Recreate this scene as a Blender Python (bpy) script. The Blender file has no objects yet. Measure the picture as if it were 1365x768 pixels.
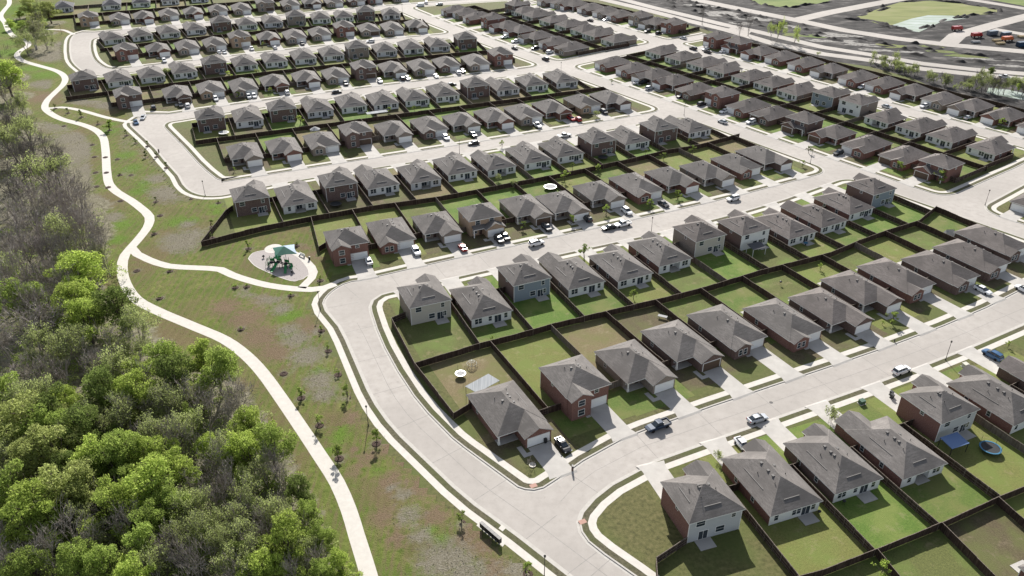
import bpy, bmesh, math, random
import numpy as np
from mathutils import Vector, Matrix, noise
from mathutils.geometry import tessellate_polygon
random.seed(7)
sc=bpy.context.scene
col=sc.collection
HOUSES=[('R0',0,90.61,95.48,203.0,1,'r','c',0,17.2,0,7.0,'T'),('R1',0,36.1,102.73,18.3,2,'g','m',0,12.2,0,8.2,'A'),('R1',1,51.82,107.05,20.1,1,'w','c',0,16.8,0,6.8,'A'),('R1',2,65.35,112.75,21.7,1,'w','c',0,16.2,0,7.9,'A'),('R1',3,79.55,116.74,23.2,1,'w','a',1,17.8,0,8.9,'A'),('R1',4,91.99,130.0,25.1,2,'g','m',0,12.2,0,7.8,'A'),('R1',5,108.77,132.66,26.9,1,'w','c',0,16.8,0,8.3,'A'),('R1',6,123.9,139.19,28.6,1,'w','a',0,16.2,0,10.0,'A'),('R2',0,-4.68,142.39,206.8,1,'r','a',0,18.2,0,9.9,'T'),('R2',1,11.1,148.79,207.1,2,'r','m',0,13.4,0,9.6,'T'),('R2',2,24.52,158.71,207.2,1,'r','a',0,16.6,0,9.1,'T'),('R2',3,36.61,167.41,207.4,1,'d','a',0,17.2,0,11.0,'T'),('R2',4,49.24,174.77,207.6,1,'r','c',0,17.4,0,12.1,'T'),('R2',5,64.0,177.8,207.7,1,'r','c',0,17.4,0,8.4,'T'),('R2',6,77.31,183.36,207.9,1,'r','a',0,17.4,0,7.6,'T'),('R2',7,88.69,192.68,208.1,1,'r','a',0,17.4,0,10.7,'T'),('R2',8,101.31,200.02,208.2,1,'r','c',0,17.4,0,11.0,'T'),('R2',9,115.37,204.38,208.4,1,'r','c',0,17.4,0,7.4,'T'),('R2',10,127.58,211.68,208.6,1,'d','c',0,17.4,0,6.9,'T'),('R2',11,138.43,221.6,208.7,1,'d','c',0,17.4,0,9.4,'T'),('R3',0,-20.56,173.88,23.0,2,'t','m',0,12.6,0,5.4,'A'),('R3',1,-5.15,172.72,23.6,1,'w','c',0,16.8,0,9.2,'A'),('R3',2,5.33,185.02,24.2,2,'s','m',0,12.6,0,6.7,'A'),('R3',3,19.99,187.44,24.9,1,'w','a',0,17.8,0,5.4,'A'),('R3',4,33.62,191.88,25.5,1,'w','c',0,17.2,0,7.5,'A'),('R3',5,45.99,200.27,26.2,1,'w','c',1,16.8,0,5.4,'A'),('R3',6,57.8,210.23,26.8,2,'t','m',0,12.6,0,5.5,'A'),('R3',7,72.0,214.26,27.5,2,'w','m',0,12.6,0,8.2,'A'),('R3',8,87.01,217.03,28.1,1,'w','c',0,17.2,0,8.1,'A'),('R3',9,99.17,224.77,28.8,1,'w','a',0,16.8,0,8.0,'A'),('R3',10,111.11,234.13,29.4,1,'w','c',0,16.2,0,7.1,'A'),('R3',11,121.55,243.46,30.0,2,'s','m',0,12.6,0,9.0,'A'),('R4',0,-50.34,215.76,201.5,2,'r','m',0,12.6,0,9.8,'T'),('R4',1,-39.7,227.13,202.2,1,'r','c',0,16.8,0,11.0,'T'),('R4',2,-26.2,231.53,203.0,1,'r','a',0,16.2,0,9.6,'T'),('R4',3,-11.94,232.51,203.6,2,'t','p',0,12.6,0,8.0,'T'),('R4',4,0.84,244.49,204.5,1,'n','a',0,17.2,0,8.8,'T'),('R4',5,12.73,247.27,205.1,1,'n','a',0,16.8,0,6.8,'T'),('R4',6,25.57,255.88,205.9,1,'r','a',0,16.2,0,9.6,'T'),('R4',7,38.4,263.04,206.7,1,'r','c',0,17.8,0,9.0,'T'),('R4',8,51.49,268.52,207.4,1,'r','a',0,17.2,0,8.7,'T'),('R4',9,64.81,274.19,208.2,1,'r','a',0,16.8,0,8.1,'T'),('R4',10,77.38,281.29,208.9,1,'r','c',0,16.2,0,8.9,'T'),('R4',11,88.31,289.13,209.6,1,'d','a',0,17.8,0,9.0,'T'),('R5',0,-83.09,237.31,23.8,2,'b','m',0,12.6,0,7.7,'A'),('R5',1,-68.55,239.3,24.0,1,'w','c',1,16.8,0,9.6,'A'),('R5',2,-56.66,248.83,24.2,2,'b','m',0,12.6,0,10.2,'A'),('R5',3,-43.47,253.42,24.5,1,'w','a',0,17.8,0,6.3,'A'),('R5',4,-29.52,258.12,24.7,1,'g','c',1,17.2,0,8.2,'A'),('R5',5,-17.31,265.53,25.0,1,'w','c',0,16.8,0,6.9,'A'),('R5',6,-3.59,269.67,25.2,1,'w','a',1,16.2,0,9.3,'A'),('R5',7,9.37,275.87,25.4,1,'w','c',0,17.8,0,7.5,'A'),('R5',8,21.62,282.22,25.6,1,'w','c',0,17.2,0,7.3,'A'),('R5',9,34.57,289.6,25.9,2,'b','m',0,12.6,0,10.8,'A'),('R5',10,48.09,295.46,26.1,1,'w','c',0,16.2,0,7.7,'A'),('R5',11,60.23,303.29,26.4,2,'b','m',0,12.6,0,9.8,'A'),('R5',12,74.6,308.51,26.6,1,'w','a',0,17.2,0,7.0,'A'),('R6',0,-102.8,292.86,203.8,1,'n','a',0,17.2,0,9.6,'T'),('R6',1,-89.72,298.4,204.0,1,'r','a',0,16.8,0,9.6,'T'),('R6',2,-76.52,304.67,204.1,1,'n','c',0,16.2,0,10.4,'T'),('R6',3,-63.57,309.25,204.2,2,'d','m',0,12.6,0,13.0,'T'),('R6',4,-50.86,317.63,204.4,1,'n','a',0,17.2,0,10.8,'T'),('R6',5,-36.96,323.08,204.6,1,'d','c',0,16.8,0,10.5,'T'),('R6',6,-24.03,328.12,204.7,1,'n','a',0,16.2,0,10.3,'T'),('R6',7,-11.31,334.36,204.8,1,'r','a',0,17.8,0,9.3,'T'),('R6',8,1.47,339.23,205.0,1,'n','c',0,17.2,0,8.8,'T'),('R6',9,13.45,345.45,205.1,1,'r','a',0,16.8,0,9.8,'T'),('R6',10,27.54,353.09,205.3,1,'t','c',0,16.2,0,10.9,'T'),('R6',11,39.58,358.63,205.4,1,'d','a',0,17.8,0,8.9,'T'),('R7',0,-121.59,316.38,23.0,2,'b','m',0,12.6,0,8.1,'A'),('R7',1,-107.59,320.68,22.8,1,'w','c',0,16.8,0,7.0,'A'),('R7',2,-95.18,327.76,22.7,2,'b','m',0,12.6,0,10.4,'A'),('R7',3,-81.03,333.06,22.5,1,'g','a',0,17.8,0,6.5,'A'),('R7',4,-67.73,339.04,22.3,1,'w','c',0,17.2,0,7.1,'A'),('R7',5,-54.49,342.63,22.2,1,'w','c',1,16.8,0,9.7,'A'),('R7',6,-41.53,348.3,22.0,1,'w','a',0,16.2,0,10.2,'A'),('R7',7,-28.58,354.19,21.9,1,'w','c',0,17.8,0,8.5,'A'),('R7',8,-15.08,360.63,21.7,2,'b','m',0,12.6,0,13.1,'A'),('R7',9,-1.66,363.47,21.6,1,'w','a',1,16.8,0,11.8,'A'),('R7',10,11.66,370.28,21.4,1,'w','c',0,16.2,0,11.5,'A'),('R7',11,25.89,375.66,21.2,1,'w','c',0,17.8,0,11.0,'A'),('R8',0,-172.13,356.41,207.3,2,'d','m',0,12.6,0,13.6,'T'),('R8',1,-154.58,366.27,206.2,1,'d','a',0,16.8,0,11.9,'T'),('R8',2,-141.45,373.26,205.5,1,'t','c',0,16.2,0,12.4,'T'),('R8',3,-127.94,377.89,204.7,1,'n','c',0,17.8,0,8.9,'T'),('R8',4,-114.94,384.09,204.0,1,'r','a',0,17.2,0,9.4,'T'),('R8',5,-101.54,391.17,203.2,1,'d','a',0,16.8,0,10.7,'T'),('R8',6,-88.21,396.09,202.4,1,'n','c',0,16.2,0,10.2,'T'),('R8',7,-74.56,400.39,201.7,2,'d','m',0,12.6,0,12.2,'T'),('R8',8,-62.09,407.17,201.0,1,'n','a',0,17.2,0,8.8,'T'),('R8',9,-48.13,411.52,200.2,1,'n','c',0,16.8,0,7.6,'T'),('R8',10,-35.67,416.33,199.5,1,'d','c',0,16.2,0,7.5,'T'),('R8',11,-21.41,421.25,198.7,1,'n','c',0,17.8,0,4.8,'T'),('R8',12,-7.8,425.16,198.0,2,'r','m',0,12.6,0,7.9,'T'),('R9',0,-197.59,371.3,31.1,2,'b','m',0,12.6,0,7.0,'A'),('R9',1,-184.18,377.22,30.0,1,'w','c',0,16.8,0,7.6,'A'),('R9',2,-171.27,383.82,28.9,1,'g','c',0,16.2,0,8.0,'A'),('R9',3,-158.44,391.43,27.7,1,'w','a',0,17.8,0,5.3,'A'),('R9',4,-145.9,398.96,26.6,2,'b','m',0,12.6,0,9.1,'A'),('R9',5,-132.32,404.03,25.5,1,'w','c',1,16.8,0,6.4,'A'),('R9',6,-119.05,410.8,24.4,1,'w','a',0,16.2,0,6.8,'A'),('R9',7,-105.58,416.48,23.2,1,'w','c',0,17.8,0,6.3,'A'),('R9',8,-92.51,422.93,22.1,1,'w','c',0,17.2,0,6.7,'A'),('R9',9,-80.3,428.69,21.1,2,'n','m',0,12.6,0,11.4,'A'),('R9',10,-66.01,431.51,20.0,1,'g','c',0,16.2,0,11.1,'A'),('R9',11,-52.39,436.31,18.9,1,'w','c',1,17.8,0,10.4,'A'),('R9',12,-38.72,441.91,17.8,1,'g','a',0,17.2,0,10.4,'A'),('R9',13,-24.28,447.86,16.6,2,'b','m',0,12.6,0,14.3,'A'),('R10',0,-205.13,433.83,209.7,2,'r','m',0,12.6,0,13.3,'T'),('R10',1,-192.82,444.16,208.5,1,'r','a',0,16.2,0,13.8,'T'),('R10',2,-179.61,451.02,207.3,1,'n','c',0,17.8,0,12.6,'T'),('R10',3,-166.51,457.38,206.2,1,'n','c',0,17.2,0,12.9,'T'),('R10',4,-153.31,461.55,205.2,2,'t','m',0,12.6,0,15.3,'T'),('R10',5,-140.04,470.16,204.0,1,'r','a',0,16.2,0,13.4,'T'),('R10',6,-126.62,475.72,202.9,1,'n','c',0,17.8,0,10.9,'T'),('R10',7,-113.22,481.49,201.8,1,'n','c',0,17.2,0,10.7,'T'),('R10',8,-99.32,485.51,200.7,2,'r','m',0,12.6,0,13.2,'T'),('R10',9,-86.35,491.04,199.6,1,'n','c',0,16.2,0,9.4,'T'),('R10',10,-73.22,495.36,198.6,1,'n','c',0,17.8,0,7.0,'T'),('R10',11,-59.37,500.96,197.5,1,'n','a',0,17.2,0,7.9,'T'),('R11',0,-220.84,457.63,33.5,1,'g','a',0,16.8,0,3.7,'A'),('R11',1,-208.15,465.09,31.6,1,'w','c',1,16.2,0,8.4,'A'),('R11',2,-195.16,472.21,29.7,1,'w','c',0,17.8,0,5.4,'A'),('R11',3,-182.93,480.39,27.8,1,'w','a',0,17.2,0,3.4,'A'),('R11',4,-170.24,488.31,25.8,2,'b','m',0,12.6,0,6.2,'A'),('R11',5,-156.51,492.46,23.9,1,'w','c',0,16.2,0,4.7,'A'),('R11',6,-142.64,497.93,21.9,1,'g','a',0,17.8,0,4.2,'A'),('R11',7,-130.07,503.94,20.0,2,'n','m',0,12.6,0,9.5,'A'),('R11',8,-115.93,508.21,18.0,1,'w','c',0,16.8,0,7.6,'A'),('R11',9,-102.64,512.37,16.1,1,'w','a',0,16.2,0,10.1,'A'),('R11',10,-90.1,517.24,14.3,2,'b','m',0,12.6,0,14.8,'A'),('R11',11,-74.72,518.95,12.4,1,'w','c',1,17.2,0,15.0,'A'),('R12',0,-259.31,511.33,207.2,2,'t','m',0,12.6,0,7.0,'T'),('R12',1,-243.97,518.69,206.5,1,'n','c',0,16.2,0,13.7,'T'),('R12',2,-231.51,524.49,205.9,1,'r','a',0,17.8,0,12.4,'T'),('R12',3,-218.36,531.49,205.2,1,'n','c',0,17.2,0,13.9,'T'),('R12',4,-204.79,536.49,204.6,1,'r','a',0,16.8,0,13.2,'T'),('R12',5,-191.29,543.78,203.9,1,'n','c',0,16.2,0,14.4,'T'),('R12',6,-177.9,549.0,203.3,1,'n','c',0,17.8,0,11.8,'T'),('R12',7,-163.11,553.47,202.7,2,'n','m',0,12.6,0,14.5,'T'),('R12',8,-149.31,562.03,202.0,1,'n','c',0,16.8,0,12.1,'T'),('R12',9,-136.01,566.79,201.3,1,'d','a',0,16.2,0,11.1,'T'),('R12',10,-122.52,571.52,200.7,1,'n','c',0,17.8,0,8.1,'T'),('R12',11,-108.35,576.31,200.1,1,'d','c',0,17.2,0,7.1,'T'),('R12',12,-95.59,578.33,199.5,2,'r','m',0,12.6,0,8.4,'T'),('R12',13,-80.01,587.33,198.8,1,'n','c',0,16.2,0,6.9,'T'),('R13',0,-288.8,540.8,21.6,1,'g','a',0,16.8,0,7.0,'A'),('R13',1,-261.0,548.19,21.6,1,'w','c',0,16.2,0,7.0,'A'),('R13',2,-244.73,556.01,21.6,1,'w','c',0,17.8,0,7.0,'A'),('R13',3,-228.1,563.24,21.6,1,'w','a',0,17.2,0,7.0,'A'),('R13',4,-211.09,571.07,21.6,1,'w','c',0,16.8,0,7.0,'A'),('R14',0,57.33,414.68,125.8,1,'r','c',0,16.8,1,7.2,'L'),('R14',1,65.95,403.37,125.8,1,'r','c',0,16.2,1,8.1,'L'),('R14',2,74.84,392.71,125.8,1,'n','a',0,17.8,1,7.6,'L'),('R14',3,82.42,382.32,125.8,1,'r','a',0,17.2,1,8.2,'L'),('R14',4,90.18,369.0,125.7,1,'d','c',0,16.8,1,7.3,'L'),('R14',5,97.25,355.09,125.7,2,'r','m',0,12.6,1,9.2,'L'),('R14',6,108.75,345.68,125.7,1,'r','c',0,17.8,1,8.0,'L'),('R14',7,115.63,335.02,125.7,1,'d','c',0,17.2,1,8.0,'L'),('R14',8,122.41,319.79,125.7,2,'d','p',0,12.6,1,9.3,'L'),('R14',9,132.79,310.88,125.7,1,'r','a',0,16.2,1,9.0,'L'),('R14',10,142.06,299.07,125.7,1,'r','c',0,17.8,1,8.2,'L'),('R14',11,151.32,287.36,125.6,1,'r','c',0,17.2,1,9.3,'L'),('R14',12,156.08,272.52,125.6,2,'r','p',0,12.6,1,9.1,'L'),('R15',0,73.87,428.29,307.2,1,'w','a',0,16.8,0,7.3,'B'),('R15',1,82.21,416.45,306.9,1,'w','c',1,16.2,0,7.7,'B'),('R15',2,91.19,404.61,306.6,1,'w','c',0,17.8,0,5.6,'B'),('R15',3,99.15,394.06,306.4,1,'w','a',0,17.2,0,5.6,'B'),('R15',4,108.47,381.5,306.1,1,'w','c',0,16.8,0,5.8,'B'),('R15',5,116.37,371.08,305.9,1,'w','c',0,16.2,0,5.8,'B'),('R15',6,123.8,358.73,305.6,1,'w','a',0,17.8,0,5.5,'B'),('R15',7,135.95,347.8,305.3,2,'s','m',0,12.6,0,7.1,'B'),('R15',8,144.05,337.08,305.1,2,'w','m',0,12.6,0,6.8,'B'),('R15',9,149.7,321.61,304.8,1,'w','a',1,16.2,0,7.8,'B'),('R15',10,158.14,310.46,304.5,1,'w','c',0,17.8,0,6.1,'B'),('R15',11,165.67,299.79,304.3,1,'w','c',0,17.2,0,6.8,'B'),('R15',12,175.43,287.05,304.0,1,'w','a',0,16.8,0,7.2,'B'),('R16',0,117.1,457.57,128.7,2,'r','m',0,12.6,1,5.9,'L'),('R16',1,125.76,446.21,128.2,2,'r','p',0,12.6,1,6.6,'L'),('R16',2,137.41,436.35,127.8,1,'r','a',0,17.8,1,5.3,'L'),('R16',3,145.89,426.01,127.4,1,'r','c',0,17.2,1,6.8,'L'),('R16',4,154.26,413.75,126.9,1,'r','c',0,16.8,1,7.1,'L'),('R16',5,161.94,401.66,126.5,1,'n','a',0,16.2,1,6.9,'L'),('R16',6,171.93,389.26,126.0,1,'r','c',0,17.8,1,6.3,'L'),('R16',7,180.16,378.48,125.5,1,'r','c',0,17.2,1,7.3,'L'),('R16',8,187.84,366.53,125.1,1,'d','a',0,16.8,1,6.9,'L'),('R16',9,195.69,354.47,124.6,1,'n','c',0,16.2,1,6.7,'L'),('R16',10,204.57,344.75,124.2,1,'n','a',0,17.8,1,6.6,'L'),('R16',11,212.36,332.38,123.8,1,'r','a',0,17.2,1,6.0,'L'),('R16',12,219.85,319.21,123.3,1,'r','c',0,16.8,1,4.6,'L'),('R17',0,-29.6,539.41,125.5,1,'d','c',0,16.8,1,7.2,'L'),('R17',1,-22.65,530.98,125.5,1,'n','c',0,16.2,1,9.0,'L'),('R17',2,-13.87,519.76,125.5,1,'r','c',0,17.8,1,8.6,'L'),('R17',3,-7.12,504.84,125.5,2,'r','m',0,12.6,1,11.0,'L'),('R17',4,3.14,495.15,125.5,1,'r','a',0,16.8,1,9.8,'L'),('R17',5,10.86,483.96,125.5,1,'r','a',0,16.2,1,10.2,'L'),('R17',6,21.02,469.82,125.5,1,'n','a',0,17.8,1,8.8,'L'),('R17',7,30.15,456.63,125.5,1,'r','c',0,17.2,1,9.1,'L'),('R17',8,38.4,445.04,125.5,1,'n','c',0,16.8,1,9.5,'L'),('R18',0,-1.55,537.47,304.4,2,'b','m',0,12.6,0,10.8,'B'),('R18',1,2.65,527.8,304.4,1,'w','c',0,16.2,0,9.3,'B'),('R18',2,9.43,516.48,304.4,1,'w','c',0,17.8,0,8.8,'B'),('R18',3,19.7,501.94,304.4,1,'w','a',0,17.2,0,9.2,'B'),('R18',4,28.43,489.88,304.4,1,'w','c',0,16.8,0,9.5,'B'),('R18',5,37.09,477.61,304.4,1,'w','c',0,16.2,0,9.8,'B'),('R18',6,43.15,467.22,304.4,1,'w','a',1,17.8,0,9.3,'B'),('R18',7,52.65,454.1,304.4,1,'w','c',0,17.2,0,9.4,'B'),('R19',0,31.87,570.46,131.2,1,'d','c',0,16.8,1,6.1,'L'),('R19',1,39.45,562.18,131.2,1,'n','c',0,16.2,1,7.9,'L'),('R19',2,47.07,557.39,131.2,1,'r','a',0,17.8,1,2.5,'L'),('R19',3,56.85,546.23,131.2,1,'d','c',0,17.2,1,2.5,'L'),('R19',4,65.72,535.23,131.2,1,'n','c',0,16.8,1,3.8,'L'),('R19',5,72.84,525.45,131.2,1,'r','c',0,16.2,1,4.6,'L'),('R19',6,82.18,510.94,131.2,2,'n','m',0,12.6,1,7.6,'L'),('R19',7,91.49,504.7,131.2,1,'n','a',0,17.2,1,7.1,'L'),('R19',8,98.98,491.61,131.2,2,'r','m',0,12.6,1,10.4,'L'),('R20',0,177.89,246.66,128.0,1,'d','c',0,16.8,1,6.7,'L')]
CHAINS={'west': (1,[(21.07,82.54),(1.01,102.88),(-6.98,110.46),(-11.34,115.22),(-23.1,129.7),(-26.65,134.71),(-29.87,140.17),(-32.56,145.67),(-40.84,165.33),(-43.7,171.41),(-48.5,178.9),(-49.91,182.55),(-49.93,184.76),(-49.44,187.06),(-48.72,188.96),(-47.71,190.89),(-46.49,192.55),(-44.41,194.14),(-41.82,194.86),(-24.4,203.61),(-6.83,212.07),(28.48,228.62),(46.09,236.99),(63.59,245.58),(80.91,254.54),(108.51,269.81),(110.17,270.87),(111.44,272.03),(112.32,273.27),(112.82,274.59),(112.94,276.0),(112.67,277.5),(112.01,279.08),(109.41,282.91),(86.97,314.51),(76.41,329.44),(75.45,330.64),(74.42,331.57),(73.32,332.25),(72.16,332.68),(70.94,332.84),(69.66,332.75),(68.31,332.4),(66.9,331.8),(41.2,318.75),(23.89,310.35),(6.5,302.22),(-28.39,286.47),(-63.2,270.92),(-80.49,263.05),(-94.12,254.52),(-97.17,252.84),(-98.31,252.35),(-100.82,251.93),(-103.17,251.96),(-105.14,252.55),(-106.99,253.51),(-108.72,254.7),(-110.46,256.23),(-112.06,258.04),(-114.7,261.74),(-119.02,269.46),(-129.32,283.98),(-137.15,295.75),(-146.4,308.09),(-155.48,319.84),(-157.31,322.33),(-158.61,324.83),(-158.92,327.55),(-158.43,332.6),(-157.52,337.11),(-147.26,337.54),(-130.92,346.39),(-114.36,354.77),(-97.62,362.77),(-80.75,370.47),(-46.79,385.39),(-12.81,400.28),(8.06,409.74),(9.93,410.74),(11.37,411.85),(12.39,413.08),(12.97,414.43),(13.13,415.89),(12.87,417.46),(12.17,419.15),(10.11,422.25),(-12.46,453.76),(-25.3,471.8),(-26.23,472.67),(-27.22,473.33),(-28.28,473.77),(-29.41,474.01),(-30.6,474.04),(-31.85,473.85),(-44.67,469.23),(-62.13,462.8),(-79.11,455.72),(-95.93,448.04),(-112.64,439.94),(-146.09,423.1),(-162.98,414.69),(-180.08,406.52),(-201.61,395.46),(-207.13,397.95),(-208.94,398.9),(-210.69,400.07),(-212.32,401.44),(-215.46,404.72),(-222.65,413.75),(-227.8,421.25),(-231.97,428.33),(-239.33,442.8),(-246.24,457.58),(-250.51,467.49),(-252.61,473.68),(-253.27,476.0),(-253.73,478.22),(-253.9,480.28),(-253.36,483.13),(-252.5,485.81),(-245.56,485.99),(-227.8,493.27),(-210.22,500.98),(-192.78,509.01),(-158.14,525.65),(-123.54,542.38),(-106.15,550.52),(-88.64,558.39),(-70.96,565.88),(-53.08,572.88),(-34.95,579.31),(-16.53,585.05),(41.9,611.6)]),'I': (-1,[(1.09,115.09),(-9.85,126.36),(-12.4,129.21),(-18.31,137.42),(-21.94,143.3),(-26.74,152.7),(-31.0,162.23),(-34.06,170.32),(-36.55,178.09),(-37.18,180.75),(-37.03,184.03),(-35.24,186.94),(-33.16,188.12),(-30.74,189.08),(-13.32,197.66),(4.34,205.76),(39.81,221.68),(57.33,230.04),(74.53,239.04),(91.25,248.97),(113.71,264.46),(115.18,265.34),(116.6,265.91),(117.97,266.16),(119.29,266.1),(120.55,265.72),(121.76,265.03),(122.91,264.03),(126.21,259.72),(143.36,236.7),(160.96,213.87),(162.02,212.29),(162.71,210.78),(163.03,209.32),(162.98,207.93),(162.57,206.6),(161.78,205.34),(160.63,204.14),(159.11,203.0),(139.74,190.44),(124.56,180.6),(108.92,171.63),(92.95,163.29),(76.75,155.37),(44.19,139.87),(28.06,131.84),(23.0,128.95),(14.38,122.48),(8.86,117.27),(6.1,114.87),(4.25,114.23),(2.52,114.43)]),'IV': (1,[(339.8,288.9),(234.9,230.64),(182.44,201.53),(129.98,172.41),(113.52,163.28),(96.8,154.67),(79.9,146.43),(45.88,130.41),(28.91,122.3),(19.29,115.64),(15.57,111.99),(13.09,108.52),(12.31,106.13),(12.55,103.8),(13.59,101.53),(16.12,98.65),(20.98,93.9),(29.82,84.73)]),'II': (-1,[(-101.17,265.37),(-103.39,265.71),(-105.16,267.28),(-110.51,273.94),(-116.81,282.6),(-126.87,297.63),(-141.36,318.21),(-142.99,320.65),(-144.04,322.97),(-144.17,325.19),(-143.56,327.18),(-141.84,328.49),(-139.69,329.56),(-126.46,337.89),(-110.12,346.16),(-93.56,354.07),(-76.82,361.72),(-42.96,376.59),(-8.89,391.51),(16.52,403.03),(17.89,403.55),(19.19,403.83),(20.44,403.88),(21.61,403.69),(22.73,403.26),(23.78,402.61),(24.78,401.71),(29.15,395.79),(51.65,364.35),(62.03,349.74),(63.09,348.02),(63.75,346.39),(64.01,344.87),(63.87,343.44),(63.33,342.11),(62.39,340.88),(61.05,339.75),(59.31,338.71),(36.94,327.35),(19.76,319.02),(2.48,310.94),(-32.3,295.24),(-67.15,279.67),(-84.52,271.77),(-101.8,263.68)]),'III': (-1,[(-201.31,407.77),(-204.95,409.62),(-206.85,410.95),(-209.67,413.73),(-214.17,419.27),(-218.12,424.86),(-222.29,431.82),(-228.07,442.82),(-233.45,454.21),(-237.68,464.37),(-238.41,466.63),(-238.69,468.67),(-238.37,471.23),(-237.22,473.08),(-235.44,473.49),(-230.76,473.08),(-224.05,484.43),(-206.29,492.22),(-188.71,500.32),(-153.95,517.01),(-119.43,533.7),(-102.15,541.8),(-83.73,550.04),(-82.29,550.55),(-80.92,550.8),(-79.64,550.8),(-78.44,550.56),(-77.31,550.06),(-76.27,549.32),(-75.3,548.32),(-71.61,542.52),(-57.5,519.82),(-46.25,502.6),(-38.86,491.56),(-37.72,489.65),(-37.03,487.88),(-36.8,486.25),(-37.02,484.77),(-37.7,483.43),(-38.83,482.23),(-40.41,481.18),(-42.45,480.28),(-65.64,471.74),(-82.95,464.52),(-100.01,456.73),(-116.89,448.55),(-150.4,431.68),(-167.19,423.32),(-184.11,415.23),(-201.23,407.58)]),'V': (-1,[(57.75,433.74),(79.1,449.3),(80.63,450.26),(82.09,450.88),(83.5,451.17),(84.85,451.11),(86.14,450.72),(87.38,449.99),(88.56,448.92),(91.61,444.73),(114.32,412.18),(137.26,379.75),(160.51,347.52),(184.09,315.52),(198.05,296.91),(199.03,295.39),(199.68,293.92),(199.98,292.51),(199.94,291.15),(199.56,289.85),(198.83,288.6),(197.76,287.41),(196.35,286.27),(189.15,281.22),(183.02,276.49),(151.25,253.81),(149.84,253.11),(148.48,252.69),(147.18,252.54),(145.94,252.66),(144.75,253.04),(143.61,253.7),(142.54,254.62),(139.09,259.06),(116.36,290.39),(93.96,321.95),(71.6,353.55),(49.14,385.07),(33.51,406.85),(32.59,408.34),(31.98,409.78),(31.71,411.16),(31.75,412.49),(32.12,413.77),(32.82,415.0),(33.84,416.17),(36.92,418.57),(57.75,433.74)]),'VI': (-1,[(-24.2,487.9),(-37.93,508.13),(-51.28,528.62),(-63.89,549.06),(-64.84,550.86),(-65.39,552.52),(-65.55,554.05),(-65.31,555.44),(-64.67,556.71),(-63.63,557.84),(-62.19,558.85),(-59.51,560.05),(-47.75,564.59),(-29.89,570.83),(-6.55,578.02),(-5.34,578.14),(-4.21,578.07),(-3.13,577.82),(-2.12,577.37),(-1.18,576.74),(-0.29,575.92),(22.57,544.0),(45.28,511.61),(67.85,479.05),(75.68,467.74),(76.56,466.26),(77.13,464.83),(77.38,463.46),(77.32,462.14),(76.95,460.88),(76.26,459.67),(75.25,458.51),(73.93,457.41),(41.68,433.91),(29.64,425.14),(28.15,424.19),(26.7,423.58),(25.31,423.29),(23.97,423.34),(22.68,423.71),(21.45,424.42),(20.27,425.45),(17.04,429.74),(-5.49,461.21),(-24.2,487.9)]),'east': (1,[(-16.56,615.38),(18.29,566.54),(40.02,535.91),(61.5,505.1),(82.87,474.22),(85.52,470.52),(86.35,469.76),(87.23,469.2),(88.16,468.85),(89.14,468.72),(90.18,468.79),(91.27,469.07),(95.82,471.3),(107.66,479.19),(112.8,483.03)]),'east2': (1,[(117.89,476.23),(112.49,472.19),(100.17,463.98),(97.36,462.43),(96.3,461.53),(95.56,460.55),(95.12,459.5),(95.01,458.36),(95.2,457.15),(95.71,455.86),(96.53,454.48),(114.99,427.94),(136.61,397.23),(158.46,366.68),(180.6,336.34),(203.06,306.22),(227.06,274.22)]),'VIII': (1,[(243.92,307.84),(178.36,261.39),(158.35,245.81),(157.05,244.64),(156.08,243.43),(155.43,242.18),(155.1,240.89),(155.1,239.56),(155.43,238.19),(156.07,236.78),(157.05,235.33),(176.55,210.04),(191.81,190.24),(207.07,170.44)])}
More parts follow.
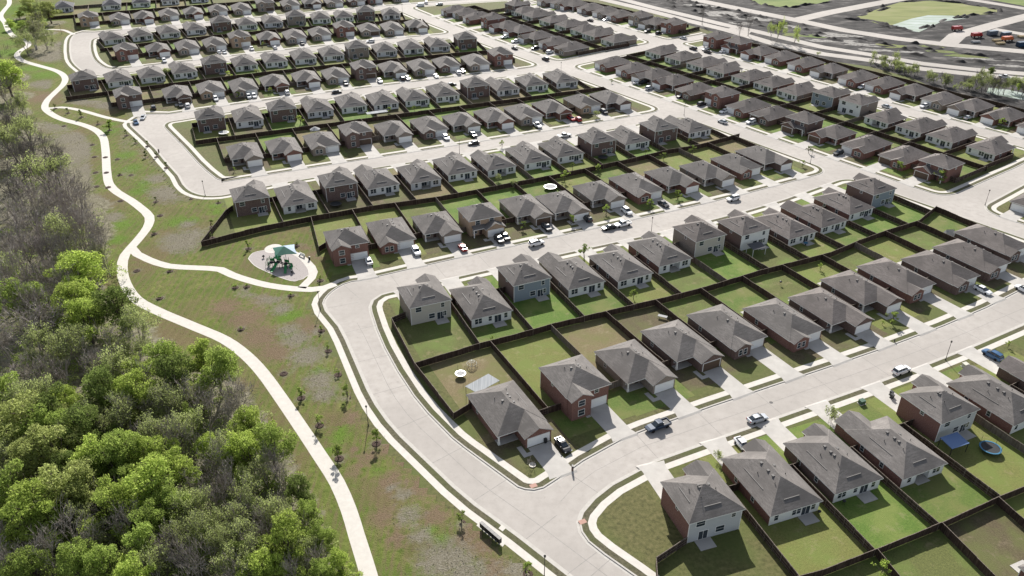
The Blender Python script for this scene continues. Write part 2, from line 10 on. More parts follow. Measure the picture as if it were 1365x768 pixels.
POLYS={'west': [(21.07,82.54),(1.01,102.88),(-6.98,110.46),(-11.34,115.22),(-23.1,129.7),(-26.65,134.71),(-29.87,140.17),(-32.56,145.67),(-40.84,165.33),(-43.7,171.41),(-48.5,178.9),(-49.91,182.55),(-49.93,184.76),(-49.44,187.06),(-48.72,188.96),(-47.71,190.89),(-46.49,192.55),(-44.41,194.14),(-41.82,194.86),(-24.4,203.61),(-6.83,212.07),(28.48,228.62),(46.09,236.99),(63.59,245.58),(80.91,254.54),(108.51,269.81),(110.17,270.87),(111.44,272.03),(112.32,273.27),(112.82,274.59),(112.94,276.0),(112.67,277.5),(112.01,279.08),(109.41,282.91),(86.97,314.51),(76.41,329.44),(75.45,330.64),(74.42,331.57),(73.32,332.25),(72.16,332.68),(70.94,332.84),(69.66,332.75),(68.31,332.4),(66.9,331.8),(41.2,318.75),(23.89,310.35),(6.5,302.22),(-28.39,286.47),(-63.2,270.92),(-80.49,263.05),(-94.12,254.52),(-97.17,252.84),(-98.31,252.35),(-100.82,251.93),(-103.17,251.96),(-105.14,252.55),(-106.99,253.51),(-108.72,254.7),(-110.46,256.23),(-112.06,258.04),(-114.7,261.74),(-119.02,269.46),(-129.32,283.98),(-137.15,295.75),(-146.4,308.09),(-155.48,319.84),(-157.31,322.33),(-158.61,324.83),(-158.92,327.55),(-158.43,332.6),(-157.52,337.11),(-147.26,337.54),(-130.92,346.39),(-114.36,354.77),(-97.62,362.77),(-80.75,370.47),(-46.79,385.39),(-12.81,400.28),(8.06,409.74),(9.93,410.74),(11.37,411.85),(12.39,413.08),(12.97,414.43),(13.13,415.89),(12.87,417.46),(12.17,419.15),(10.11,422.25),(-12.46,453.76),(-25.3,471.8),(-26.23,472.67),(-27.22,473.33),(-28.28,473.77),(-29.41,474.01),(-30.6,474.04),(-31.85,473.85),(-44.67,469.23),(-62.13,462.8),(-79.11,455.72),(-95.93,448.04),(-112.64,439.94),(-146.09,423.1),(-162.98,414.69),(-180.08,406.52),(-201.61,395.46),(-207.13,397.95),(-208.94,398.9),(-210.69,400.07),(-212.32,401.44),(-215.46,404.72),(-222.65,413.75),(-227.8,421.25),(-231.97,428.33),(-239.33,442.8),(-246.24,457.58),(-250.51,467.49),(-252.61,473.68),(-253.27,476.0),(-253.73,478.22),(-253.9,480.28),(-253.36,483.13),(-252.5,485.81),(-245.56,485.99),(-227.8,493.27),(-210.22,500.98),(-192.78,509.01),(-158.14,525.65),(-123.54,542.38),(-106.15,550.52),(-88.64,558.39),(-70.96,565.88),(-53.08,572.88),(-34.95,579.31),(-16.53,585.05),(41.9,611.6),(60.0,900.0),(60.0,1500.0),(-1500.0,1500.0),(-1500.0,-200.0),(16.07,-200.0)],'I': [(1.09,115.09),(-9.85,126.36),(-12.4,129.21),(-18.31,137.42),(-21.94,143.3),(-26.74,152.7),(-31.0,162.23),(-34.06,170.32),(-36.55,178.09),(-37.18,180.75),(-37.03,184.03),(-35.24,186.94),(-33.16,188.12),(-30.74,189.08),(-13.32,197.66),(4.34,205.76),(39.81,221.68),(57.33,230.04),(74.53,239.04),(91.25,248.97),(113.71,264.46),(115.18,265.34),(116.6,265.91),(117.97,266.16),(119.29,266.1),(120.55,265.72),(121.76,265.03),(122.91,264.03),(126.21,259.72),(143.36,236.7),(160.96,213.87),(162.02,212.29),(162.71,210.78),(163.03,209.32),(162.98,207.93),(162.57,206.6),(161.78,205.34),(160.63,204.14),(159.11,203.0),(139.74,190.44),(124.56,180.6),(108.92,171.63),(92.95,163.29),(76.75,155.37),(44.19,139.87),(28.06,131.84),(23.0,128.95),(14.38,122.48),(8.86,117.27),(6.1,114.87),(4.25,114.23),(2.52,114.43)],'IV': [(339.8,288.9),(234.9,230.64),(182.44,201.53),(129.98,172.41),(113.52,163.28),(96.8,154.67),(79.9,146.43),(45.88,130.41),(28.91,122.3),(19.29,115.64),(15.57,111.99),(13.09,108.52),(12.31,106.13),(12.55,103.8),(13.59,101.53),(16.12,98.65),(20.98,93.9),(29.82,84.73),(90.0,-200.0),(1500.0,-200.0),(1500.0,288.9)],'II': [(-101.17,265.37),(-103.39,265.71),(-105.16,267.28),(-110.51,273.94),(-116.81,282.6),(-126.87,297.63),(-141.36,318.21),(-142.99,320.65),(-144.04,322.97),(-144.17,325.19),(-143.56,327.18),(-141.84,328.49),(-139.69,329.56),(-126.46,337.89),(-110.12,346.16),(-93.56,354.07),(-76.82,361.72),(-42.96,376.59),(-8.89,391.51),(16.52,403.03),(17.89,403.55),(19.19,403.83),(20.44,403.88),(21.61,403.69),(22.73,403.26),(23.78,402.61),(24.78,401.71),(29.15,395.79),(51.65,364.35),(62.03,349.74),(63.09,348.02),(63.75,346.39),(64.01,344.87),(63.87,343.44),(63.33,342.11),(62.39,340.88),(61.05,339.75),(59.31,338.71),(36.94,327.35),(19.76,319.02),(2.48,310.94),(-32.3,295.24),(-67.15,279.67),(-84.52,271.77),(-101.8,263.68)],'III': [(-201.31,407.77),(-204.95,409.62),(-206.85,410.95),(-209.67,413.73),(-214.17,419.27),(-218.12,424.86),(-222.29,431.82),(-228.07,442.82),(-233.45,454.21),(-237.68,464.37),(-238.41,466.63),(-238.69,468.67),(-238.37,471.23),(-237.22,473.08),(-235.44,473.49),(-230.76,473.08),(-224.05,484.43),(-206.29,492.22),(-188.71,500.32),(-153.95,517.01),(-119.43,533.7),(-102.15,541.8),(-83.73,550.04),(-82.29,550.55),(-80.92,550.8),(-79.64,550.8),(-78.44,550.56),(-77.31,550.06),(-76.27,549.32),(-75.3,548.32),(-71.61,542.52),(-57.5,519.82),(-46.25,502.6),(-38.86,491.56),(-37.72,489.65),(-37.03,487.88),(-36.8,486.25),(-37.02,484.77),(-37.7,483.43),(-38.83,482.23),(-40.41,481.18),(-42.45,480.28),(-65.64,471.74),(-82.95,464.52),(-100.01,456.73),(-116.89,448.55),(-150.4,431.68),(-167.19,423.32),(-184.11,415.23),(-201.23,407.58)],'V': [(57.75,433.74),(79.1,449.3),(80.63,450.26),(82.09,450.88),(83.5,451.17),(84.85,451.11),(86.14,450.72),(87.38,449.99),(88.56,448.92),(91.61,444.73),(114.32,412.18),(137.26,379.75),(160.51,347.52),(184.09,315.52),(198.05,296.91),(199.03,295.39),(199.68,293.92),(199.98,292.51),(199.94,291.15),(199.56,289.85),(198.83,288.6),(197.76,287.41),(196.35,286.27),(189.15,281.22),(183.02,276.49),(151.25,253.81),(149.84,253.11),(148.48,252.69),(147.18,252.54),(145.94,252.66),(144.75,253.04),(143.61,253.7),(142.54,254.62),(139.09,259.06),(116.36,290.39),(93.96,321.95),(71.6,353.55),(49.14,385.07),(33.51,406.85),(32.59,408.34),(31.98,409.78),(31.71,411.16),(31.75,412.49),(32.12,413.77),(32.82,415.0),(33.84,416.17),(36.92,418.57),(57.75,433.74)],'VI': [(-24.2,487.9),(-37.93,508.13),(-51.28,528.62),(-63.89,549.06),(-64.84,550.86),(-65.39,552.52),(-65.55,554.05),(-65.31,555.44),(-64.67,556.71),(-63.63,557.84),(-62.19,558.85),(-59.51,560.05),(-47.75,564.59),(-29.89,570.83),(-6.55,578.02),(-5.34,578.14),(-4.21,578.07),(-3.13,577.82),(-2.12,577.37),(-1.18,576.74),(-0.29,575.92),(22.57,544.0),(45.28,511.61),(67.85,479.05),(75.68,467.74),(76.56,466.26),(77.13,464.83),(77.38,463.46),(77.32,462.14),(76.95,460.88),(76.26,459.67),(75.25,458.51),(73.93,457.41),(41.68,433.91),(29.64,425.14),(28.15,424.19),(26.7,423.58),(25.31,423.29),(23.97,423.34),(22.68,423.71),(21.45,424.42),(20.27,425.45),(17.04,429.74),(-5.49,461.21),(-24.2,487.9)],'east': [(-16.56,615.38),(18.29,566.54),(40.02,535.91),(61.5,505.1),(82.87,474.22),(85.52,470.52),(86.35,469.76),(87.23,469.2),(88.16,468.85),(89.14,468.72),(90.18,468.79),(91.27,469.07),(95.82,471.3),(107.66,479.19),(112.8,483.03),(117.89,476.23),(112.49,472.19),(100.17,463.98),(97.36,462.43),(96.3,461.53),(95.56,460.55),(95.12,459.5),(95.01,458.36),(95.2,457.15),(95.71,455.86),(96.53,454.48),(114.99,427.94),(136.61,397.23),(158.46,366.68),(180.6,336.34),(203.06,306.22),(227.06,274.22),(1500.0,100.0),(1500.0,1500.0),(100.0,1500.0),(60.0,900.0)],'VIII': [(243.92,307.84),(178.36,261.39),(158.35,245.81),(157.05,244.64),(156.08,243.43),(155.43,242.18),(155.1,240.89),(155.1,239.56),(155.43,238.19),(156.07,236.78),(157.05,235.33),(176.55,210.04),(191.81,190.24),(207.07,170.44),(1500.0,60.0),(1500.0,99.0)]}
BACK={'R1_R0': [(23.6,85.3),(37.5,89.0),(53.0,93.9),(63.4,98.2),(77.4,104.2),(91.0,110.6),(108.5,118.1)],'R2_R3': [(-22.6,153.2),(-7.8,161.2),(1.4,165.4),(11.0,170.2),(27.1,177.1),(40.0,182.4),(52.9,188.4),(70.0,197.5),(92.6,207.8),(103.3,215.2),(114.9,222.3),(127.3,229.0),(137.9,239.9)],'R4_R5': [(-92.5,214.5),(-77.2,224.7),(-63.5,231.8),(-45.5,239.9),(-23.1,247.6),(1.9,259.7),(18.0,267.4),(44.1,281.4),(58.4,289.9),(71.4,295.4),(90.3,307.8)],'R6_R7': [(-122.8,299.9),(-104.4,307.8),(-86.0,315.6),(-67.6,323.5),(-49.2,331.4),(-30.8,339.4),(-12.5,347.3),(5.9,355.2),(24.3,363.2),(42.6,371.1)],'R8_R9': [(-199.6,355.5),(-178.9,367.0),(-158.0,378.0),(-136.9,388.4),(-115.5,398.3),(-93.9,407.6),(-72.0,416.4),(-50.0,424.7),(-27.7,432.4),(-5.2,439.6)],'R10_R11': [(-221.8,440.7),(-204.7,451.6),(-187.3,461.7),(-169.5,471.1),(-151.4,479.8),(-133.0,487.8),(-114.2,495.1),(-95.1,501.6),(-75.7,507.4),(-55.9,512.5)],'R12_R13': [(-288.0,518.4),(-265.1,528.8),(-242.1,539.0),(-219.0,549.0),(-195.8,558.8),(-172.6,568.3),(-149.2,577.7),(-125.7,586.8),(-102.2,595.7),(-78.5,604.4)],'R14_R15': [(60.2,428.5),(73.0,411.6),(85.6,394.6),(98.2,377.5),(110.6,360.3),(123.0,343.0),(135.2,325.7),(147.3,308.3),(159.3,290.8),(171.2,273.3)],'R17_R18': [(-24.7,552.8),(-16.7,540.3),(-8.6,527.9),(-0.4,515.6),(7.9,503.3),(16.3,491.1),(24.8,478.9),(33.3,466.8),(42.0,454.8),(50.7,442.8)],'R16': [(118.9,470.0),(124.1,463.2),(132.8,451.8),(144.5,441.9),(153.0,431.5),(161.5,419.1),(169.2,407.0),(179.2,394.5),(187.5,383.7),(195.2,371.7),(203.1,359.6),(212.0,349.8),(219.8,337.4),(227.4,324.1)],'R19': [(34.1,581.4),(38.6,576.4),(46.2,568.1),(53.9,563.3),(63.6,552.1),(72.5,541.1),(79.6,531.4),(89.0,516.9),(98.3,510.6),(105.8,497.5)]}
FENCES=[('R0',0,78.4,104.6,87.3,83.8),('R0',1,92.3,111.2,101.3,89.8),('R1',0,33.1,87.8,26.8,106.7),('R1',1,48.2,92.4,41.0,113.3),('R1',2,63.1,98.0,55.0,119.4),('R1',3,76.9,104.0,68.5,124.4),('R1',4,91.5,110.8,82.1,131.8),('R1',5,107.0,117.5,96.4,139.3),('R1',6,120.5,128.0,111.6,144.9),('R1',7,135.3,134.2,126.3,150.7),('R2',0,-19.6,154.9,-7.0,130.0),('R2',1,-5.2,162.3,7.7,136.9),('R2',2,9.7,169.5,22.0,145.4),('R2',3,24.0,175.8,35.4,153.7),('R2',4,37.6,181.4,47.9,161.6),('R2',5,50.8,187.4,61.6,166.7),('R2',6,63.5,194.1,75.7,171.0),('R2',7,76.4,200.4,88.1,178.5),('R2',8,89.6,206.4,100.1,186.8),('R2',9,101.9,214.2,113.5,192.7),('R2',10,114.0,221.8,126.6,198.5),('R2',11,126.5,228.6,138.2,207.2),('R2',12,137.4,239.4,149.7,216.9),('R3',0,-20.5,154.4,-30.2,177.3),('R3',1,-7.7,161.2,-16.5,181.6),('R3',2,5.3,167.3,-3.5,187.2),('R3',3,18.5,173.4,8.7,194.8),('R3',4,31.8,179.0,22.2,199.4),('R3',5,45.2,184.8,35.2,205.5),('R3',6,58.8,191.6,47.9,213.4),('R3',7,72.0,198.4,61.4,219.2),('R3',8,85.3,204.5,75.2,223.8),('R3',9,98.1,211.6,88.1,230.1),('R3',10,110.6,219.7,100.2,238.4),('R3',11,123.2,226.8,112.0,246.6),('R3',12,134.4,236.3,124.6,253.2),('R4',0,-64.6,231.3,-54.8,206.6),('R4',1,-51.4,237.3,-41.6,212.9),('R4',2,-38.4,242.4,-29.0,219.8),('R4',3,-25.4,246.8,-15.5,223.8),('R4',4,-12.0,252.9,-1.8,230.0),('R4',5,0.7,259.1,11.2,236.3),('R4',6,12.8,264.9,23.6,242.3),('R4',7,25.9,271.7,36.7,250.0),('R4',8,38.5,278.4,49.9,256.1),('R4',9,50.8,285.4,63.1,262.0),('R4',10,63.3,292.0,76.0,268.7),('R4',11,75.6,298.2,88.0,276.0),('R4',12,87.5,306.0,99.8,284.4),('R5',0,-83.8,220.3,-92.8,240.6),('R5',1,-71.2,227.8,-79.6,246.6),('R5',2,-58.1,234.2,-66.3,252.4),('R5',3,-45.1,240.1,-54.0,259.7),('R5',4,-31.4,244.7,-41.0,265.6),('R5',5,-18.0,250.1,-27.8,271.4),('R5',6,-5.1,256.3,-14.8,276.9),('R5',7,7.8,262.5,-1.6,282.3),('R5',8,20.4,268.7,10.8,288.8),('R5',9,33.2,275.5,24.1,294.2),('R5',10,46.1,282.6,37.4,300.5),('R5',11,58.8,290.1,50.3,307.4),('R5',12,72.3,296.0,63.2,314.1),('R5',13,85.2,304.5,77.2,320.4),('R6',0,-115.6,302.9,-106.0,281.1),('R6',1,-102.1,308.7,-92.0,286.0),('R6',2,-88.9,314.4,-79.0,292.2),('R6',3,-75.8,320.0,-66.3,298.8),('R6',4,-62.8,325.6,-53.5,305.0),('R6',5,-49.0,331.5,-39.5,310.8),('R6',6,-35.8,337.2,-26.2,316.3),('R6',7,-23.0,342.8,-13.2,321.7),('R6',8,-10.2,348.2,-0.3,326.9),('R6',9,2.2,353.6,11.9,332.8),('R6',10,15.7,359.5,24.9,340.0),('R6',11,29.1,365.3,38.1,346.3),('R6',12,42.2,371.0,50.7,353.1),('R7',0,-122.8,299.9,-131.2,319.8),('R7',1,-109.2,305.7,-118.2,326.9),('R7',2,-96.0,311.4,-104.9,332.6),('R7',3,-82.6,317.1,-91.8,339.1),('R7',4,-69.0,322.9,-78.5,346.1),('R7',5,-56.1,328.5,-65.1,350.6),('R7',6,-43.3,334.0,-51.9,354.9),('R7',7,-30.4,339.6,-39.0,361.0),('R7',8,-17.0,345.4,-25.3,366.2),('R7',9,-4.0,350.9,-11.8,370.5),('R7',10,9.1,356.6,1.2,376.4),('R7',11,22.8,362.6,14.9,382.8),('R7',12,36.8,368.6,29.5,387.6),('R8',0,-184.5,363.9,-175.7,346.8),('R8',1,-168.9,372.2,-159.3,353.2),('R8',2,-153.2,380.4,-143.6,360.6),('R8',3,-140.0,386.9,-130.2,366.1),('R8',4,-126.9,393.0,-117.0,371.1),('R8',5,-113.3,399.2,-104.0,378.0),('R8',6,-99.7,405.1,-90.9,384.2),('R8',7,-86.4,410.7,-78.0,390.0),('R8',8,-73.2,416.0,-65.0,395.2),('R8',9,-59.5,421.1,-51.4,399.5),('R8',10,-46.3,426.0,-38.4,404.3),('R8',11,-32.7,430.7,-25.1,408.9),('R8',12,-18.6,435.3,-11.6,414.3),('R8',13,-3.6,436.6,1.5,420.9),('R9',0,-197.6,356.6,-207.6,373.3),('R9',1,-184.7,363.8,-195.6,382.1),('R9',2,-172.1,370.6,-182.8,389.5),('R9',3,-159.3,377.3,-169.9,396.9),('R9',4,-146.3,383.8,-156.5,403.6),('R9',5,-133.5,389.9,-143.2,409.7),('R9',6,-120.4,396.0,-130.0,416.7),('R9',7,-107.1,401.9,-116.6,423.3),('R9',8,-94.0,407.6,-103.2,429.8),('R9',9,-81.2,412.8,-89.8,434.5),('R9',10,-68.6,417.8,-76.3,438.5),('R9',11,-55.2,422.7,-62.7,443.9),('R9',12,-41.7,427.6,-49.0,449.5),('R9',13,-27.6,432.5,-34.2,453.8),('R9',14,-13.2,437.1,-19.0,456.7),('R10',0,-218.8,442.6,-208.2,424.1),('R10',1,-205.7,450.9,-194.7,431.2),('R10',2,-192.2,458.9,-181.3,438.3),('R10',3,-179.1,466.1,-168.2,444.6),('R10',4,-166.2,472.7,-155.9,451.2),('R10',5,-152.8,479.2,-143.0,457.8),('R10',6,-138.7,485.3,-129.2,463.3),('R10',7,-125.0,490.9,-115.8,468.6),('R10',8,-111.1,496.1,-102.9,475.0),('R10',9,-97.5,500.8,-89.8,479.9),('R10',10,-83.9,505.0,-76.4,483.3),('R10',11,-69.8,508.9,-63.0,487.9),('R10',12,-55.0,512.7,-49.2,494.2),('R11',0,-219.7,442.0,-232.3,461.1),('R11',1,-207.2,450.0,-220.1,470.1),('R11',2,-194.9,457.3,-207.1,477.8),('R11',3,-182.4,464.3,-194.3,485.9),('R11',4,-169.8,471.0,-180.8,492.7),('R11',5,-157.2,477.0,-167.2,498.6),('R11',6,-144.4,482.9,-153.7,505.0),('R11',7,-131.5,488.4,-139.7,509.8),('R11',8,-118.7,493.4,-126.0,514.8),('R11',9,-105.5,498.1,-112.3,520.1),('R11',10,-92.9,502.3,-98.7,523.5),('R11',11,-79.6,506.2,-84.6,527.2),('R11',12,-65.0,510.2,-69.3,529.8),('R12',0,-274.6,524.5,-262.9,501.7),('R12',1,-259.9,531.1,-247.7,507.1),('R12',2,-245.6,537.5,-233.1,512.1),('R12',3,-232.2,543.3,-220.3,518.2),('R12',4,-218.6,549.1,-207.2,524.5),('R12',5,-204.7,555.0,-193.8,530.8),('R12',6,-190.9,560.8,-180.4,536.8),('R12',7,-176.9,566.5,-166.8,542.6),('R12',8,-162.3,572.4,-152.8,549.3),('R12',9,-148.1,578.1,-138.9,554.9),('R12',10,-134.7,583.3,-125.5,559.3),('R12',11,-120.9,588.6,-111.7,563.8),('R12',12,-107.8,593.6,-98.8,568.7),('R12',13,-93.4,598.9,-84.9,574.4),('R12',14,-75.9,599.1,-69.9,581.4),('R13',0,-288.1,518.3,-299.3,546.6),('R13',1,-268.1,527.4,-278.7,554.0),('R13',2,-246.8,536.9,-256.8,561.9),('R13',3,-230.3,544.1,-240.4,569.7),('R13',4,-213.3,551.4,-223.5,577.0),('R13',5,-197.7,558.0,-207.4,582.5),('R14',0,61.3,427.0,45.4,415.5),('R14',1,70.2,415.2,53.3,403.0),('R14',2,78.6,404.0,61.8,391.9),('R14',3,86.6,393.2,69.8,381.2),('R14',4,94.9,381.9,77.8,369.5),('R14',5,104.0,369.4,86.3,356.7),('R14',6,112.7,357.4,95.3,344.9),('R14',7,120.6,346.4,103.4,334.0),('R14',8,129.0,334.5,111.5,322.0),('R14',9,137.4,322.5,120.3,310.2),('R14',10,145.6,310.8,128.9,298.8),('R14',11,154.0,298.5,137.9,286.9),('R14',12,162.4,286.1,146.2,274.5),('R14',13,170.8,273.8,154.8,262.4),('R15',0,60.7,427.9,76.6,440.0),('R15',1,69.6,416.0,86.2,428.5),('R15',2,78.4,404.3,95.2,416.9),('R15',3,86.7,393.1,103.9,405.8),('R15',4,95.2,381.5,112.3,394.0),('R15',5,103.7,369.9,120.7,382.3),('R15',6,111.7,358.8,128.7,371.1),('R15',7,120.5,346.5,137.6,358.7),('R15',8,128.9,334.6,146.4,346.9),('R15',9,137.3,322.7,154.2,334.5),('R15',10,145.8,310.4,162.6,322.0),('R15',11,153.4,299.3,170.9,311.3),('R15',12,161.6,287.4,179.3,299.3),('R15',13,170.4,274.4,187.4,285.9),('R16',0,119.5,469.2,107.0,459.1),('R16',1,128.5,457.5,115.3,447.0),('R16',2,138.6,446.9,124.1,435.5),('R16',3,148.8,436.7,133.1,424.6),('R16',4,157.2,425.3,141.7,413.5),('R16',5,165.3,413.1,149.9,401.6),('R16',6,174.2,400.8,158.4,389.2),('R16',7,183.3,389.1,167.3,377.5),('R16',8,191.3,377.7,175.4,366.4),('R16',9,199.2,365.6,183.4,354.7),('R16',10,207.6,354.7,191.4,343.7),('R16',11,215.9,343.6,199.5,332.5),('R16',12,223.6,330.8,207.3,320.0),('R16',13,232.3,318.2,216.3,307.7),('R17',0,-24.5,552.4,-41.6,540.3),('R17',1,-17.4,541.4,-34.5,529.3),('R17',2,-10.5,530.9,-26.9,519.3),('R17',3,-2.1,518.2,-18.1,506.8),('R17',4,6.2,505.9,-9.4,494.8),('R17',5,14.0,494.5,-1.3,483.6),('R17',6,22.8,481.8,7.3,470.8),('R17',7,32.4,468.1,16.8,456.9),('R17',8,41.3,455.8,25.7,444.7),('R17',9,50.0,443.9,35.3,433.4),('R18',0,-14.8,537.5,-0.1,547.6),('R18',1,-7.9,526.9,7.9,537.7),('R18',2,-1.4,517.1,14.7,528.1),('R18',3,7.3,504.2,23.5,515.3),('R18',4,16.5,490.8,32.8,501.9),('R18',5,25.1,478.5,41.2,489.5),('R18',6,32.9,467.5,48.8,478.4),('R18',7,41.1,456.0,56.9,466.8),('R18',8,50.4,443.3,64.8,453.1),('R19',0,34.2,582.7,19.9,570.1),('R19',1,42.4,572.2,28.0,559.6),('R19',2,50.0,565.7,35.3,552.9),('R19',3,58.7,557.7,43.8,544.7),('R19',4,68.1,546.6,53.4,533.8),('R19',5,76.1,536.3,61.6,523.6),('R19',6,84.3,524.1,70.8,512.3),('R19',7,93.6,513.8,79.8,501.8),('R19',8,102.0,504.0,88.3,492.0),('R19',9,111.2,492.3,98.7,481.4)]
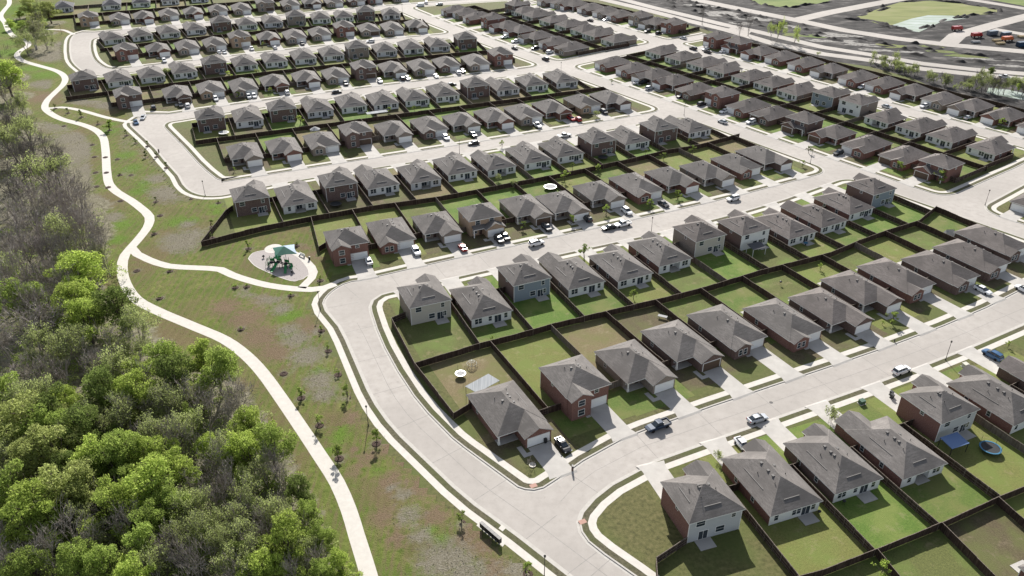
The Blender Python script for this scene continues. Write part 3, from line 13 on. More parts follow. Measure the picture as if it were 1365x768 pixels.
RET=[('R0',0,87.3,83.8,89.4,84.7),('R0',1,101.3,89.8,99.2,88.9),('R1',0,26.8,106.7,29.0,107.5),('R1',1,41.0,113.3,38.4,112.4),('R1',1,41.0,113.3,43.5,114.2),('R1',2,55.0,119.4,53.2,118.8),('R1',2,55.0,119.4,56.7,120.1),('R1',3,68.5,124.4,66.7,123.7),('R1',3,68.5,124.4,70.1,125.1),('R1',4,82.1,131.8,79.4,130.7),('R1',4,82.1,131.8,84.8,133.1),('R1',5,96.4,139.3,94.0,138.2),('R1',5,96.4,139.3,98.8,140.5),('R1',6,111.6,144.9,109.2,143.7),('R1',6,111.6,144.9,114.0,146.2),('R1',7,126.3,150.7,124.3,149.6),('R2',0,-7.0,130.0,-4.9,131.0),('R2',1,7.7,136.9,4.8,135.4),('R2',1,7.7,136.9,10.6,138.3),('R2',2,22.0,145.4,19.4,144.1),('R2',2,22.0,145.4,24.6,146.8),('R2',3,35.4,153.7,33.6,152.8),('R2',3,35.4,153.7,37.2,154.7),('R2',4,47.9,161.6,46.1,160.7),('R2',4,47.9,161.6,49.6,162.5),('R2',5,61.6,166.7,59.9,165.8),('R2',5,61.6,166.7,63.3,167.6),('R2',6,75.7,171.0,74.1,170.2),('R2',6,75.7,171.0,77.3,171.9),('R2',7,88.1,178.5,86.4,177.6),('R2',7,88.1,178.5,89.7,179.4),('R2',8,100.1,186.8,98.4,185.9),('R2',8,100.1,186.8,101.8,187.8),('R2',9,113.5,192.7,111.8,191.8),('R2',9,113.5,192.7,115.1,193.6),('R2',10,126.6,198.5,125.1,197.7),('R2',10,126.6,198.5,128.2,199.4),('R2',11,138.2,207.2,136.6,206.3),('R2',11,138.2,207.2,139.8,208.0),('R2',12,149.7,216.9,147.7,215.8),('R3',0,-30.2,177.3,-28.1,178.2),('R3',1,-16.5,181.6,-17.9,181.0),('R3',1,-16.5,181.6,-15.1,182.2),('R3',2,-3.5,187.2,-5.3,186.4),('R3',2,-3.5,187.2,-1.8,188.0),('R3',3,8.7,194.8,7.0,194.0),('R3',3,8.7,194.8,10.3,195.5),('R3',4,22.2,199.4,20.6,198.7),('R3',4,22.2,199.4,23.7,200.2),('R3',5,35.2,205.5,33.4,204.7),('R3',5,35.2,205.5,37.0,206.4),('R3',6,47.9,213.4,46.0,212.5),('R3',6,47.9,213.4,49.8,214.4),('R3',7,61.4,219.2,59.6,218.3),('R3',7,61.4,219.2,63.1,220.1),('R3',8,75.2,223.8,73.4,222.9),('R3',8,75.2,223.8,76.9,224.7),('R3',9,88.1,230.1,86.5,229.3),('R3',9,88.1,230.1,89.7,231.0),('R3',10,100.2,238.4,98.4,237.4),('R3',10,100.2,238.4,102.0,239.4),('R3',11,112.0,246.6,110.7,245.8),('R3',11,112.0,246.6,113.3,247.3),('R3',12,124.6,253.2,122.6,252.1),('R4',0,-54.8,206.6,-52.7,207.4),('R4',1,-41.6,212.9,-43.3,212.3),('R4',1,-41.6,212.9,-40.0,213.6),('R4',2,-29.0,219.8,-30.7,219.2),('R4',2,-29.0,219.8,-27.4,220.6),('R4',3,-15.5,223.8,-16.9,223.2),('R4',3,-15.5,223.8,-14.1,224.4),('R4',4,-1.8,230.0,-4.6,228.8),('R4',4,-1.8,230.0,1.0,231.3),('R4',5,11.2,236.3,10.6,236.0),('R4',5,11.2,236.3,11.8,236.6),('R4',6,23.6,242.3,21.4,241.3),('R4',6,23.6,242.3,25.7,243.3),('R4',7,36.7,250.0,34.8,249.1),('R4',7,36.7,250.0,38.5,250.9),('R4',8,49.9,256.1,48.3,255.3),('R4',8,49.9,256.1,51.5,256.9),('R4',9,63.1,262.0,61.4,261.1),('R4',9,63.1,262.0,64.8,262.9),('R4',10,76.0,268.7,74.3,267.8),('R4',10,76.0,268.7,77.7,269.7),('R4',11,88.0,276.0,86.8,275.3),('R4',11,88.0,276.0,89.2,276.7),('R4',12,99.8,284.4,97.8,283.3),('R5',0,-92.8,240.6,-90.7,241.5),('R5',1,-79.6,246.6,-81.1,245.9),('R5',1,-79.6,246.6,-78.0,247.3),('R5',2,-66.3,252.4,-68.2,251.6),('R5',2,-66.3,252.4,-64.4,253.2),('R5',3,-54.0,259.7,-55.5,259.0),('R5',3,-54.0,259.7,-52.5,260.4),('R5',4,-41.0,265.6,-42.8,264.8),('R5',4,-41.0,265.6,-39.2,266.4),('R5',5,-27.8,271.4,-29.4,270.7),('R5',5,-27.8,271.4,-26.3,272.1),('R5',6,-14.8,276.9,-16.3,276.1),('R5',6,-14.8,276.9,-13.2,277.6),('R5',7,-1.6,282.3,-3.2,281.5),('R5',7,-1.6,282.3,0.0,283.1),('R5',8,10.8,288.8,9.4,288.2),('R5',8,10.8,288.8,12.2,289.5),('R5',9,24.1,294.2,22.2,293.3),('R5',9,24.1,294.2,26.0,295.2),('R5',10,37.4,300.5,35.5,299.6),('R5',10,37.4,300.5,39.2,301.4),('R5',11,50.3,307.4,48.6,306.6),('R5',11,50.3,307.4,51.9,308.2),('R5',12,63.2,314.1,61.2,313.1),('R5',12,63.2,314.1,65.3,315.1),('R5',13,77.2,320.4,75.1,319.4),('R6',0,-106.0,281.1,-103.9,282.0),('R6',1,-92.0,286.0,-93.6,285.3),('R6',1,-92.0,286.0,-90.4,286.7),('R6',2,-79.0,292.2,-80.8,291.4),('R6',2,-79.0,292.2,-77.2,293.0),('R6',3,-66.3,298.8,-67.8,298.2),('R6',3,-66.3,298.8,-64.9,299.5),('R6',4,-53.5,305.0,-55.5,304.1),('R6',4,-53.5,305.0,-51.4,305.9),('R6',5,-39.5,310.8,-41.5,309.9),('R6',5,-39.5,310.8,-37.6,311.6),('R6',6,-26.2,316.3,-27.7,315.6),('R6',6,-26.2,316.3,-24.8,317.0),('R6',7,-13.2,321.7,-14.8,320.9),('R6',7,-13.2,321.7,-11.7,322.4),('R6',8,-0.3,326.9,-1.7,326.3),('R6',8,-0.3,326.9,1.0,327.6),('R6',9,11.9,332.8,10.7,332.2),('R6',9,11.9,332.8,13.2,333.4),('R6',10,24.9,340.0,22.4,338.9),('R6',10,24.9,340.0,27.3,341.1),('R6',11,38.1,346.3,36.9,345.8),('R6',11,38.1,346.3,39.2,346.9),('R6',12,50.7,353.1,48.6,352.1),('R7',0,-131.2,319.8,-129.1,320.7),('R7',1,-118.2,326.9,-120.0,326.1),('R7',1,-118.2,326.9,-116.3,327.7),('R7',2,-104.9,332.6,-106.5,331.9),('R7',2,-104.9,332.6,-103.2,333.4),('R7',3,-91.8,339.1,-93.9,338.2),('R7',3,-91.8,339.1,-89.7,340.0),('R7',4,-78.5,346.1,-80.3,345.3),('R7',4,-78.5,346.1,-76.7,346.8),('R7',5,-65.1,350.6,-66.5,350.0),('R7',5,-65.1,350.6,-63.7,351.1),('R7',6,-51.9,354.9,-53.5,354.3),('R7',6,-51.9,354.9,-50.3,355.6),('R7',7,-39.0,361.0,-40.6,360.4),('R7',7,-39.0,361.0,-37.4,361.7),('R7',8,-25.3,366.2,-27.3,365.4),('R7',8,-25.3,366.2,-23.3,367.0),('R7',9,-11.8,370.5,-13.2,370.0),('R7',9,-11.8,370.5,-10.4,371.1),('R7',10,1.2,376.4,-0.7,375.6),('R7',10,1.2,376.4,3.2,377.2),('R7',11,14.9,382.8,12.8,382.0),('R7',11,14.9,382.8,17.1,383.6),('R7',12,29.5,387.6,27.3,386.7),('R8',0,-175.7,346.8,-173.6,347.8),('R8',1,-159.3,353.2,-163.5,351.1),('R8',1,-159.3,353.2,-155.1,355.3),('R8',2,-143.6,360.6,-145.4,359.7),('R8',2,-143.6,360.6,-141.8,361.5),('R8',3,-130.2,366.1,-131.8,365.3),('R8',3,-130.2,366.1,-128.7,366.8),('R8',4,-117.0,371.1,-118.6,370.4),('R8',4,-117.0,371.1,-115.4,371.9),('R8',5,-104.0,378.0,-106.0,377.1),('R8',5,-104.0,378.0,-102.1,378.8),('R8',6,-90.9,384.2,-92.5,383.6),('R8',6,-90.9,384.2,-89.4,384.9),('R8',7,-78.0,390.0,-79.6,389.3),('R8',7,-78.0,390.0,-76.3,390.7),('R8',8,-65.0,395.2,-66.6,394.6),('R8',8,-65.0,395.2,-63.5,395.8),('R8',9,-51.4,399.5,-53.2,398.8),('R8',9,-51.4,399.5,-49.6,400.2),('R8',10,-38.4,404.3,-39.6,403.9),('R8',10,-38.4,404.3,-37.2,404.8),('R8',11,-25.1,408.9,-27.1,408.2),('R8',11,-25.1,408.9,-23.1,409.6),('R8',12,-11.6,414.3,-13.2,413.8),('R8',12,-11.6,414.3,-10.0,414.8),('R8',13,1.5,420.9,-0.7,420.2),('R9',0,-207.6,373.3,-205.7,374.5),('R9',1,-195.6,382.1,-197.3,381.1),('R9',1,-195.6,382.1,-193.8,383.2),('R9',2,-182.8,389.5,-184.5,388.5),('R9',2,-182.8,389.5,-181.0,390.4),('R9',3,-169.9,396.9,-171.8,395.9),('R9',3,-169.9,396.9,-167.9,398.0),('R9',4,-156.5,403.6,-158.3,402.7),('R9',4,-156.5,403.6,-154.6,404.6),('R9',5,-143.2,409.7,-145.0,408.8),('R9',5,-143.2,409.7,-141.4,410.6),('R9',6,-130.0,416.7,-132.0,415.8),('R9',6,-130.0,416.7,-128.0,417.6),('R9',7,-116.6,423.3,-118.5,422.5),('R9',7,-116.6,423.3,-114.7,424.1),('R9',8,-103.2,429.8,-105.1,429.0),('R9',8,-103.2,429.8,-101.4,430.5),('R9',9,-89.8,434.5,-91.2,433.9),('R9',9,-89.8,434.5,-88.4,435.0),('R9',10,-76.3,438.5,-78.2,437.8),('R9',10,-76.3,438.5,-74.5,439.2),('R9',11,-62.7,443.9,-64.6,443.2),('R9',11,-62.7,443.9,-60.9,444.5),('R9',12,-49.0,449.5,-51.0,448.8),('R9',12,-49.0,449.5,-47.0,450.1),('R9',13,-34.2,453.8,-36.7,453.0),('R9',13,-34.2,453.8,-31.7,454.5),('R9',14,-19.0,456.7,-21.2,456.0),('R10',0,-208.2,424.1,-206.3,425.2),('R10',1,-194.7,431.2,-196.9,430.0),('R10',1,-194.7,431.2,-192.5,432.4),('R10',2,-181.3,438.3,-183.1,437.4),('R10',2,-181.3,438.3,-179.5,439.2),('R10',3,-168.2,444.6,-169.8,443.7),('R10',3,-168.2,444.6,-166.6,445.4),('R10',4,-155.9,451.2,-157.2,450.6),('R10',4,-155.9,451.2,-154.5,451.8),('R10',5,-143.0,457.8,-145.2,456.7),('R10',5,-143.0,457.8,-140.8,458.8),('R10',6,-129.2,463.3,-130.8,462.6),('R10',6,-129.2,463.3,-127.5,464.0),('R10',7,-115.8,468.6,-117.5,467.9),('R10',7,-115.8,468.6,-114.1,469.3),('R10',8,-102.9,475.0,-104.6,474.3),('R10',8,-102.9,475.0,-101.2,475.6),('R10',9,-89.8,479.9,-91.4,479.3),('R10',9,-89.8,479.9,-88.3,480.5),('R10',10,-76.4,483.3,-77.7,482.8),('R10',10,-76.4,483.3,-75.0,483.8),('R10',11,-63.0,487.9,-64.8,487.2),('R10',11,-63.0,487.9,-61.0,488.5),('R10',12,-49.2,494.2,-51.4,493.5),('R11',0,-232.3,461.1,-230.4,462.4),('R11',1,-220.1,470.1,-221.9,468.9),('R11',1,-220.1,470.1,-218.2,471.2),('R11',2,-207.1,477.8,-209.0,476.6),('R11',2,-207.1,477.8,-205.1,478.9),('R11',3,-194.3,485.9,-196.2,484.8),('R11',3,-194.3,485.9,-192.4,486.9),('R11',4,-180.8,492.7,-182.8,491.6),('R11',4,-180.8,492.7,-178.7,493.7),('R11',5,-167.2,498.6,-168.9,497.7),('R11',5,-167.2,498.6,-165.4,499.3),('R11',6,-153.7,505.0,-155.8,504.1),('R11',6,-153.7,505.0,-151.6,505.9),('R11',7,-139.7,509.8,-141.4,509.2),('R11',7,-139.7,509.8,-138.0,510.4),('R11',8,-126.0,514.8,-128.1,514.0),('R11',8,-126.0,514.8,-123.9,515.5),('R11',9,-112.3,520.1,-114.0,519.6),('R11',9,-112.3,520.1,-110.6,520.6),('R11',10,-98.7,523.5,-100.2,523.1),('R11',10,-98.7,523.5,-97.2,523.9),('R11',11,-84.6,527.2,-87.1,526.5),('R11',11,-84.6,527.2,-82.1,527.7),('R11',12,-69.3,529.8,-71.5,529.3),('R12',0,-262.9,501.7,-260.8,502.8),('R12',1,-247.7,507.1,-250.5,505.6),('R12',1,-247.7,507.1,-244.8,508.4),('R12',2,-233.1,512.1,-234.4,511.5),('R12',2,-233.1,512.1,-231.8,512.8),('R12',3,-220.3,518.2,-222.1,517.3),('R12',3,-220.3,518.2,-218.4,519.1),('R12',4,-207.2,524.5,-208.8,523.7),('R12',4,-207.2,524.5,-205.5,525.2),('R12',5,-193.8,530.8,-195.9,529.9),('R12',5,-193.8,530.8,-191.8,531.8),('R12',6,-180.4,536.8,-182.0,536.0),('R12',6,-180.4,536.8,-178.8,537.5),('R12',7,-166.8,542.6,-168.9,541.7),('R12',7,-166.8,542.6,-164.6,543.5),('R12',8,-152.8,549.3,-155.3,548.3),('R12',8,-152.8,549.3,-150.4,550.3),('R12',9,-138.9,554.9,-140.4,554.3),('R12',9,-138.9,554.9,-137.3,555.5),('R12',10,-125.5,559.3,-127.1,558.7),('R12',10,-125.5,559.3,-123.9,560.0),('R12',11,-111.7,563.8,-113.6,563.0),('R12',11,-111.7,563.8,-109.7,564.5),('R12',12,-98.8,568.7,-99.7,568.3),('R12',12,-98.8,568.7,-97.8,569.0),('R12',13,-84.9,574.4,-88.2,573.2),('R12',13,-84.9,574.4,-81.7,575.5),('R12',14,-69.9,581.4,-72.1,580.6),('R13',0,-299.3,546.6,-297.2,547.4),('R13',1,-278.7,554.0,-287.0,550.7),('R13',1,-278.7,554.0,-270.4,557.3),('R13',2,-256.8,561.9,-260.1,560.5),('R13',2,-256.8,561.9,-253.3,563.2),('R13',3,-240.4,569.7,-243.9,568.3),('R13',3,-240.4,569.7,-237.0,571.1),('R13',4,-223.5,577.0,-227.2,575.5),('R13',4,-223.5,577.0,-219.8,578.4),('R13',5,-207.4,582.5,-209.5,581.6),('R14',0,45.4,415.5,46.7,413.6),('R14',1,53.3,403.0,52.3,404.5),('R14',1,53.3,403.0,54.4,401.6),('R14',2,61.8,391.9,60.9,393.1),('R14',2,61.8,391.9,62.8,390.6),('R14',3,69.8,381.2,69.2,382.1),('R14',3,69.8,381.2,70.5,380.3),('R14',4,77.8,369.5,76.4,371.4),('R14',4,77.8,369.5,79.1,367.6),('R14',5,86.3,356.7,84.9,358.6),('R14',5,86.3,356.7,87.8,354.7),('R14',6,95.3,344.9,94.2,346.4),('R14',6,95.3,344.9,96.4,343.4),('R14',7,103.4,334.0,102.8,334.8),('R14',7,103.4,334.0,104.0,333.2),('R14',8,111.5,322.0,109.9,324.3),('R14',8,111.5,322.0,113.2,319.6),('R14',9,120.3,310.2,119.5,311.3),('R14',9,120.3,310.2,121.1,309.1),('R14',10,128.9,298.8,127.6,300.6),('R14',10,128.9,298.8,130.1,297.1),('R14',11,137.9,286.9,136.7,288.6),('R14',11,137.9,286.9,139.1,285.2),('R14',12,146.2,274.5,145.0,276.2),('R14',12,146.2,274.5,147.4,272.8),('R14',13,154.8,262.4,153.5,264.2),('R15',0,76.6,440.0,78.0,438.1),('R15',1,86.2,428.5,85.1,430.1),('R15',1,86.2,428.5,87.4,427.0),('R15',2,95.2,416.9,93.9,418.5),('R15',2,95.2,416.9,96.4,415.2),('R15',3,103.9,405.8,103.1,406.8),('R15',3,103.9,405.8,104.7,404.8),('R15',4,112.3,394.0,110.8,396.0),('R15',4,112.3,394.0,113.8,392.0),('R15',5,120.7,382.3,120.0,383.3),('R15',5,120.7,382.3,121.4,381.3),('R15',6,128.7,371.1,127.6,372.6),('R15',6,128.7,371.1,129.7,369.6),('R15',7,137.6,358.7,136.0,360.9),('R15',7,137.6,358.7,139.2,356.5),('R15',8,146.4,346.9,145.5,348.2),('R15',8,146.4,346.9,147.2,345.7),('R15',9,154.2,334.5,152.6,336.7),('R15',9,154.2,334.5,155.7,332.3),('R15',10,162.6,322.0,161.7,323.4),('R15',10,162.6,322.0,163.5,320.7),('R15',11,170.9,311.3,170.2,312.2),('R15',11,170.9,311.3,171.5,310.3),('R15',12,179.3,299.3,177.8,301.6),('R15',12,179.3,299.3,180.8,297.1),('R15',13,187.4,285.9,186.1,287.8),('R16',0,107.0,459.1,108.4,457.3),('R16',1,115.3,447.0,114.2,448.5),('R16',1,115.3,447.0,116.5,445.6),('R16',2,124.1,435.5,122.8,437.2),('R16',2,124.1,435.5,125.5,433.9),('R16',3,133.1,424.6,132.3,425.6),('R16',3,133.1,424.6,133.8,423.6),('R16',4,141.7,413.5,140.5,415.1),('R16',4,141.7,413.5,142.9,411.9),('R16',5,149.9,401.6,148.9,403.0),('R16',5,149.9,401.6,150.9,400.2),('R16',6,158.4,389.2,156.9,391.3),('R16',6,158.4,389.2,159.9,387.2),('R16',7,167.3,377.5,166.4,378.7),('R16',7,167.3,377.5,168.1,376.4),('R16',8,175.4,366.4,174.4,367.8),('R16',8,175.4,366.4,176.4,365.0),('R16',9,183.4,354.7,182.3,356.1),('R16',9,183.4,354.7,184.4,353.2),('R16',10,191.4,343.7,190.8,344.6),('R16',10,191.4,343.7,192.1,342.7),('R16',11,199.5,332.5,198.4,334.1),('R16',11,199.5,332.5,200.6,330.9),('R16',12,207.3,320.0,206.1,321.8),('R16',12,207.3,320.0,208.5,318.2),('R16',13,216.3,307.7,215.1,309.7),('R17',0,-41.6,540.3,-40.2,538.4),('R17',2,-26.9,519.3,-27.9,520.7),('R17',2,-26.9,519.3,-25.8,517.8),('R17',3,-18.1,506.8,-19.7,509.0),('R17',3,-18.1,506.8,-16.6,504.6),('R17',4,-9.4,494.8,-10.4,496.1),('R17',4,-9.4,494.8,-8.5,493.4),('R17',5,-1.3,483.6,-2.2,484.8),('R17',5,-1.3,483.6,-0.5,482.4),('R17',6,7.3,470.8,5.4,473.5),('R17',6,7.3,470.8,9.3,468.0),('R17',7,16.8,456.9,15.2,459.1),('R17',7,16.8,456.9,18.3,454.8),('R17',8,25.7,444.7,24.7,446.2),('R17',8,25.7,444.7,26.7,443.3),('R17',9,35.3,433.4,34.0,435.3),('R18',0,-0.1,547.6,1.2,545.7),('R18',2,14.7,528.1,14.0,529.1),('R18',2,14.7,528.1,15.4,527.1),('R18',3,23.5,515.3,21.5,518.3),('R18',3,23.5,515.3,25.5,512.4),('R18',4,32.8,501.9,31.6,503.6),('R18',4,32.8,501.9,33.9,500.1),('R18',5,41.2,489.5,40.0,491.3),('R18',5,41.2,489.5,42.4,487.7),('R18',6,48.8,478.4,48.5,478.9),('R18',6,48.8,478.4,49.2,477.8),('R18',7,56.9,466.8,55.3,469.1),('R18',7,56.9,466.8,58.4,464.5),('R18',8,64.8,453.1,63.5,455.0),('R19',0,19.9,570.1,21.4,568.4),('R19',2,35.3,552.9,36.0,552.1),('R19',2,35.3,552.9,34.6,553.6),('R19',3,43.8,544.7,42.4,546.2),('R19',3,43.8,544.7,45.1,543.1),('R19',4,53.4,533.8,52.2,535.1),('R19',4,53.4,533.8,54.5,532.5),('R19',5,61.6,523.6,61.1,524.1),('R19',5,61.6,523.6,62.0,523.1),('R19',6,70.8,512.3,68.7,514.7),('R19',6,70.8,512.3,73.0,509.9),('R19',8,88.3,492.0,86.9,493.6),('R19',8,88.3,492.0,89.7,490.5),('R19',9,98.7,481.4,97.2,483.1)]
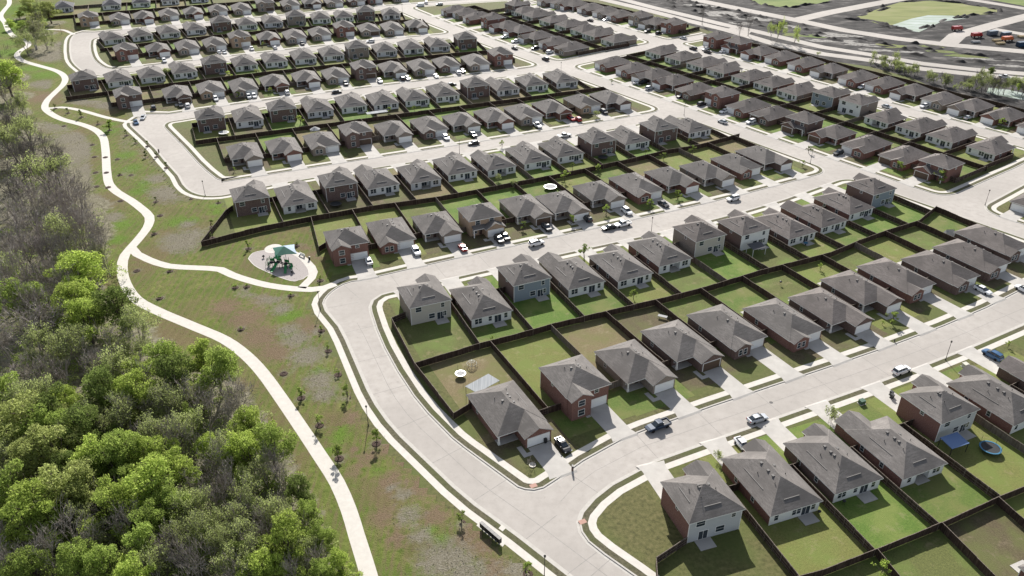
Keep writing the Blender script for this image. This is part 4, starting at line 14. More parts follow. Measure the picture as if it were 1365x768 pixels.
LOTS=[('R0',0,78.4,104.6,92.3,111.2,105.7,79.5,91.6,73.5),('R1',0,33.1,87.8,48.2,92.4,38.3,121.0,23.7,116.2),('R1',1,48.2,92.4,63.1,98.0,51.6,128.3,37.5,123.1),('R1',2,63.1,98.0,76.9,104.0,64.3,134.4,51.2,129.2),('R1',3,76.9,104.0,91.5,110.8,78.2,140.4,64.3,134.5),('R1',4,91.5,110.8,107.0,117.5,92.1,148.2,77.8,141.4),('R1',5,107.0,117.5,120.5,128.0,106.2,155.2,92.1,148.1),('R1',6,120.5,128.0,135.3,134.2,120.7,161.0,107.0,153.6),('R2',0,-19.6,154.9,-5.2,162.3,13.2,126.0,-1.2,118.7),('R2',1,-5.2,162.3,9.7,169.5,26.6,136.6,11.7,129.0),('R2',2,9.7,169.5,24.0,175.8,40.8,143.3,26.8,136.1),('R2',3,24.0,175.8,37.6,181.4,53.1,151.5,40.0,144.7),('R2',4,37.6,181.4,50.8,187.4,65.8,158.7,52.9,152.0),('R2',5,50.8,187.4,63.5,194.1,80.6,161.8,67.8,155.0),('R2',6,63.5,194.1,76.4,200.4,93.7,167.8,81.0,161.1),('R2',7,76.4,200.4,89.6,206.4,105.5,176.8,92.6,169.9),('R2',8,89.6,206.4,101.9,214.2,118.1,184.2,105.2,177.3),('R2',9,101.9,214.2,114.0,221.8,131.7,189.1,119.1,182.3),('R2',10,114.0,221.8,126.5,228.6,143.8,196.9,131.2,190.1),('R2',11,126.5,228.6,137.4,239.4,155.7,206.1,142.7,198.9),('R3',0,-20.5,154.4,-7.7,161.2,-20.0,189.8,-33.1,184.2),('R3',1,-7.7,161.2,5.3,167.3,-7.0,195.1,-19.9,189.5),('R3',2,5.3,167.3,18.5,173.4,5.3,202.2,-7.6,196.4),('R3',3,18.5,173.4,31.8,179.0,18.1,208.2,5.3,202.2),('R3',4,31.8,179.0,45.2,184.8,31.1,214.1,18.2,207.9),('R3',5,45.2,184.8,58.8,191.6,44.5,220.2,31.2,213.8),('R3',6,58.8,191.6,72.0,198.4,57.6,226.4,44.7,219.8),('R3',7,72.0,198.4,85.3,204.5,70.4,232.7,57.8,226.1),('R3',8,85.3,204.5,98.1,211.6,83.0,239.5,70.4,232.8),('R3',9,98.1,211.6,110.6,219.7,95.4,246.9,82.8,239.9),('R3',10,110.6,219.7,123.2,226.8,107.3,254.6,95.0,247.7),('R3',11,123.2,226.8,134.4,236.3,119.5,262.0,107.2,254.9),('R4',0,-64.6,231.3,-51.4,237.3,-37.5,202.5,-51.1,197.1),('R4',1,-51.4,237.3,-38.4,242.4,-25.0,210.1,-38.3,204.7),('R4',2,-38.4,242.4,-25.4,246.8,-11.8,215.2,-24.8,209.7),('R4',3,-25.4,246.8,-12.0,252.9,2.5,220.3,-11.3,214.2),('R4',4,-12.0,252.9,0.7,259.1,15.4,227.3,2.1,221.2),('R4',5,0.7,259.1,12.8,264.9,28.3,232.5,15.7,226.6),('R4',6,12.8,264.9,25.9,271.7,41.4,240.5,27.6,233.9),('R4',7,25.9,271.7,38.5,278.4,54.9,246.4,41.7,239.8),('R4',8,38.5,278.4,50.8,285.4,68.0,252.7,55.1,245.9),('R4',9,50.8,285.4,63.3,292.0,81.4,258.9,68.4,251.9),('R4',10,63.3,292.0,75.6,298.2,93.4,266.5,81.0,259.6),('R4',11,75.6,298.2,87.5,306.0,106.0,273.5,93.4,266.4),('R5',0,-83.8,220.3,-71.2,227.8,-83.5,255.4,-96.7,249.6),('R5',1,-71.2,227.8,-58.1,234.2,-70.5,261.8,-83.7,255.9),('R5',2,-58.1,234.2,-45.1,240.1,-57.4,267.2,-70.3,261.4),('R5',3,-45.1,240.1,-31.4,244.7,-45.3,275.1,-58.3,269.2),('R5',4,-31.4,244.7,-18.0,250.1,-32.2,280.8,-45.2,274.8),('R5',5,-18.0,250.1,-5.1,256.3,-19.4,286.7,-32.2,280.8),('R5',6,-5.1,256.3,7.8,262.5,-5.9,291.4,-18.8,285.4),('R5',7,7.8,262.5,20.4,268.7,6.2,298.4,-6.4,292.4),('R5',8,20.4,268.7,33.2,275.5,19.3,304.3,6.4,298.1),('R5',9,33.2,275.5,46.1,282.6,33.6,308.2,20.5,301.8),('R5',10,46.1,282.6,58.8,290.1,45.6,316.9,32.5,310.4),('R5',11,58.8,290.1,72.3,296.0,59.4,321.9,46.3,315.5),('R5',12,72.3,296.0,85.2,304.5,72.2,330.4,58.6,323.5),('R6',0,-115.6,302.9,-102.1,308.7,-87.5,275.9,-101.0,269.9),('R6',1,-102.1,308.7,-88.9,314.4,-74.4,281.9,-87.6,276.0),('R6',2,-88.9,314.4,-75.8,320.0,-61.8,288.6,-74.8,282.8),('R6',3,-75.8,320.0,-62.8,325.6,-49.7,296.7,-62.8,290.9),('R6',4,-62.8,325.6,-49.0,331.5,-35.1,301.0,-48.8,294.7),('R6',5,-49.0,331.5,-35.8,337.2,-21.8,306.6,-34.9,300.6),('R6',6,-35.8,337.2,-23.0,342.8,-8.9,312.3,-21.7,306.4),('R6',7,-23.0,342.8,-10.2,348.2,4.3,317.0,-8.4,311.1),('R6',8,-10.2,348.2,2.2,353.6,16.8,322.4,4.4,316.7),('R6',9,2.2,353.6,15.7,359.5,29.8,329.6,16.4,323.3),('R6',10,15.7,359.5,29.1,365.3,42.4,337.2,29.1,330.9),('R6',11,29.1,365.3,42.2,371.0,56.0,341.8,43.1,335.6),('R7',0,-122.8,299.9,-109.2,305.7,-121.6,335.0,-135.2,329.2),('R7',1,-109.2,305.7,-96.0,311.4,-108.8,342.1,-122.2,336.4),('R7',2,-96.0,311.4,-82.6,317.1,-94.8,346.4,-108.3,340.8),('R7',3,-82.6,317.1,-69.0,322.9,-82.2,355.0,-96.0,349.3),('R7',4,-69.0,322.9,-56.1,328.5,-69.3,360.8,-82.4,355.4),('R7',5,-56.1,328.5,-43.3,334.0,-56.0,365.0,-68.9,359.8),('R7',6,-43.3,334.0,-30.4,339.6,-42.7,370.2,-55.9,364.8),('R7',7,-30.4,339.6,-17.0,345.4,-29.9,377.7,-43.5,372.2),('R7',8,-17.0,345.4,-4.0,350.9,-15.2,379.0,-28.3,373.8),('R7',9,-4.0,350.9,9.1,356.6,-2.5,386.0,-15.8,380.8),('R7',10,9.1,356.6,22.8,362.6,11.2,392.3,-2.9,386.8),('R7',11,22.8,362.6,36.8,368.6,24.9,399.2,10.7,393.7),('R8',0,-184.5,363.9,-168.9,372.2,-155.6,345.7,-171.0,337.8),('R8',1,-168.9,372.2,-153.2,380.4,-138.6,350.4,-154.1,342.8),('R8',2,-153.2,380.4,-140.0,386.9,-126.3,357.6,-139.1,351.4),('R8',3,-140.0,386.9,-126.9,393.0,-112.2,360.6,-124.9,354.7),('R8',4,-126.9,393.0,-113.3,399.2,-99.3,367.3,-112.6,361.4),('R8',5,-113.3,399.2,-99.7,405.1,-86.8,374.3,-100.0,368.7),('R8',6,-99.7,405.1,-86.4,410.7,-73.8,379.6,-86.7,374.3),('R8',7,-86.4,410.7,-73.2,416.0,-61.9,387.0,-74.7,381.9),('R8',8,-73.2,416.0,-59.5,421.1,-47.6,389.5,-60.8,384.4),('R8',9,-59.5,421.1,-46.3,426.0,-34.8,394.3,-47.7,389.5),('R8',10,-46.3,426.0,-32.7,430.7,-22.0,399.9,-35.1,395.2),('R8',11,-32.7,430.7,-18.6,435.3,-8.7,405.5,-22.3,400.9),('R8',12,-18.6,435.3,-3.6,436.6,4.6,411.4,-9.1,406.9),('R9',0,-197.6,356.6,-184.7,363.8,-199.5,388.8,-212.3,381.1),('R9',1,-184.7,363.8,-172.1,370.6,-188.1,399.0,-201.1,391.5),('R9',2,-172.1,370.6,-159.3,377.3,-174.5,405.6,-187.7,398.3),('R9',3,-159.3,377.3,-146.3,383.8,-160.9,412.2,-174.3,405.1),('R9',4,-146.3,383.8,-133.5,389.9,-147.0,417.5,-160.2,410.9),('R9',5,-133.5,389.9,-120.4,396.0,-133.9,425.0,-147.5,418.5),('R9',6,-120.4,396.0,-107.1,401.9,-120.2,431.6,-134.0,425.3),('R9',7,-107.1,401.9,-94.0,407.6,-106.8,438.3,-120.6,432.4),('R9',8,-94.0,407.6,-81.2,412.8,-93.7,444.4,-107.1,438.9),('R9',9,-81.2,412.8,-68.6,417.8,-79.6,447.3,-92.8,442.2),('R9',10,-68.6,417.8,-55.2,422.7,-66.1,453.5,-80.1,448.4),('R9',11,-55.2,422.7,-41.7,427.6,-52.4,459.9,-66.7,455.0),('R9',12,-41.7,427.6,-27.6,432.5,-37.7,465.0,-52.6,460.3),('R9',13,-27.6,432.5,-13.2,437.1,-21.9,466.4,-36.8,462.0),('R10',0,-218.8,442.6,-205.7,450.9,-190.0,422.8,-203.2,415.2),('R10',1,-205.7,450.9,-192.2,458.9,-176.6,429.4,-189.7,422.3),('R10',2,-192.2,458.9,-179.1,466.1,-163.1,434.5,-175.8,427.9),('R10',3,-179.1,466.1,-166.2,472.7,-150.9,440.9,-163.3,434.8),('R10',4,-166.2,472.7,-152.8,479.2,-139.2,449.3,-152.0,443.2),('R10',5,-152.8,479.2,-138.7,485.3,-125.2,454.1,-138.6,448.1),('R10',6,-138.7,485.3,-125.0,490.9,-111.4,457.9,-124.5,452.4),('R10',7,-125.0,490.9,-111.1,496.1,-98.6,464.0,-111.8,458.7),('R10',8,-111.1,496.1,-97.5,500.8,-86.9,471.9,-99.8,467.1),('R10',9,-97.5,500.8,-83.9,505.0,-73.1,473.8,-85.9,469.2),('R10',10,-83.9,505.0,-69.8,508.9,-59.6,477.6,-72.8,473.1),('R10',11,-69.8,508.9,-55.0,512.7,-45.6,482.8,-59.8,478.3),('R11',0,-219.7,442.0,-207.2,450.0,-223.8,475.9,-236.6,467.5),('R11',1,-207.2,450.0,-194.9,457.3,-212.4,486.8,-225.6,478.7),('R11',2,-194.9,457.3,-182.4,464.3,-198.2,493.0,-211.6,485.4),('R11',3,-182.4,464.3,-169.8,471.0,-184.0,499.1,-197.6,491.9),('R11',4,-169.8,471.0,-157.2,477.0,-170.3,505.2,-183.8,498.6),('R11',5,-157.2,477.0,-144.4,482.9,-156.4,511.4,-170.3,505.3),('R11',6,-144.4,482.9,-131.5,488.4,-142.7,517.7,-156.7,512.1),('R11',7,-131.5,488.4,-118.7,493.4,-128.7,522.6,-142.7,517.5),('R11',8,-118.7,493.4,-105.5,498.1,-115.4,530.2,-129.8,525.6),('R11',9,-105.5,498.1,-92.9,502.3,-101.6,534.2,-115.4,530.2),('R11',10,-92.9,502.3,-79.6,506.2,-86.6,535.8,-101.0,532.1),('R11',11,-79.6,506.2,-65.0,510.2,-71.9,541.8,-87.3,538.4),('R12',0,-274.6,524.5,-259.9,531.1,-244.6,500.9,-258.7,493.6),('R12',1,-259.9,531.1,-245.6,537.5,-228.7,503.2,-242.3,496.4),('R12',2,-245.6,537.5,-232.2,543.3,-215.2,507.6,-227.9,501.5),('R12',3,-232.2,543.3,-218.6,549.1,-202.7,514.9,-215.7,508.7),('R12',4,-218.6,549.1,-204.7,555.0,-189.1,520.3,-202.4,514.2),('R12',5,-204.7,555.0,-190.9,560.8,-176.4,527.7,-189.8,521.8),('R12',6,-190.9,560.8,-176.9,566.5,-162.1,531.5,-175.6,525.7),('R12',7,-176.9,566.5,-162.3,572.4,-149.3,540.7,-163.5,534.8),('R12',8,-162.3,572.4,-148.1,578.1,-134.9,544.9,-148.7,539.3),('R12',9,-148.1,578.1,-134.7,583.3,-121.9,550.1,-134.9,545.0),('R12',10,-134.7,583.3,-120.9,588.6,-107.8,553.3,-121.2,548.2),('R12',11,-120.9,588.6,-107.8,593.6,-95.3,559.0,-108.2,554.3),('R12',12,-107.8,593.6,-93.4,598.9,-81.7,565.1,-95.7,560.1),('R12',13,-93.4,598.9,-75.9,599.1,-66.5,571.3,-82.0,566.0),('R13',0,-288.1,518.3,-268.1,527.4,-283.0,564.8,-303.4,556.8),('R13',1,-268.1,527.4,-246.8,536.9,-259.9,569.7,-281.5,561.1),('R13',2,-246.8,536.9,-230.3,544.1,-244.1,579.1,-260.9,572.4),('R13',3,-230.3,544.1,-213.3,551.4,-227.0,585.8,-244.1,579.0),('R13',4,-213.3,551.4,-197.7,558.0,-211.4,592.7,-227.2,586.4),('R14',0,61.3,427.0,70.2,415.2,44.9,397.0,36.3,408.9),('R14',1,70.2,415.2,78.6,404.0,53.2,385.6,45.0,397.0),('R14',2,78.6,404.0,86.6,393.2,60.9,374.8,53.1,385.6),('R14',3,86.6,393.2,94.9,381.9,69.3,363.4,61.0,374.9),('R14',4,94.9,381.9,104.0,369.4,78.1,350.7,69.1,363.2),('R14',5,104.0,369.4,112.7,357.4,87.5,339.3,78.9,351.3),('R14',6,112.7,357.4,120.6,346.4,94.4,327.6,86.5,338.6),('R14',7,120.6,346.4,129.0,334.5,102.9,315.8,94.4,327.6),('R14',8,129.0,334.5,137.4,322.5,112.4,304.5,103.8,316.4),('R14',9,137.4,322.5,145.6,310.8,120.3,292.7,112.1,304.2),('R14',10,145.6,310.8,154.0,298.5,128.3,280.0,119.6,292.2),('R14',11,154.0,298.5,162.4,286.1,138.0,268.6,129.3,280.8),('R14',12,162.4,286.1,170.8,273.8,146.6,256.4,137.9,268.6),('R15',0,60.7,427.9,69.6,416.0,94.6,434.9,85.6,446.8),('R15',1,69.6,416.0,78.4,404.3,102.9,422.7,94.1,434.5),('R15',2,78.4,404.3,86.7,393.1,111.0,411.1,102.6,422.4),('R15',3,86.7,393.1,95.2,381.5,119.3,399.1,110.7,410.8),('R15',4,95.2,381.5,103.7,369.9,127.7,387.4,119.2,399.1),('R15',5,103.7,369.9,111.7,358.8,135.5,376.0,127.4,387.2),('R15',6,111.7,358.8,120.5,346.5,144.5,363.6,135.6,376.1),('R15',7,120.5,346.5,128.9,334.6,153.0,351.6,144.5,363.6),('R15',8,128.9,334.6,137.3,322.7,161.6,339.6,153.1,351.7),('R15',9,137.3,322.7,145.8,310.4,170.5,327.5,161.9,339.9),('R15',10,145.8,310.4,153.4,299.3,178.6,316.6,170.9,327.8),('R15',11,153.4,299.3,161.6,287.4,187.1,304.6,178.8,316.7),('R15',12,161.6,287.4,170.4,274.4,196.6,292.1,187.8,305.1),('R16',0,119.5,469.2,128.5,457.5,109.9,442.7,100.8,454.1),('R16',1,128.5,457.5,138.6,446.9,118.1,430.8,109.1,442.1),('R16',2,138.6,446.9,148.8,436.7,126.0,419.2,117.4,430.3),('R16',3,148.8,436.7,157.2,425.3,134.1,407.8,125.7,418.9),('R16',4,157.2,425.3,165.3,413.1,142.3,395.9,133.6,407.4),('R16',5,165.3,413.1,174.2,400.8,150.9,383.8,142.1,395.8),('R16',6,174.2,400.8,183.3,389.1,159.3,371.8,150.7,383.6),('R16',7,183.3,389.1,191.3,377.7,167.2,360.6,159.3,371.8),('R16',8,191.3,377.7,199.2,365.6,175.5,349.1,167.4,360.7),('R16',9,199.2,365.6,207.6,354.7,183.5,338.2,175.8,349.4),('R16',10,207.6,354.7,215.9,343.6,191.4,327.1,183.8,338.4),('R16',11,215.9,343.6,223.6,330.8,200.2,315.3,192.1,327.5),('R16',12,223.6,330.8,232.3,318.2,209.2,303.0,200.9,315.7),('R17',0,-24.5,552.4,-17.4,541.4,-43.0,523.1,-50.6,533.8),('R17',1,-17.4,541.4,-10.5,530.9,-35.4,513.2,-42.7,523.4),('R17',2,-10.5,530.9,-2.1,518.2,-27.3,500.2,-36.2,512.6),('R17',3,-2.1,518.2,6.2,505.9,-17.1,489.3,-25.7,501.4),('R17',4,6.2,505.9,14.0,494.5,-10.3,477.3,-18.2,488.5),('R17',5,14.0,494.5,22.8,481.8,-0.9,464.9,-9.9,477.5),('R17',6,22.8,481.8,32.4,468.1,7.5,450.4,-2.2,464.0),('R17',7,32.4,468.1,41.3,455.8,16.6,438.2,7.8,450.6),('R17',8,41.3,455.8,50.0,443.9,25.5,426.4,16.9,438.5),('R18',0,-14.8,537.5,-7.9,526.9,15.5,542.9,8.3,553.4),('R18',1,-7.9,526.9,-1.4,517.1,23.4,534.1,16.8,543.8),('R18',2,-1.4,517.1,7.3,504.2,32.9,521.7,24.1,534.5),('R18',3,7.3,504.2,16.5,490.8,41.8,508.1,32.6,521.5),('R18',4,16.5,490.8,25.1,478.5,50.2,495.7,41.8,508.1),('R18',5,25.1,478.5,32.9,467.5,57.6,484.4,49.9,495.5),('R18',6,32.9,467.5,41.1,456.0,66.1,473.1,58.2,484.8),('R18',7,41.1,456.0,50.4,443.3,74.9,460.1,66.0,473.0),('R19',0,34.2,582.7,42.4,572.2,21.0,553.5,12.3,563.5),('R19',1,42.4,572.2,50.0,565.7,26.9,545.4,20.3,552.9),('R19',2,50.0,565.7,58.7,557.7,39.4,540.8,31.7,549.6),('R19',3,58.7,557.7,68.1,546.6,49.4,530.3,39.9,541.2),('R19',4,68.1,546.6,76.1,536.3,56.9,519.5,48.3,529.4),('R19',5,76.1,536.3,84.3,524.1,65.5,507.7,55.9,518.7),('R19',6,84.3,524.1,93.6,513.8,73.2,496.0,64.1,506.4),('R19',7,93.6,513.8,102.0,504.0,80.8,485.5,72.3,495.2),('R19',8,102.0,504.0,111.2,492.3,91.1,474.7,81.3,485.9)]
XF=[[(-27.3,175.3),(-30.5,172.5),(-22.6,153.2),(-12.4,135.0),(-8.3,139.2)],[(-63.5,231.8),(-56.8,211.3),(-55.0,214.7)],[(-90.7,239.9),(-91.9,236.1),(-92.5,214.5)],[(30.9,100.8),(24.8,96.3),(23.6,85.3)],[(63.5,98.1),(66.0,89.0)],[(77.5,104.2),(81.4,91.3)],[(91.0,110.5),(95.5,96.0)]]
PATHS=[('main',2.9,[(-357.62,600.55),(-355.98,597.71),(-354.28,594.82),(-352.55,591.91),(-350.8,588.98),(-349.05,586.06),(-347.32,583.15),(-345.62,580.26),(-343.98,577.42),(-342.41,574.64),(-340.94,571.92),(-339.57,569.29),(-338.34,566.76),(-336.98,563.71),(-335.8,560.79),(-334.76,557.97),(-333.8,555.22),(-332.87,552.5),(-331.92,549.8),(-330.89,547.06),(-329.71,543.97),(-328.58,540.9),(-327.45,537.85),(-326.24,534.82),(-324.92,531.79),(-323.4,528.78),(-321.76,525.95),(-319.93,523.13),(-317.98,520.33),(-315.95,517.53),(-313.9,514.73),(-311.88,511.92),(-309.96,509.11),(-308.14,506.29),(-306.34,503.42),(-304.56,500.53),(-302.79,497.67),(-301.03,494.86),(-299.28,492.15),(-297.53,489.56),(-295.4,486.54),(-293.26,483.58),(-291.14,480.76),(-289.08,478.19),(-287.12,475.94),(-284.0,472.92),(-280.99,470.42),(-278.09,468.31),(-275.31,466.06),(-272.5,462.78),(-270.1,459.22),(-268.5,456.24),(-267.34,453.05),(-266.91,450.09),(-266.75,446.88),(-266.37,443.66),(-265.62,440.37),(-264.63,437.08),(-263.2,433.85),(-261.54,431.1),(-259.53,428.39),(-257.25,425.75),(-254.76,423.22),(-252.26,421.07),(-249.48,419.01),(-246.56,417.03),(-243.62,415.09),(-240.82,413.18),(-237.63,411.02),(-234.44,408.93),(-231.4,406.87),(-228.66,404.76),(-226.06,402.45),(-223.76,400.11),(-221.67,397.69),(-219.06,394.13),(-216.84,390.31),(-215.49,387.36),(-214.33,384.24),(-213.32,380.95),(-212.63,377.97),(-212.07,374.82),(-211.57,371.62),(-211.05,368.47),(-210.53,365.45),(-210.05,362.44),(-209.51,359.46),(-208.81,356.56),(-207.69,352.89),(-206.36,349.32),(-204.75,346.02),(-202.96,343.29),(-200.93,340.8),(-198.69,338.37),(-195.98,335.65),(-193.02,333.0),(-189.84,330.52),(-187.09,328.76),(-184.14,327.14),(-181.2,325.55),(-178.46,323.9),(-175.5,321.87),(-172.73,319.78),(-170.14,317.49),(-167.69,314.91),(-165.43,312.1),(-163.24,308.95),(-161.7,306.38),(-160.23,303.6),(-158.8,300.64),(-157.35,297.56),(-155.85,294.4),(-154.51,291.54),(-153.12,288.48),(-151.71,285.31),(-150.29,282.12),(-148.9,278.99),(-147.55,276.02),(-146.27,273.29),(-144.7,269.97),(-143.23,266.87),(-141.76,264.01),(-140.2,261.39),(-137.49,257.76),(-134.6,254.58),(-131.44,251.65),(-128.2,248.77),(-126.0,246.61),(-123.83,244.38),(-121.75,242.12),(-118.77,238.84),(-116.29,235.41),(-114.91,232.02),(-114.08,228.35),(-113.73,225.13),(-113.61,221.7),(-113.55,218.35),(-113.65,213.9),(-113.5,209.62),(-112.58,205.74),(-111.17,201.93),(-109.88,198.98),(-108.35,196.0),(-106.64,193.08),(-104.62,190.02),(-102.38,187.02),(-99.99,184.34),(-97.74,182.38),(-95.38,180.69),(-92.74,178.93),(-90.39,177.4),(-87.79,175.8),(-85.07,174.18),(-82.4,172.58),(-79.91,171.07),(-76.68,169.15),(-73.63,167.32),(-70.76,165.36),(-68.23,163.26),(-65.86,161.03),(-63.62,158.73),(-61.6,156.48),(-59.69,154.17),(-57.83,151.77),(-55.94,149.19),(-54.09,146.52),(-52.17,143.71),(-50.39,141.11),(-48.53,138.36),(-46.67,135.59),(-44.89,132.92),(-42.82,129.83),(-40.83,126.82),(-38.91,123.89),(-37.16,121.26),(-35.47,118.7),(-33.92,116.15),(-32.05,112.55),(-30.41,109.01),(-29.16,106.0),(-27.95,102.88),(-26.74,99.92),(-25.46,96.76),(-24.34,93.9),(-22.61,89.04)]),('spur',2.2,[(-202.91,345.08),(-197.93,346.33),(-194.98,345.71),(-191.69,344.39),(-188.21,342.72),(-185.74,341.38),(-183.09,339.76),(-180.36,337.99),(-177.63,336.19),(-174.99,334.5),(-172.54,333.04),(-168.99,331.12),(-165.66,329.44),(-162.78,328.13),(-158.74,326.71)]),('park',2.6,[(-113.11,213.72),(-110.04,209.94),(-105.44,206.58),(-102.1,204.53),(-98.42,202.85),(-94.38,202.15),(-90.25,201.79),(-86.32,201.48),(-82.75,200.79),(-78.39,197.56),(-75.54,195.89),(-72.57,194.36),(-69.87,193.07),(-67.04,191.94),(-63.2,190.83),(-59.39,190.03),(-54.52,189.63),(-51.29,190.44),(-48.64,192.67)]),('topspur',2.0,[(-277.54,492.79),(-272.01,492.41),(-266.2,491.46),(-263.02,488.95),(-259.99,485.81),(-257.14,483.05),(-254.33,480.28)]),('playwalk',2.4,[(-68.06,213.96),(-65.74,211.72),(-62.74,209.24),(-59.84,206.03),(-57.29,202.23),(-56.04,199.18),(-55.91,195.78),(-56.62,193.29),(-57.43,190.44)])]
PLAYPAD=[(-76.66,207.17),(-76.64,209.02),(-76.31,210.64),(-75.17,211.65),(-73.65,212.29),(-71.83,212.6),(-69.94,212.53),(-68.21,212.1),(-66.54,211.35),(-64.71,210.1),(-63.02,208.55),(-62.02,207.42),(-61.1,206.19),(-60.24,204.9),(-59.32,203.44),(-58.45,201.9),(-57.77,200.48),(-57.0,197.9),(-58.12,195.36),(-60.12,194.11),(-61.41,194.39),(-62.87,195.14),(-64.32,195.99),(-65.86,196.95),(-67.4,198.05),(-68.92,199.18),(-70.51,200.36),(-72.1,201.58),(-73.53,202.9),(-74.66,204.27),(-75.66,205.72)]
PLAYDISC=[-70.96,213.48]
PLAY={'sail': (-65.16,205.44),'eq': (-66.6,202.23),'climb': (-69.19,203.56),'spring': (-72.31,207.63),'spin': (-61.84,198.33),'bench': (-61.37,208.55),'bin': (-58.74,206.49)}
CARS=[(30.77,132.44,207.1,'pickup','navy','R2',1,'s'),(52.45,134.88,21.7,'sedan','silver','R1',2,'s'),(90.3,152.06,26.9,'suv','white','R1',5,'s'),(114.43,158.05,118.6,'suv','blue','R1',6,'d'),(47.25,126.35,110.1,'muscle','white','R1',1,'d'),(10.42,126.35,296.9,'sedan','black','R2',0,'d'),(127.38,188.44,298.4,'sedan','white','R2',9,'d'),(-41.31,204.9,291.5,'sedan','white','R4',0,'d'),(-28.16,210.64,292.2,'suv','white','R4',1,'d'),(-14.69,213.24,293.0,'sedan','red','R4',2,'d'),(-3.86,218.1,293.6,'suv','black','R4',3,'d'),(-2.05,219.84,293.6,'suv','black','R4',3,'d'),(7.32,216.14,24.9,'suv','white','R3',3,'s'),(10.78,226.24,294.5,'suv','black','R4',4,'d'),(23.8,232.76,295.1,'suv','black','R4',5,'d'),(37.16,238.22,295.9,'suv','white','R4',6,'d'),(49.94,243.87,296.7,'sedan','black','R4',7,'d'),(30.15,226.76,205.1,'sedan','black','R4',5,'s'),(34.66,228.98,205.9,'pickup','white','R4',6,'s'),(73.94,248.53,208.2,'suv','white','R4',9,'s'),(123.43,289.92,215.7,'suv','black','R14',10,'d'),(99.38,325.58,215.7,'suv','white','R14',7,'d'),(87.79,326.14,125.7,'sedan','silver','R14',6,'s'),(91.33,339.37,215.7,'sedan','white','R14',6,'d'),(83.66,349.16,215.7,'suv','black','R14',5,'d'),(10.47,321.03,295.0,'pickup','white','R6',8,'d'),(24.93,329.37,295.1,'suv','red','R6',9,'d'),(27.56,328.7,295.1,'suv','red','R6',9,'d'),(39.51,338.17,295.3,'suv','black','R6',10,'d'),(20.92,309.04,25.9,'pickup','silver','R5',9,'s'),(-26.17,306.64,294.6,'suv','white','R6',5,'d'),(-15.5,309.64,294.7,'suv','black','R6',6,'d'),(-14.96,300.79,204.7,'sedan','black','R6',6,'s'),(17.42,424.69,125.5,'suv','black','R17',8,'s'),(20.31,438.01,215.5,'suv','white','R17',8,'d'),(12.47,446.22,215.5,'suv','black','R17',7,'d'),(79.44,485.63,221.2,'suv','black','R19',8,'d'),(85.33,481.01,221.2,'suv','black','R19',8,'d'),(97.54,469.72,131.2,'sedan','silver','R19',8,'s'),(98.59,446.06,128.7,'suv','black','R16',0,'s'),(58.23,516.49,221.2,'sedan','white','R19',5,'d'),(48.29,514.83,131.2,'sedan','black','R19',5,'s'),(59.53,382.05,215.8,'sedan','white','R14',2,'d'),(62.39,382.05,215.8,'suv','black','R14',2,'d'),(64.2,372.91,215.8,'suv','silver','R14',3,'d'),(76.74,360.42,215.7,'suv','black','R14',4,'d'),(27.5,560.69,221.2,'suv','black','R19',1,'d'),(35.7,551.23,221.2,'suv','white','R19',2,'d'),(180.62,346.33,214.6,'suv','white','R16',9,'d'),(192.43,330.9,214.2,'sedan','silver','R16',10,'d'),(164.2,345.91,305.1,'sedan','silver','R15',8,'s'),(163.9,374.56,215.5,'suv','white','R16',7,'d'),(104.99,439.1,128.2,'sedan','black','R16',1,'s'),(105.01,445.1,218.7,'sedan','white','R16',0,'d'),(113.36,439.57,218.2,'sedan','white','R16',1,'d'),(-119.12,359.87,294.7,'suv','silver','R8',3,'d'),(-116.92,360.76,294.7,'suv','white','R8',3,'d'),(-103.32,366.29,294.0,'suv','white','R8',4,'d'),(-78.83,379.97,292.4,'suv','black','R8',6,'d'),(-80.77,367.43,22.3,'sedan','black','R7',4,'s'),(-133.03,356.56,295.5,'suv','white','R8',2,'d'),(-141.22,444.78,295.2,'suv','white','R10',4,'d'),(-129.27,447.51,294.0,'sedan','white','R10',5,'d'),(-116.38,456.2,292.9,'suv','black','R10',6,'d'),(-156.88,438.01,296.2,'sedan','white','R10',3,'d'),(-154.03,438.01,296.2,'sedan','silver','R10',3,'d'),(-145.38,347.16,296.2,'suv','black','R8',1,'d'),(-142.34,346.95,296.2,'suv','white','R8',1,'d'),(-63.17,384.02,291.7,'suv','white','R8',7,'d'),(-52.96,388.53,291.0,'suv','black','R8',8,'d'),(-50.44,388.78,291.0,'suv','white','R8',8,'d'),(-37.07,393.0,290.2,'sedan','white','R8',9,'d'),(-26.52,398.87,289.5,'suv','white','R8',10,'d'),(-24.41,401.0,289.5,'suv','black','R8',10,'d'),(-28.6,379.24,21.7,'sedan','black','R7',8,'s'),(-61.06,558.78,198.8,'van','white','R12',13,'s'),(-48.47,561.66,198.8,'suv','silver','R12',13,'s'),(-57.91,567.98,288.8,'suv','white','R12',13,'d'),(1.81,461.08,215.5,'suv','white','R17',6,'d'),(1.43,447.02,125.5,'sedan','black','R17',7,'s'),(-4.2,471.48,215.5,'suv','white','R17',5,'d'),(-79.4,461.93,199.6,'suv','white','R10',9,'s'),(-155.95,331.58,-79.7,'sedan','silver','R8',0,'s'),(-156.46,325.39,-59.7,'sedan','blue','R8',0,'s'),(-156.34,344.26,297.3,'suv','black','R8',0,'d'),(-179.83,420.75,298.5,'suv','white','R10',1,'d'),(239.51,391.46,124.6,'pickup','white','R16',9,'s'),(138.67,188.84,298.6,'sedan','white','R2',10,'d')]
LAMPS=[(102.82,156.83),(5.48,93.59),(-103.74,251.83),(42.89,223.65),(-19.87,290.23),(110.05,280.85),(156.17,244.28),(24.23,399.8),(73.53,335.78),(-70.31,537.56),(-50.08,179.45),(-261.74,480.83),(-84.9,305.29),(-30.43,132.92)]
